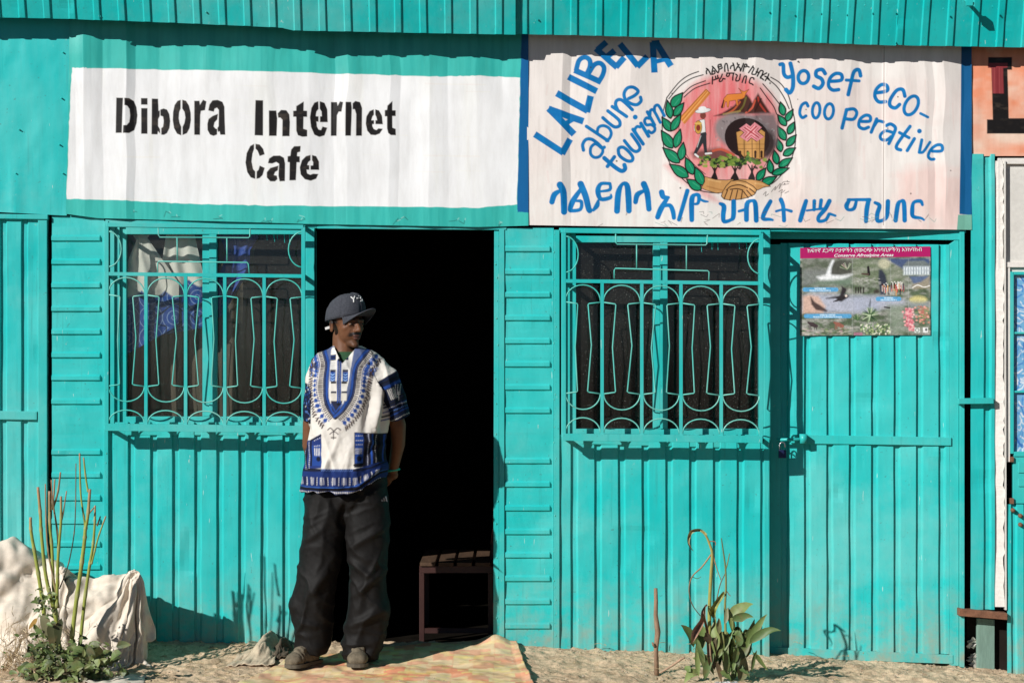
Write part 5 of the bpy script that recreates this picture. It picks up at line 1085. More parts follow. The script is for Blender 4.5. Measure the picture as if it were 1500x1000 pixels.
        gx = np.gradient(p, axis=1); gy = np.gradient(p, axis=0); nn = np.cross(gx, gy); nn /= np.linalg.norm(nn, axis=-1, keepdims=True) + 1e-9; nn *= np.where(nn[..., 1:2] * 1.0 - nn[..., 2:3] > 0, -1, 1)
        p = p + nn * (h * msk)[..., None]
    kn = K(200, 838, .38); dx = kn[0] - p[..., 0]; dz = kn[2] - p[..., 2]; dy = kn[1] - p[..., 1]; rr = np.sqrt(dx * dx + dz * dz + .3 * dy * dy) + 1e-6; th = np.arctan2(dz + .25 * dy, dx + .02) + .8 * rr * rr
    wq = fbm(p[..., 0] * 3, p[..., 2] * 3 + p[..., 1] * 2, 3, 2); wq2 = fbm(p[..., 0] * 8, p[..., 2] * 8 + p[..., 1] * 5, 5, 2)
    h = (.042 * (fold(th * 3.6 + 2 * wq, rr * 2.2 + wq2, 2) - .6) + .038 * (fold(th * 8 + 4 * wq, rr * 4.5 + wq2, 4) - .6)) * sstep(.03, .16, rr) + .024 * (fold(th * 17 + 7 * wq + 2 * wq2, rr * 9 + 2 * wq2, 6) - .6) * sstep(.06, .2, rr) + .020 * (fold(p[..., 0] * 9 + 4 * wq2, p[..., 2] * 16 + p[..., 1] * 9 + 4 * wq, 1) - .6) + .022 * (fold(p[..., 0] * 5 + p[..., 2] * 9 + 3 * wq2, p[..., 2] * 4 - p[..., 0] * 3 + 3 * wq, 6) - .6)
    gx = np.gradient(p, axis=1); gy = np.gradient(p, axis=0); nn = np.cross(gx, gy); nn /= np.linalg.norm(nn, axis=-1, keepdims=True) + 1e-9; nn *= np.where(nn[..., 1:2] - nn[..., 2:3] > 0, -1, 1)
    for _ in range(6):
        m_ = nn.copy(); m_[1:-1, 1:-1] = nn[1:-1, 1:-1] + nn[:-2, 1:-1] + nn[2:, 1:-1] + nn[1:-1, :-2] + nn[1:-1, 2:]; nn = m_ / (np.linalg.norm(m_, axis=-1, keepdims=True) + 1e-9)
    p = p + nn * h[..., None] * (p[..., 2:3] > .0)
    for _ in range(1):
        m_ = p.copy(); m_[1:-1, 1:-1] = (p[1:-1, 1:-1] * 4 + p[:-2, 1:-1] + p[2:, 1:-1] + p[1:-1, :-2] + p[1:-1, 2:]) / 8; p = m_
    o = mk('sack_cloth', p.reshape(-1, 3), grid_faces(ny, nx), M_SACKC, t, True)
    m = o.modifiers.new('t', 'SOLIDIFY'); m.thickness = .003; m.offset = 0; m = o.modifiers.new('s', 'SUBSURF'); m.levels = m.render_levels = 1
    for c, r_ in EL[:3]:
        V, F = ellipsoid(c, [w_ * .88 for w_ in r_], None, 12); mk('sack_filling', V, F, M_SACKC, t, True)
    # rolled hem and a flap over the front
    def flap(pts, wd, seed, amp, name='flap'):
        path = smooth_path(pts, 8); n = len(path); nv = 22; W = []
        for i, p in enumerate(path):
            for k in range(nv):
                s = k / (nv - 1); wid = wd[0] + (wd[1] - wd[0]) * i / n
                q = np.array(p) + np.array([-.25 * wid * s, -.05 * sin(s * 3) - .05 * s, -wid * s]) + np.array([0, -1, .2]) * amp * (ridge(vn(i * .32, s * .8, seed)) - .3) * (.3 + .7 * s); W.append(q)
        o = mk(name, W, grid_faces(n, nv), M_SACKC, t, True); m = o.modifiers.new('t', 'SOLIDIFY'); m.thickness = .006; m.offset = 1
    r = random.Random(8); m = MB()   # frayed straw-like fibres spilling out at the left
    for i in range(620):
        x, y = r.gauss(40, 34), r.gauss(965, 30); 
        if x > 105: continue
        p = K(x, y, .66 + .06 * r.random()); a = r.uniform(-2.6, -.4); l = r.uniform(.03, .11)
        m.tube([p, p + (l * .5 * cos(a), -.02 * r.random(), l * .5 * sin(a)), p + (l * cos(a) * r.uniform(.6, 1), r.uniform(-.01, .03), l * sin(a))], r.uniform(.0007, .0016), 3, False)
    q = m.build('loose_fibre', plain('dry_fibre', (.62, .50, .33), .85, 40, .3), t); q['kind'] = 'stuff'
sack_pile()

# ================================================================== PLANTS
def leafblade(p0, p1, width, sag=.3, side=None, seed=0, fold=.25, n=9, twist=0.0):
    """curved blade from p0 to p1 with a folded midrib"""
    r = random.Random(seed); p0 = np.array(p0, float); p1 = np.array(p1, float); L = np.linalg.norm(p1 - p0); ctrl = (p0 + p1) / 2 + np.array([0, 0, 1]) * sag * L + np.array([r.uniform(-.08, .08), r.uniform(-.1, .05), 0]) * L
    V = []; F = []
    for i in range(n + 1):
        t = i / n; p = (1 - t) ** 2 * p0 + 2 * t * (1 - t) * ctrl + t * t * p1; tg = 2 * (1 - t) * (ctrl - p0) + 2 * t * (p1 - ctrl); tg /= np.linalg.norm(tg) + 1e-9
        sd_ = np.cross(tg, side if side is not None else (0, -1, .4)); sd_ = sd_ / (np.linalg.norm(sd_) + 1e-9); up = np.cross(sd_, tg)
        a = twist * t; sd2 = sd_ * cos(a) + up * sin(a); up2 = up * cos(a) - sd_ * sin(a)
        w_ = width * (sin(pi * min(1, t * 1.02) ** .75) ** .8 if 0 < t < 1 else .04) * .5; wv = 1 + .15 * sin(7 * t + seed)
        V += [p - sd2 * w_ * wv + up2 * w_ * fold, p, p + sd2 * w_ / wv + up2 * w_ * fold]
    for i in range(n):
        a = i * 3; F += [(a, a + 1, a + 4, a + 3), (a + 1, a + 2, a + 5, a + 4)]
    return V, F
def leafcol(V, base, tip, seed):
    n = len(V); t = np.linspace(0, 1, n)[:, None]; j = (np.random.RandomState(seed).rand(n, 1) - .5) * .12; v = np.array(V)
    c = np.array(base) * (1 - t ** 2) + np.array(tip) * t ** 2; sp = (fbm(v[:, 0] * 60, v[:, 2] * 60, seed % 5, 3) > .62)[:, None] * .45; return np.clip(c * (1 + j) * (1 - sp) + np.array((.17, .12, .05)) * sp, .005, .8)
G1, G2, G3, YG, DRY, RED = (.14, .20, .06), (.20, .255, .085), (.09, .14, .045), (.30, .31, .075), (.40, .26, .13), (.30, .13, .09)
# cut-back stalks in front of the sacks
pl1 = thing('cut_back_bush', 'cluster of bare green cut stalks rising from leafy weeds in front of the sack', 'plant', (wx(90), -.80, -.06))
ZB = (20, 650, 6.669)
def zb(x, y): return (ZB[0] + x / ZB[2], ZB[1] + y / ZB[2])
stalks = [ # photo px polyline, radius px top->bottom
    ([zb(165, 715), zb(170, 850), (51, 810), (57, 845), (63, 885), (66, 915)], 2.2, 3.6, 0), ([zb(237, 420), zb(262, 700), (60.5, 780), (66, 835), (72.6, 868), (81.4, 903), (88, 956)], 2.2, 3.4, 0),
    ([zb(310, 390), zb(318, 800), (71, 810), (79, 850), (86, 890)], 1.0, 1.8, 1), ([zb(350, 460), zb(355, 800), (76, 800), (79, 868), (82.5, 903), (84, 956)], 2.0, 3.0, 0), ([zb(368, 350), zb(378, 600), zb(356, 660)], .9, 1.3, 1),
    ([zb(458, 275), zb(430, 480), zb(380, 640)], 1.3, 1.7, 1), ([zb(402, 345), zb(392, 500), zb(388, 600), zb(430, 900), (84, 840)], 1.2, 1.6, 1), ([zb(462, 510), zb(462, 760), (85.5, 810), (84, 850), (83.6, 890)], 1.8, 2.8, 0),
    ([zb(517, 458), zb(480, 700), zb(462, 760)], .9, 1.3, 1), ([zb(608, 190), zb(604, 640), (107.8, 787), (99, 830), (87, 862)], .8, 1.0, 2), ([zb(645, 90), zb(655, 480), zb(690, 740), zb(700, 840)], 1.3, 1.7, 0),
    ([zb(683, 130), zb(705, 330), zb(728, 470)], 1.2, 1.6, 0), ([zb(745, 440), zb(725, 700), zb(700, 840), (124, 790), (119, 830), (112, 879), (105, 935)], 2.2, 3.6, 0), ([zb(795, 600), zb(792, 780), (136, 800), (131, 830), (124, 879), (116, 955)], 1.5, 3.0, 0),
    ([zb(900, 705), zb(830, 900), (138, 810), (134, 826)], 1.2, 1.5, 0), ([zb(848, 705), zb(815, 800)], 1.0, 1.3, 1), ([zb(785, 620), zb(735, 680)], 1.0, 1.3, 1)]
for i, (pts, r0, r1, kind) in enumerate(stalks):
    d = .78 + .04 * ((i * 37) % 5 - 2) / 2; W = [P(x, y, d) for x, y in smooth_path(pts, 6)]; n = len(W); f = 1 / S * .86
    rad = [(r0 + (r1 - r0) * k / (n - 1)) * f * (1 + (.25 if k % 6 == 5 else 0)) for k in range(n)]; m = MB().tube(W, rad, 7)
    V = np.array(m.V); t = np.repeat(np.linspace(0, 1, n), 7)[:, None]; top = np.clip(1 - t * (4.6 if kind == 0 else 2.0), 0, 1) ** .8
    c = np.array({0: (.29, .33, .065), 1: (.24, .17, .08), 2: (.05, .055, .03)}[kind]) * (1 - top) + np.array({0: (.42, .24, .15), 1: (.40, .22, .13), 2: (.2, .15, .1)}[kind]) * top
    nd = (np.repeat((np.arange(n) % 6 == 5), 7))[:, None] * .4; c = c * (1 - nd) + np.array((.5, .46, .32)) * nd * .8
    c = c * (1 + .3 * (np.random.RandomState(i).rand(len(V), 1) - .5)); mk('stalk', V, m.F, M_LEAF, pl1, True, c)
V = []; F = []; Cc = []
r = random.Random(44)
def scatter(cx, cy, sx, sy, n, size, cols, d0=.80):
    global V, F, Cc
    for i in range(n):
        x, y = r.gauss(cx, sx), r.gauss(cy, sy); d = d0 + r.uniform(-.06, .09); p = np.array(P(x, y, d)); a = r.uniform(0, 2 * pi); l = size * r.uniform(.5, 1.9)
        q = p + l * np.array([cos(a), -.4 * r.random(), .75 * sin(a)]); v, f = leafblade(p, q, l * r.choice([.35, .5, .7]), .18, (r.uniform(-.8, .8), -1, r.uniform(-.1, 1.2)), i, .35, 5)
        col = leafcol(v, r.choice(cols), r.choice(cols), i); n0 = len(V); V += list(v); F += [tuple(k + n0 for k in g) for g in f]; Cc.append(col)
G4 = (.055, .075, .03)
scatter(95, 982, 30, 10, 300, .028, [G1, G4, G3, G2, G4]); scatter(66, 888, 8, 12, 60, .018, [G1, G4, G3]); scatter(135, 965, 13, 12, 80, .034, [G2, G1, (.15, .17, .08)]); scatter(62, 870, 8, 6, 24, .018, [G1, G2]); scatter(120, 968, 28, 12, 46, .040, [G2, G1, (.24, .28, .12), G4], .88); scatter(66, 950, 12, 16, 110, .024, [G1, G3, G4]); scatter(100, 962, 26, 9, 120, .024, [G4, G3, G1]); scatter(100, 985, 34, 10, 120, .02, [(.10, .08, .045), G4])
o = mk('foliage', V, F, M_LEAF, pl1, False, np.concatenate(Cc)); o['kind'] = 'stuff'
for (a, b, w_, cl) in (((62, 900), (70, 935), .045, (.20, .19, .10)), ((78, 908), (74, 950), .045, (.07, .075, .03)), ((90, 905), (84, 948), .035, (.045, .055, .02)), ((55, 905), (42, 922), .02, (.5, .3, .08))):
    v, f = leafblade(P(*a, .86), P(*b, .87), w_, .05, (0.2, -1, .1), int(a[0]), .15, 7); mk('leaf', v, f, M_LEAF, pl1, True, leafcol(v, cl, cl, 3))

# leafy plant with a dead maize-like stem
pl2 = thing('leafy_plant', 'wilting broad-leaved green plant with tall withered stems growing in front of the wall', 'plant', (wx(1050), -.66, -.10))
ZP = (990, 760, 4.1667); zp = lambda x, y, d=.66: P(ZP[0] + x / ZP[2], ZP[1] + y / ZP[2], d)
def stem(pts, r0, r1, c0, c1, name='stem', d=.66):
    W = [zp(x, y, d) for x, y in smooth_path(pts, 5)]; n = len(W); m = MB().tube(W, [(r0 + (r1 - r0) * k / (n - 1)) / S for k in range(n)], 7); t = np.repeat(np.linspace(0, 1, n), 7)[:, None]
    mk(name, m.V, m.F, M_LEAF, pl2, True, np.clip(np.array(c0) * (1 - t) + np.array(c1) * t, 0, .8) * (1 + .2 * (np.random.RandomState(3).rand(len(m.V), 1) - .5)))
stem([(150, 70), (180, 95), (205, 150), (222, 215), (215, 330), (208, 460), (205, 620), (215, 900)], 1.2, 3.0, (.36, .30, .10), YG)
stem([(278, 115), (290, 200), (303, 300), (306, 420), (300, 560), (310, 880)], .7, 2.0, (.10, .13, .05), (.28, .28, .10))
stem([(328, 208), (315, 270), (303, 310)], .6, 1.0, (.2, .22, .08), (.2, .22, .08)); stem([(302, 330), (270, 400), (248, 500)], .6, .9, (.12, .1, .07), (.2, .16, .1)); stem([(225, 210), (250, 300), (275, 370)], .9, .6, DRY, (.3, .2, .12))
stem([(215, 215), (160, 290), (100, 350), (80, 430), (100, 520), (150, 590)], 1.2, .6, DRY, (.07, .07, .05)); stem([(305, 430), (325, 460), (335, 468)], .6, .5, RED, RED); stem([(205, 135), (240, 138), (242, 160)], .8, .4, RED, DRY); stem([(100, 350), (130, 362), (155, 350)], .6, .3, G3, G3)
stem([(345, 590), (348, 740), (340, 900)], 1.1, 1.6, G2, YG)
def ribbon(pts, wd, cols, name='leaf', seed=1, d=.66):
    """long arching strap leaf drawn through points"""
    Q_ = smooth_path([(x, y, w_) for (x, y), w_ in zip(pts, wd)], 6); V = []; n = len(Q_)
    for i, (x, y, w_) in enumerate(Q_):
        a = Q_[min(i + 1, n - 1)]; b = Q_[max(i - 1, 0)]; tx, ty = a[0] - b[0], a[1] - b[1]; L = math.hypot(tx, ty) + 1e-9; nx, ny = -ty / L, tx / L
        dd = d + .02 * sin(i * .5 + seed); V += [zp(x - nx * w_ / 2, y - ny * w_ / 2, dd + w_ * .0006), zp(x, y, dd), zp(x + nx * w_ / 2, y + ny * w_ / 2, dd + w_ * .0009)]
    F = []
    for i in range(n - 1): a = i * 3; F += [(a, a + 1, a + 4, a + 3), (a + 1, a + 2, a + 5, a + 4)]
    mk(name, V, F, M_LEAF, pl2, True, leafcol(V, cols[0], cols[1], seed))
ribbon([(190, 95), (150, 68), (100, 75), (80, 110), (80, 155), (108, 195)], [8, 16, 20, 18, 10, 2], ((.36, .34, .14), (.42, .30, .16)), seed=2)
ribbon([(232, 600), (228, 560), (245, 520), (285, 460), (292, 440)], [20, 36, 34, 22, 4], (YG, (.32, .33, .12)), seed=3)
ribbon([(190, 520), (165, 560), (160, 620), (120, 690), (95, 760)], [10, 16, 30, 44, 6], ((.30, .17, .12), (.42, .24, .17)), seed=4, d=.69)
ribbon([(180, 525), (175, 600), (195, 700), (205, 850), (225, 930)], [8, 14, 20, 24, 14], ((.2, .12, .07), (.26, .16, .09)), seed=5, d=.70)
leaves = [((150, 800), (150, 650), 90, G1), ((140, 960), (135, 750), 46, G2), ((110, 780), (40, 662), 60, G3), ((250, 800), (245, 620), 70, G2), ((262, 700), (262, 612), 44, (.2, .2, .09)), ((240, 900), (190, 690), 70, (.09, .06, .03)), ((310, 880), (305, 720), 76, G2),
          ((330, 600), (455, 528), 92, G2), ((345, 620), (458, 600), 70, G3), ((300, 640), (315, 550), 36, (.18, .19, .10)), ((350, 700), (325, 560), 44, G1), ((340, 690), (420, 760), 50, G1), ((400, 860), (470, 640), 84, G3), ((430, 790), (542, 605), 60, G1), ((450, 760), (618, 690), 66, G3),
          ((335, 990), (400, 830), 60, G1), ((395, 990), (415, 850), 92, (.19, .20, .10)), ((460, 930), (490, 815), 30, G3), ((470, 810), (552, 910), 34, G1), ((270, 930), (330, 980), 50, G1), ((130, 930), (60, 990), 70, G2), ((90, 930), (60, 900), 46, G1), ((380, 780), (385, 690), 60, G3), ((200, 760), (180, 700), 60, (.07, .05, .03)), ((250, 870), (280, 990), 40, (.10, .07, .04)), ((150, 870), (108, 850), 30, G1), ((370, 900), (440, 960), 44, G3), ((320, 700), (290, 780), 60, G2), ((220, 930), (215, 800), 50, (.08, .06, .035)), ((355, 880), (372, 790), 50, G3)]
rl = random.Random(5)
for q in range(20):
    ax = rl.uniform(130, 440); ay = rl.uniform(820, 980); an = rl.gauss(-1.55 + (ax - 290) / 420, .45); ln = rl.uniform(90, 190); leaves.append(((ax, ay), (ax + ln * cos(an), ay + ln * sin(an)), rl.uniform(34, 64), rl.choice([G1, G3, G3, G1, (.09, .075, .04), (.06, .08, .035)])))
for i, (a, b, w_, c) in enumerate(leaves):
    d = .64 + .02 * (i % 5); b = (a[0] + (b[0] - a[0]) * 1.14, a[1] + (b[1] - a[1]) * 1.14); pa = np.array(zp(*a, d)); pb = np.array(zp(*b, d + .03 * ((i % 3) - 1))); v, f = leafblade(pa, pb, w_ / ZP[2] / S * .93 * .82, .06 + .12 * (i % 3), (.25 * ((i % 3) - 1), -1, .25), i, .5, 9, .5 * ((i % 4) - 1.5)); mk('leaf', v, f, M_LEAF, pl2, True, leafcol(v, c, tuple(min(.5, x * 1.25) for x in c), i))
for q in range(9):
    x0_ = rl.uniform(190, 400); sgn = rl.choice((-1, 1)); dx = rl.uniform(20, 75) * sgn; tp = rl.uniform(640, 800); y0_ = rl.uniform(860, 960); dr_ = rl.uniform(40, 130)
    ribbon([(x0_, y0_), (x0_ + dx * .3, (y0_ + tp) / 2), (x0_ + dx * .7, tp), (x0_ + dx * 1.2, tp + dr_ * .35), (x0_ + dx * 1.5, tp + dr_)], [10, 22, 26, 18, 2], (rl.choice([G1, G2, G3, (.2, .19, .08)]), rl.choice([G2, YG, G1, (.3, .22, .12)])), seed=20 + q, d=.62 + .006 * q)
# dry stick
st = MB().tube([P(962, 988, .48), P(961, 950, .47), P(963.5, 925, .47), P(960.5, 900, .47), P(961, 880, .46), P(960.5, 861, .46)], [.0115, .0105, .0135, .010, .0095, .0085], 8).tube([P(961, 948, .47), P(957, 944, .49), P(955.5, 940, .49)], [.007, .006, .004], 6)
o = st.build('dry_stick', plain('bark', (.30, .19, .12), .85, 60, .35, .6, streak=(1, 1, .25)), None, True, loc=P(962, 988, .48)); tag(o, 'short dry brown stick standing upright in the earth before the turquoise wall', 'stick')
o = MB().tube([P(966, 985, .58), P(982, 976, .56), P(996, 966, .55), P(1003, 962, .56)], [.004, .005, .006, .005], 6).build('dead_twig', plain('twig', (.46, .30, .2), .8, 40, .3), None, True, loc=P(985, 978, .57)); tag(o, 'pale curved dead twig lying between the upright stick and the leafy plant', 'twig')

# ================================================================== THE MAN
DM = .45
def Mp(px, py, dy=0.0): return np.array(P(px, py, DM + dy))
man = thing('person', 'man in grey cap, blue and white patterned tunic and black trousers standing before the doorway', 'person', (Mp(495, 978)[0], -DM, Mp(495, 978)[2]))
YAW = radians(37); FW = np.array([sin(YAW), -cos(YAW), 0]); LF = np.array([cos(YAW), sin(YAW), 0]); UP = np.array([0, 0, 1.0])
HC = Mp(507, 474, -.02)           # centre of the head, about eye level
RH = np.stack([FW, LF, UP], 1)
def H(f, l, u): return HC + FW * f + LF * l + UP * u
def he(f, l, u, r): return ellipsoid(H(f, l, u), r, RH, 14)
def hc(a, b, ra, rb): return cone([H(*a), H(*b)], [ra, rb], 10)
sol = [he(-.012, 0, .038, (.096, .075, .086)), he(.035, 0, -.022, (.061, .056, .078)), he(.052, 0, -.088, (.034, .030, .025)), he(.010, 0, -.058, (.058, .046, .042)), he(.078, 0, -.100, (.017, .020, .014)),
       he(.050, .037, -.022, (.028, .022, .020)), he(.050, -.037, -.020, (.028, .022, .020)), he(.080, 0, .017, (.018, .052, .011)),
       hc((.092, 0, .006), (.114, 0, -.030), .0085, .0125), he(.103, .0125, -.034, (.011, .008, .008)), he(.103, -.0125, -.034, (.011, .008, .008)), he(.084, 0, -.048, (.017, .026, .012)),
       he(.096, 0, -.0575, (.010, .023, .0058)), he(.094, 0, -.0690, (.011, .021, .0065)), he(-.006, .076, -.012, (.018, .007, .031)), he(-.006, -.076, -.012, (.018, .007, .031)), he(-.002, .080, .002, (.018, .006, .016)), he(-.002, -.080, .002, (.018, .006, .016)),
       he(.083, .030, .003, (.011, .016, .005)), he(.083, -.030, .003, (.011, .016, .005)), he(.083, .030, -.0085, (.009, .015, .0045)), he(.083, -.030, -.0085, (.009, .015, .0045)),
       cone([H(-.02, 0, -.06), Mp(506, 524, -.03)], [.053, .062], 18)]
# torso and limbs under the clothes
sol += [loft([(Mp(505, y)[0] + 0 * y, -DM + .02, Mp(505, y)[2], hw / 314, dp) for y, hw, dp in ((515, 22, .045), (524, 32, .055), (545, 42, .07), (590, 42, .08), (650, 44, .085), (700, 46, .08), (735, 44, .07))])]
def limb(pts, rad): return cone(pts, rad, 14)
sol += [limb([Mp(476, 548), Mp(459, 585, -.05), Mp(454, 620, -.07)], [.036, .034, .034]), limb([Mp(454, 620, -.07), Mp(453, 652, -.09), Mp(461, 690, -.19)], [.034, .033, .023]),
        limb([Mp(548, 548), Mp(570, 585, -.03), Mp(583, 622, -.05)], [.038, .038, .038]), limb([Mp(583, 622, -.05), Mp(583, 650, -.08), Mp(575, 692, -.15)], [.038, .034, .023]),
        limb([Mp(480, 735), Mp(472, 850), Mp(458, 955)], [.075, .055, .04]), limb([Mp(536, 735), Mp(542, 850), Mp(528, 958)], [.075, .055, .04])]
def hand(wrist, tip, side, s):   # palm, four fingers curled, thumb leaving the side of the palm
    w_ = np.array(wrist); t = np.array(tip) - w_; t /= np.linalg.norm(t); sd_ = np.array(side, float); sd_ -= t * np.dot(sd_, t); sd_ /= np.linalg.norm(sd_); n = np.cross(t, sd_); out = []
    R = np.stack([t, sd_, n], 1); out.append(ellipsoid(w_ + t * .050, (.052, .042, .016), R, 10)); out.append(cone([w_ - t * .01, w_ + t * .03], [.024, .024], 10))
    for k, L in enumerate((.070, .078, .073, .058)):
        b = w_ + t * .085 + sd_ * (.029 - .0195 * k); out.append(cone([b - t * .02, b + t * L * .4, b + t * L * .68 - n * s * .014, b + t * L * .82 - n * s * .034], [.0092, .0088, .0078, .0066], 8))
    b = w_ + t * .028 + sd_ * .032; out.append(cone([b, b + sd_ * .022 + t * .024, b + sd_ * .026 + t * .050 - n * s * .010], [.012, .0105, .0085], 8)); return out
sol += hand(Mp(462, 694, -.20), Mp(500, 706, -.24), (0, 0, 1), 1) + hand(Mp(574, 696, -.155), Mp(535, 712, -.25), (0, 0, 1), -1)
V, Nn, F = remesh(sol, .0034, 5)
def relax(V, F, mask, it, f=.6):
    E = np.concatenate([F[:, [0, 1]], F[:, [1, 2]], F[:, [2, 3]], F[:, [3, 0]]]); E = E[mask[E].all(1)]; cnt = np.zeros(len(V)); np.add.at(cnt, E[:, 0], 1); np.add.at(cnt, E[:, 1], 1)
    for _ in range(it):
        A = np.zeros_like(V); np.add.at(A, E[:, 0], V[E[:, 1]]); np.add.at(A, E[:, 1], V[E[:, 0]]); m_ = cnt > 0; V[m_] += f * (A[m_] / cnt[m_][:, None] - V[m_])
    return V
_u = V[:, 2] - HC[2]; V = relax(V, F, _u > -.16, 5)
# skin colour, eyebrows, moustache, lips, short hair
L = (V - HC) @ RH; f_, l_, u_ = L[:, 0], L[:, 1], L[:, 2]; skin = np.array((.150, .062, .029)); c = np.ones((len(V), 3)) * skin
c *= (1 + .38 * (vn3(V[:, 0] * 22, V[:, 1] * 22, V[:, 2] * 22, 1) - .5)[:, None] + .10 * (vn3(V[:, 0] * 150, V[:, 1] * 150, V[:, 2] * 150, 3) - .5)[:, None])
def tint(mask, col): 
    global c
    m_ = np.clip(mask, 0, 1)[:, None]; c = c * (1 - m_) + np.array(col) * m_
head_ = u_ > -.13
tint(head_ * sstep(.062, .05, np.abs(u_ - .055)) * sstep(.035, .015, f_) * (u_ > -.005 - .02 * (f_ < 0)) * (np.abs(l_) > .05), (.018, .014, .012)); tint(head_ * (f_ < -.03) * (u_ > -.04), (.018, .014, .012))
tint(head_ * (f_ > .06) * sstep(.0075, .004, np.abs(u_ - .021 + .1 * np.maximum(np.abs(l_) - .03, 0))) * sstep(.008, .014, np.abs(l_)) * sstep(.052, .044, np.abs(l_)), (.02, .014, .012))
tint(head_ * (f_ > .07) * sstep(.011, .007, np.abs(u_ + .0490 + .25 * np.maximum(np.abs(l_) - .018, 0))) * sstep(.038, .030, np.abs(l_)), (.016, .011, .010))
tint(head_ * (f_ > .06) * sstep(.004, .001, np.abs(np.abs(l_) - .030 - .25 * (-.03 - u_))) * (u_ > -.062) * (u_ < -.028) * .55, (.045, .02, .012)); tint(head_ * (f_ > .06) * sstep(.0022, .0008, np.abs(u_ + .0165 + .15 * np.abs(np.abs(l_) - .03))) * sstep(.046, .04, np.abs(l_)) * (np.abs(l_) > .016) * .5, (.05, .024, .014)); tint(head_ * (f_ > .088) * sstep(.006, .003, np.abs(u_ + .0575)) * sstep(.024, .018, np.abs(l_)), (.11, .045, .032)); tint(head_ * (f_ > .088) * sstep(.007, .004, np.abs(u_ + .069)) * sstep(.022, .016, np.abs(l_)), (.17, .07, .055))  # lips; wrinkle creases get their shade painted into the skin
tint(head_ * (f_ > .088) * sstep(.003, .0012, np.abs(u_ + .0630)) * sstep(.024, .018, np.abs(l_)), (.02, .01, .01)); tint(head_ * (f_ > .04) * sstep(-.06, -.085, u_) * .45, (.05, .03, .02))
ear = (np.abs(l_) > .079) & (np.abs(u_) < .03) & (f_ > -.02) & (f_ < .01); tint(ear * sstep(.013, .006, np.hypot(f_ + .006, (u_ + .002) * .6)) * .8, (.05, .02, .012))
mk('body', V, F, M_SKIN, man, True, c)
M_EYE = plain('eye_white', (.25, .19, .15), .25, 40, .08); M_IRIS = plain('dark_iris', (.012, .007, .005), .15, 40, .1)
for s_ in (1, -1):
    v, f = ellipsoid(H(.0875, s_ * .030, -.003), (.0075, .0105, .0034), RH, 10); e = mk('eye', v, f, M_EYE, man, True)
    v, f = ellipsoid(H(.0925, s_ * .030 + .002, -.003), (.004, .0055, .0034), RH, 8); mk('iris', v, f, M_IRIS, e, True)

# --- tunic
RS = 314.0
def ring(y, xl, xr, dp, cy=.02): a = Mp(xl, y); b = Mp(xr, y); return ((a[0] + b[0]) / 2, -DM + cy, a[2], (b[0] - a[0]) / 2, dp)
tor = loft([ring(508, 488, 531, .058, .03), ring(512, 479, 540, .075, .03), ring(517, 466, 553, .090, .025), ring(526, 457, 562, .102), ring(545, 453, 565, .118), ring(575, 455, 562, .13, .015), ring(610, 457, 565, .135, .01), ring(640, 455, 566, .14, .01), ring(670, 449, 568, .15, .01), ring(700, 443, 568.5, .16, .01), ring(712, 441.5, 568, .163, .01), ring(719, 442, 566, .162, .01)], 56, 2.3)
sl_r = cone([Mp(546, 540, -.02), Mp(564, 556, -.01), Mp(577, 584, -.02), Mp(584, 606, -.035)], [(.066, .085), (.066, .092), (.060, .085), (.054, .082)], 22)
sl_l = cone([Mp(474, 540, -.03), Mp(465, 556, -.04), Mp(461, 585, -.06), Mp(461, 610, -.08)], [(.064, .085), (.054, .088), (.047, .085), (.044, .082)], 22)
V, Nn, F = remesh([tor, sl_r, sl_l], .0036, 7)
px_ = 750 + V[:, 0] * S / (1 - DM / D); py_ = 500 - (V[:, 2] - ZC) * S / (1 - DM / D)
# slanting hem: the cloth ends higher on his left side
q = sstep(520, 568, px_) * sstep(660, 718, py_); V[:, 2] += q * 20 / RS
def crease(x0, y0, x1, y1, wid, h):   # ridge along a line on the front of the cloth
    dx, dy = x1 - x0, y1 - y0; Lq = dx * dx + dy * dy; t = np.clip(((px_ - x0) * dx + (py_ - y0) * dy) / Lq, 0, 1); dist = np.hypot(px_ - x0 - t * dx, py_ - y0 - t * dy)
    return h * np.exp(-(dist / wid) ** 2) * np.sin(pi * np.clip(t, .02, .98)) ** .4
front = (Nn[:, 1] < .2)
h = .015 * (ridge(vn(px_ / 24 + py_ / 90, py_ / 120, 3)) - .5) * sstep(520, 620, py_) + .010 * (ridge(vn(px_ / 13 - py_ / 40, py_ / 46, 5)) - .5) + .010 * (fbm(px_ / 22, py_ / 30, 2, 3) - .5) + .0035 * (fbm(px_ / 6, py_ / 7, 4, 2) - .5)
cr = crease(555, 556, 552, 628, 4.5, .030) + crease(562, 575, 566, 640, 3.5, .022) + crease(546, 575, 536, 640, 6, -.018) + crease(500, 640, 478, 690, 4, .008) + crease(470, 540, 462, 640, 4, .010) + crease(530, 640, 562, 652, 4, .012) + crease(545, 540, 556, 580, 5, .012) + crease(515, 655, 510, 705, 4, .006) + crease(486, 650, 492, 706, 4, -.006) + crease(560, 640, 540, 668, 5, -.010)
cr += crease(456, 720, 520, 713, 3.5, -.010) + crease(520, 714, 562, 696, 4, .010) + crease(566, 560, 580, 600, 4, .010) + crease(590, 590, 570, 604, 3, -.008)
V = V + Nn * (h + cr * front)[:, None]
E_ = Mp(585, 611, -.035); t_ = Mp(584, 606, -.035) - Mp(574, 580, -.02); t_ /= np.linalg.norm(t_); q = (V - E_) @ t_; mm = (px_ > 572) & (q > 0); V[mm] -= q[mm][:, None] * t_
mm = (px_ < 453) & (py_ > 608) & (py_ < 640); V[mm, 2] = np.maximum(V[mm, 2], Mp(450, 617)[2])
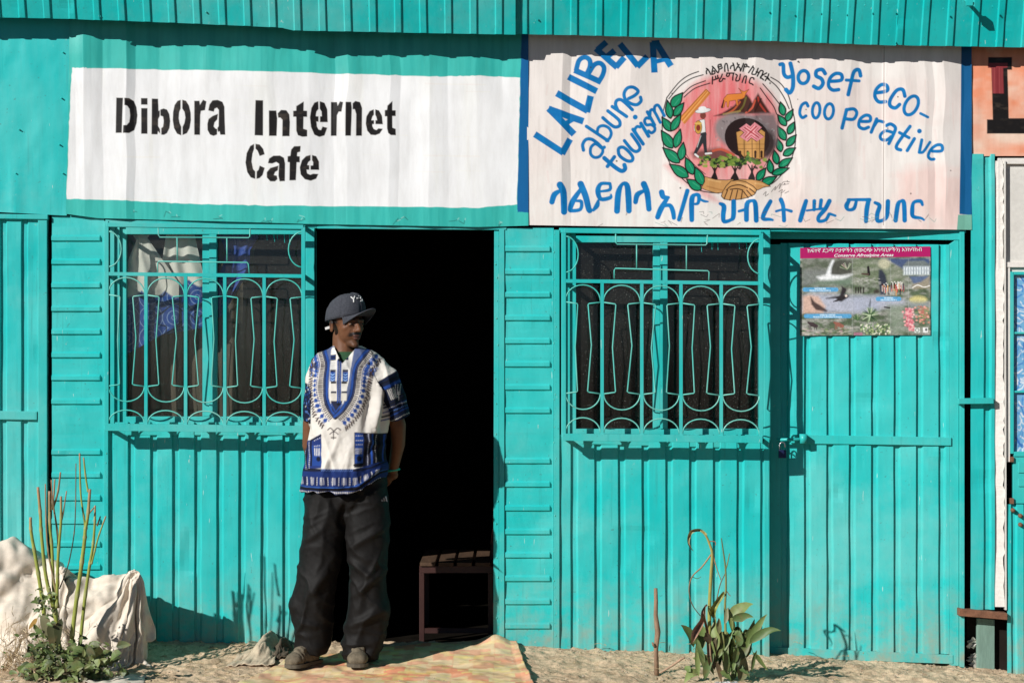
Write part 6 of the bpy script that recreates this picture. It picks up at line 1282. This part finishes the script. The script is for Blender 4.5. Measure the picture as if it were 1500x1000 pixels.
# printed pattern, drawn flat in the plane of the chest
cs = Canvas(430, 610, lambda x: 500, lambda x: 740, .5, (224, 218, 209)); NAVY, BLU2, BK, WH = (22, 30, 54), (34, 66, 136), (22, 22, 28), (232, 228, 220)
# sleeves
cs.poly([(556, 558), (586, 540), (602, 570), (604, 620), (575, 640), (566, 600)], NAVY)
cs.frame(420, 540, 5)
for (y0, y1, cl, w_) in ((108, 62, BK, 8), (150, 95, BLU2, 22), (178, 120, NAVY, 10), (262, 200, (20, 22, 34), 14), (285, 225, (20, 22, 30), 12), (320, 260, BLU2, 8), (350, 290, BK, 12), (375, 318, BLU2, 9)): cs.stroke([(700, y0), (900, y1 - 40)], w_, cl)
for k in range(5): cs.stroke([(745 + k * 11, 150 - k * 4), (775 + k * 11, 220 - k * 4)], 4.5, WH)
for k in range(3):
    for q in range(6): cs.stroke([(720 + q * 0 + 0 * k + (k % 2) * 110, 175 + q * 12 - k * 10)], 6, WH); cs.stroke([(805 + k * 16, 115 + q * 13)], 6, WH)
for k in range(16): cs.stroke([(712 + k * 12, 300 - k * 4.4)], 6, WH); cs.stroke([(735 + k * 11, 395 - k * 4.8)], 6, WH); cs.stroke([(720 + k * 12, 328 - k * 4.6)], 5, (90, 140, 220))
cs.poly([(-20, 70), (165, 110), (188, 180), (190, 400), (-20, 400)], NAVY)
for k in range(70): x = r.uniform(120, 186); y = r.uniform(100, 380); cs.stroke([(x, y), (x + r.uniform(-8, 8), y + r.uniform(4, 16))], r.uniform(3, 6), r.choice([(90, 130, 200), WH, BLU2, BK]), .85)
# neck band: nested V paths
cs.frame(0, 0, 1)
LP = [(472, 508), (478, 520), (481.5, 535), (479.5, 555), (480, 578), (486, 597), (495, 609)]; RP = [(541, 511), (534, 521), (524.5, 535), (521, 553), (518, 577), (507, 597), (495, 609)]
mid = smooth_path(LP, 6) + smooth_path(RP, 6)[::-1][1:]
cs.poly([(x, y) for x, y in mid], (92, 104, 140)); cs.poly([(487, 510), (520, 512), (513, 560), (506, 590), (495, 600), (484, 588), (485, 560)], WH)
for p_ in (LP, RP): cs.stroke(smooth_path(p_, 6), 7.5, BK); cs.stroke(smooth_path([(x + (1.8 if p_ is LP else -1.8), y) for x, y in p_], 6), 3.6, (40, 76, 150)); cs.stroke(smooth_path([(x - (2.0 if p_ is LP else -2.0), y) for x, y in p_], 6), 1.4, (60, 70, 110))
cs.poly([(487.5, 586), (505, 586), (500, 600), (495, 604.5), (490, 600)], (40, 44, 66)); cs.stroke([(488, 590), (495, 602), (504, 590)], 1.6, (40, 76, 150))
for xa, xb in ((486, 494.2), (504.5, 512.5)):
    for k, (y0, y1, cl) in enumerate([(512, 519, WH), (519, 527, BK), (527, 541, (220, 218, 212)), (541, 544, NAVY), (544, 558, BLU2), (558, 561, BK), (561, 572, (226, 222, 214)), (572, 575, NAVY), (575, 586, (214, 208, 196))]):
        sh = (0 if k < 5 else (1.5 if xa < 490 else -1.5)); cs.poly([(xa + sh, y0), (xb + sh, y0), (xb + sh, y1), (xa + sh, y1)], cl)
    for y in (521, 524.5): cs.stroke([(xa + 1, y), (xb - 1, y)], 1.1, BLU2)
    for y in (547, 551, 555): cs.stroke([(xa + 1.5, y), (xa + 4, y + 2), (xb - 1.5, y)], 1.2, (150, 190, 240))
    for y in np.arange(528, 541, 3): cs.stroke([(xa + 1, y), (xb - 1, y + .5)], .5, (150, 150, 150))
cs.stroke([(499.5, 528), (499.5, 590)], 6.2, BK); cs.stroke([(497, 528), (497.6, 588)], 1.8, (40, 76, 150)); cs.stroke([(502, 528), (501.4, 588)], 1.8, (40, 76, 150))
for y in np.arange(530, 586, 2.6): cs.stroke([(498.8, y), (500.2, y + 1)], .9, (150, 160, 190))
def along(path, off, step):
    P_ = np.array(smooth_path(path, 12)); sgn = 1 if path is LP else -1; seg = np.hypot(*np.diff(P_, axis=0).T); cum = np.concatenate([[0], np.cumsum(seg)]); out = []
    for s in np.arange(2, cum[-1] - 1, step):
        i = np.searchsorted(cum, s) - 1; i = max(0, min(i, len(P_) - 2)); t = (P_[i + 1] - P_[i]) / (seg[i] + 1e-9); n = np.array([-t[1], t[0]]) * sgn; n = n if n[0] * sgn < 0 or abs(n[0]) < .3 else -n
        if n[1] < -.2: n = -n
        p = P_[i] + (P_[i + 1] - P_[i]) * ((s - cum[i]) / (seg[i] + 1e-9)); out.append((p + n * off, n, t, s))
    return out
for p_ in (LP, RP):
    for p, n, t, s in along(p_, 6.4, 2.5): cs.stroke([tuple(p - n * 1.6), tuple(p + n * 2.4)], 1.5, (36, 26, 40))
    for p, n, t, s in along(p_, 15, 6.2): cs.ell(p[0], p[1], 2.9, 3.0, (46, 78, 148)); cs.stroke([tuple(p + n * 3 + t * 2), tuple(p + n * 4.5)], 1.2, BLU2)
    for p, n, t, s in along(p_, 20.5, 3.1): cs.stroke([tuple(p), tuple(p + n * 4.6 + t * 2.6)], 1.8, (32, 26, 34)); cs.stroke([tuple(p + t * 1.2), tuple(p + n * 3.0 - t * 1.6)], .9, (90, 64, 60))
    for p, n, t, s in along(p_, 11.2, 3.4): cs.stroke([tuple(p), tuple(p + t * 1.4)], 1.5, (50, 70, 130))
cs.frame(420, 540, 5); cs.curve([(320, 440), (340, 425), (365, 445), (390, 425), (415, 440)], 7, (50, 40, 40)); cs.curve([(335, 470), (365, 450), (395, 470)], 6, (60, 50, 60)); cs.stroke([(362, 450), (362, 505)], 7, (40, 34, 34)); cs.stroke([(345, 495), (380, 495)], 7, (50, 40, 36))
# shoulders
for cx, cy in ((205, 8), (620, 4), (190, -30), (640, -26)):
    for k in range(26): a = r.uniform(0, 2 * pi); cs.stroke([(cx + 26 * cos(a), cy + 30 * sin(a)), (cx + 40 * cos(a) , cy + 52 * sin(a))], 5, r.choice([BK, (60, 110, 200), NAVY, (60, 60, 80)]), .9)
# pocket blocks and the hem
def dots(x0, y0, x1, y1, st, w_=6, col=WH):
    L = math.hypot(x1 - x0, y1 - y0); n = int(L / st); [cs.stroke([(x0 + (x1 - x0) * k / n, y0 + (y1 - y0) * k / n)], w_, col) for k in range(n + 1)]
cs.poly([(190, 520), (275, 468), (275, 715), (40, 740), (60, 560)], (34, 52, 110)); cs.poly([(205, 560), (275, 540), (275, 700), (205, 700)], BLU2)
cs.stroke([(200, 700), (200, 520), (275, 480)], 10, BK); cs.stroke([(165, 720), (170, 560)], 12, BK); cs.stroke([(140, 740), (140, 600)], 8, BLU2); cs.stroke([(180, 725), (275, 725)], 12, BK)
dots(155, 590, 160, 740, 13); dots(186, 540, 188, 730, 13); dots(188, 735, 275, 735, 12); dots(225, 560, 262, 556, 12); dots(225, 520, 265, 500, 12); [cs.stroke([(225 + k * 12, 575), (225 + k * 12, 625)], 5, WH) for k in range(4)]; cs.ell(250, 650, 16, 18, (20, 26, 50)); 
cs.poly([(510, 455), (760, 470), (760, 740), (510, 715)], (30, 32, 48)); cs.poly([(515, 460), (575, 462), (575, 680), (515, 680)], BLU2); cs.stroke([(590, 465), (590, 690), (510, 692)], 12, BK); cs.stroke([(612, 470), (612, 715), (500, 712)], 6, WH); cs.stroke([(640, 475), (640, 735), (500, 735)], 12, (44, 84, 170)); cs.stroke([(655, 478), (655, 740)], 6, BK); dots(668, 480, 668, 745, 13); cs.stroke([(690, 480), (690, 740)], 16, BK); cs.stroke([(720, 480), (722, 730)], 9, (40, 70, 150))
dots(612, 475, 612, 712, 13, 8, BLU2); dots(525, 480, 565, 480, 12); dots(525, 545, 565, 545, 12); [cs.stroke([(515 + k * 0, 575 + k * 11), (565, 575 + k * 11)], 4, WH) for k in range(4)]; cs.ell(545, 645, 18, 20, (20, 26, 50)); dots(525, 515, 565, 515, 12)
cs.poly([(60, 735), (500, 720), (760, 690), (760, 960), (60, 960)], (28, 48, 104)); cs.stroke([(60, 738), (280, 732), (500, 728), (640, 740), (760, 700)], 16, (24, 28, 46))
for k in range(14): cs.ell(285 + k * 16, 728, 7, 7, (90, 120, 190), ring=3)
for gx in range(90, 640, 78):
    for k in range(4):
        for yy_ in range(785, 845, 10): cs.stroke([(gx + k * 0 + (0 if k % 2 else 34), yy_)], 5, WH, .9)
    for k in range(4): cs.stroke([(gx + 46 + k * 8 - 34 + 14, 786), (gx + 46 + k * 8 - 34 + 14, 832)], 2.6, WH, .8)
    cs.poly([(gx + 60, 780), (gx + 74, 780), (gx + 74, 842), (gx + 60, 842)], (24, 28, 56), .9)
cs.stroke([(60, 862), (400, 868), (560, 862), (760, 830)], 22, BK); cs.stroke([(60, 850), (400, 856), (760, 815)], 4, (60, 110, 200)); dots(100, 886, 700, 888, 13, 8); cs.stroke([(60, 905), (400, 908), (760, 900)], 20, BK)
def sample(X, Y):
    i = np.clip((X - 430) / (cs.xs[1] - cs.xs[0]), 0, cs.nx - 1.001); j = np.clip((Y - 500) / (240 / (cs.ny - 1)), 0, cs.ny - 1.001); i0 = i.astype(int); j0 = j.astype(int); fi = (i - i0)[:, None]; fj = (j - j0)[:, None]
    return (cs.C[j0, i0] * (1 - fi) + cs.C[j0, i0 + 1] * fi) * (1 - fj) + (cs.C[j0 + 1, i0] * (1 - fi) + cs.C[j0 + 1, i0 + 1] * fi) * fj
col_ = sample(px_, py_ + 0.0)
def invee(x, y): return (y < 532) & (np.abs(x - 503.5 - (532 - y) * .14) < (532 - y) * .72 + .3) & (y > 495)
for sg in (-1, 1):
    tg = 503.5 + (532 - py_) * (.14 + .72 * sg); mm = (py_ < 531.5) & (np.abs(px_ - tg) < .85) & (V[:, 1] < -DM); px_[mm] = tg[mm]; V[mm, 0] = (px_[mm] - 750) / S * (1 - DM / D)
fc = F; cxx = px_[fc].mean(1); cyy = py_[fc].mean(1); hole = invee(cxx, cyy) & (V[fc, 1].mean(1) < -DM); F = F[~hole]
mk('tunic', V, F, M_SHIRT, man, True, np.clip(col_ / 1.10, .003, .80))
# green T-shirt collar showing in the neck opening
us = loft([ring(515, 488, 530, .055, .020), ring(519, 480, 540, .068, .026), ring(523, 472, 547, .080, .028), ring(530, 466, 553, .088, .026), ring(545, 464, 554, .098, .024), ring(560, 464, 554, .10, .024)], 40, 2.2)
mk('undershirt', us[0], us[1], M_GREEN, man, True)

# --- trousers
def leg(rows, n=40):
    return loft([((Mp(a, y)[0] + Mp(b, y)[0]) / 2, -DM + cy, Mp(a, y)[2], (b - a) / 2 / RS, dp) for y, a, b, dp, cy in rows], n, 2.2)
LL = leg([(690, 452, 512, .11, .02), (722, 447, 513, .115, .02), (760, 446, 509, .115, .01), (800, 443, 501, .11, 0), (849, 436, 492, .105, -.01), (885, 427, 488, .105, 0), (928, 430, 484, .105, .01), (946, 433, 482, .105, .01), (957, 437, 479, .10, .01)])
RL = leg([(690, 500, 562, .11, .02), (722, 504, 569, .115, .02), (766, 504, 569, .115, .01), (800, 508, 567, .11, 0), (842, 515, 566, .10, -.01), (875, 512, 567, .105, 0), (892, 510, 569, .105, 0), (928, 506, 562, .105, .01), (950, 503, 556, .10, .01), (964, 505, 552, .095, .01)])
V, Nn, F = remesh([LL, RL, ellipsoid(Mp(507, 728, -.01), (.14, .115, .10)), ellipsoid(Mp(506, 752, -.01), (.05, .09, .055))], .005, 7)
px_ = 750 + V[:, 0] * S / (1 - DM / D); py_ = 500 - (V[:, 2] - ZC) * S / (1 - DM / D)
a_ = np.arctan2(Nn[:, 1], Nn[:, 0]); dk = px_ * .8 - py_ * .6
wp = 1.2 * fbm(px_ / 30, py_ / 40, 7, 3)
h = .016 * (ridge(vn(px_ / 17 + py_ / 60 + wp, py_ / 95 - px_ / 90, 3)) ** 1.5 - .4) * (.4 + .6 * sstep(760, 880, py_)) + .008 * (ridge(vn(dk / 19 + wp, (px_ * .6 + py_ * .8) / 70, 5)) ** 3 - .2) + .014 * (ridge(vn(px_ / 50 + 7, py_ / 10 + wp * 1.5, 2)) ** 2 - .3) * sstep(900, 950, py_) + .005 * (ridge(vn(px_ / 40, py_ / 11 + px_ / 26 + wp, 6)) ** 3 - .2) * sstep(830, 740, py_) + .0022 * (ridge(fbm(dk / 9, (px_ + py_) / 34, 1, 3)) ** 2 - .3)
h += crease(515, 800, 562, 770, 5, .014) + crease(512, 815, 545, 842, 5, .016) + crease(520, 870, 562, 835, 5, .014) + crease(455, 870, 486, 830, 6, .014) + crease(440, 905, 470, 915, 5, .014) + crease(512, 915, 560, 890, 5, .015) + crease(508, 735, 500, 770, 4, -.02) + crease(450, 790, 478, 770, 5, .010)
V = relax(V + Nn * h[:, None], F, np.ones(len(V), bool), 3, .5); tr = mk('trousers', V, F, M_BLACK, man, True)
c0 = Mp(562, 735, .10); gm = plain('grey_print', (.22, .22, .23), .7, 30, .05); m = MB()   # small three-bar logo on the hip
for k, hh in enumerate((.010, .017, .024)):
    x = c0[0] - .012 + k * .0105; m.add([(x, c0[1], c0[2]), (x + .0085, c0[1], c0[2]), (x + .0085 - hh * .35, c0[1], c0[2] + hh), (x - hh * .35 + .001, c0[1], c0[2] + hh)], [(0, 1, 2, 3)])
lg = m.build('logo_print', gm, tr)
# pin the logo on the cloth
from mathutils.bvhtree import BVHTree
def project(o, vs, direction, offset=.0015):
    me = o.data; off = np.array(wloc(o.parent)) if o.parent else np.zeros(3); t = BVHTree.FromPolygons([v.co for v in me.vertices], [p.vertices for p in me.polygons]); out = []
    for v in vs:
        src = Vector(np.array(v) - off) - Vector(direction) * .6; hit, nn_, _, _ = t.ray_cast(src, Vector(direction)); out.append(np.array(hit) + off - np.array(direction) * offset if hit is not None else np.array(v))
    return out
nv_ = project(tr, [np.array(v.co) + np.array(wloc(man)) for v in lg.data.vertices], (0, 1, 0), .002)
for v, w_ in zip(lg.data.vertices, nv_): v.co = w_ - np.array(wloc(man))

# --- shoes
def shoe(heel, toe, wd, name='shoe'):
    heel = np.array(heel); toe = np.array(toe); t = toe - heel; t[2] = 0; L = np.linalg.norm(t); t /= L; sd_ = np.array([-t[1], t[0], 0]); R = np.stack([t, sd_, UP], 1)
    def e(a, b, c, r_): return ellipsoid(heel + t * a * L + sd_ * b + UP * c, r_, R, 12)
    up = [e(.80, 0, .030, (.20 * L, wd * .96, .034)), e(.90, 0, .024, (.12 * L, wd * .84, .026)), e(.45, 0, .038, (.40 * L, wd * .82, .042)), e(.22, 0, .045, (.20 * L, wd * .78, .055)), e(.55, 0, .058, (.24 * L, wd * .6, .030)), cone([heel + t * .25 * L + UP * .04, heel + t * .22 * L + UP * .12], [.042, .040], 14)]
    V, Nn, F = remesh(up, .004, 5); V[:, 2] = np.maximum(V[:, 2], heel[2] + .006)
    l = (V - heel) @ R; u = l[:, 0] / L; q = .003 * np.sin(u * 60) * (u > .62) * (u < .80) + .004 * (fbm(V[:, 0] * 60, V[:, 1] * 60 + V[:, 2] * 60, 3, 3) - .5) + .005 * np.exp(-((np.abs(l[:, 1]) - .022) / .005) ** 2) * (u > .35) * (u < .75)
    V = V + Nn * q[:, None]; o = mk(name, V, F, M_SHOE, man, True)
    sp = [(.0, .55), (.05, .78), (.2, .82), (.45, .80), (.7, 1.0), (.85, .98), (.96, .72), (1.02, .30)]
    pts = [heel + t * a * L + sd_ * wd * b for a, b in smooth_path(sp, 4)] + [heel + t * a * L - sd_ * wd * b for a, b in reversed(smooth_path(sp, 4))]; n = len(pts)
    W = [p - UP * .004 for p in pts] + [p + UP * .012 for p in pts]; mk('sole', W, [tuple(range(n - 1, -1, -1)), tuple(range(n, 2 * n))] + [(i, (i + 1) % n, (i + 1) % n + n, i + n) for i in range(n)], M_SOLE, o)
    for k in range(4):
        a = .42 + .085 * k; zc_ = .092 - .012 * k; MB().tube([heel + t * a * L + sd_ * .024 + UP * (zc_ - .006), heel + t * (a + .03) * L + UP * (zc_ + .004), heel + t * a * L - sd_ * .024 + UP * (zc_ - .006)], .0028, 6).build('lace', plain('grey_lace', (.16, .15, .13), .9, 40, .2) if k == 0 and not bpy.data.materials.get('grey_lace') else bpy.data.materials['grey_lace'], o, True)
def on_ground(px, dy): x = P(px, 900, DM + dy)[0]; y = -(DM + dy); return np.array([x, y, float(ground_z(x, y)) + .020])
a = on_ground(466, -.03); b = on_ground(432, .12); shoe(a, b + (b - a) * .25, .047); a = on_ground(527, -.05); b = on_ground(523, .16); shoe(a, b, .050)

# --- wristband, white tape at the ear, cap
wc = Mp(576, 688, -.145); MB().tube([wc + np.array([.029 * cos(t), .027 * sin(t), .004 * cos(t)]) for t in np.linspace(0, 2 * pi, 19)], .0055, 6, False).build('wristband', plain('teal_rubber', (.02, .42, .30), .5, 20, .1), man, True)
def cap():
    root_u = .052; V = []; F = []; n = 96; rows = 20; wob_ = .0
    tilt = -.10
    cy_ = radians(47); FC = np.array([sin(cy_), -cos(cy_), 0]); LC = np.array([cos(cy_), sin(cy_), 0])
    def T(f, l, u): return HC - FW * .004 + FC * f + LC * l + UP * (u + .034 + f * .13)
    for i in range(rows + 1):
        t = i / rows; a = t * pi / 2
        for k in range(n):
            p = 2 * pi * k / n; seam = 1 - .030 * max(0, 1 - abs(((p / (pi / 3) + .5) % 1) - .5) * 13)
            hgt = .110 * sin(a) ** .88; rr = cos(a) ** .72; fr = .102 * rr * seam; V.append(T(fr * cos(p) + .004 * sin(a), .085 * rr * seam * sin(p), -.012 + hgt + .010 * (cos(p) > 0) * cos(p) * sin(2 * a) + .007 * (vn(k * .09, i * .35, 1) - .5) + .003 * (vn(k * .3, i * .8, 3) - .5)))
    for i in range(rows):
        for k in range(n): F.append((i * n + k, i * n + (k + 1) % n, (i + 1) * n + (k + 1) % n, (i + 1) * n + k))
    o = mk('cap', V, F, M_CAP, man, True); s = o.modifiers.new('t', 'SOLIDIFY'); s.thickness = .003; s.offset = 1
    W = []; G = []; nu, nv = 25, 9   # curved peak
    for j in range(nv):
        v = j / (nv - 1)
        for i in range(nu):
            s_ = -1 + 2 * i / (nu - 1); ang = s_ * radians(56); base = np.array([.100 * cos(ang), .086 * sin(ang)]); reach = .086 * (1 - abs(s_) ** 2.6) + .002
            f = base[0] + reach * v; l = base[1] * (1 - .05 * v); u = -.010 - .020 * abs(s_) ** 3 * (.1 + .9 * v) - .006 * v + .026 * (1 - s_ * s_) * v - .012 * s_ * s_ * v; W.append(T(f, l, u))
    for j in range(nv - 1):
        for i in range(nu - 1): a = j * nu + i; G.append((a, a + 1, a + nu + 1, a + nu))
    b = mk('peak', W, G, M_CAP, o, True); s = b.modifiers.new('t', 'SOLIDIFY'); s.thickness = .0042; s.offset = 0
    MB().tube([T(.102 * cos(t), .0845 * sin(t), -.010) for t in np.linspace(0, 2 * pi, 33)], .0030, 6, False).build('band_seam', M_CAP, o, True)
    MB().tube([T(0, 0, .097), T(0, 0, .102)], [.008, .005], 8).build('cap_button', M_CAP, o, True)
    # white lettering on the crown
    def on(ang, hh, out=.003): rr = cos(hh) ** .72; return T((.102 * rr + out) * cos(ang) + .004 * sin(hh), (.085 * rr + out) * sin(ang), -.012 + .110 * sin(hh) ** .88 + .010 * cos(ang) * sin(2 * hh))
    mt = M_WTAPE
    for strokes in ([[(-30, 47), (-22, 37)], [(-14, 48), (-22, 37)], [(-22, 37), (-23, 28)]], [[(-9, 39), (-1, 40)]], [[(4, 48), (13, 49), (15, 44), (8, 40)], [(8, 40), (16, 37), (13, 31), (4, 31)]]):
        m = MB()
        for st_ in strokes:
            pts = []
            for a, b_ in zip(st_[:-1], st_[1:]):
                for k in range(5): t = k / 5; pts.append(on(radians(a[0] + (b_[0] - a[0]) * t) , radians(a[1] + (b_[1] - a[1]) * t)))
            pts.append(on(radians(st_[-1][0]), radians(st_[-1][1]))); m.tube(pts, .0032, 6)
        m.build('letter', mt, o, True)
    # eyelets
cap()
e0 = H(-.055, -.074, -.014); c_ = Mp(480, 481, .03)
MB().add(*[(lambda a, b: ([a + np.array(q) for q in ((-.014, 0, -.007), (.016, 0, .002), (.013, 0, .014), (-.016, 0, .005), (-.014, .006, -.007), (.016, .006, .002), (.013, .006, .014), (-.016, .006, .005))], [(0, 1, 2, 3), (7, 6, 5, 4), (0, 4, 5, 1), (1, 5, 6, 2), (2, 6, 7, 3), (3, 7, 4, 0)]))(Mp(481, 481, .0), 0)][0]).build('cap_strap_end', M_WTAPE, man, bevel=.001)
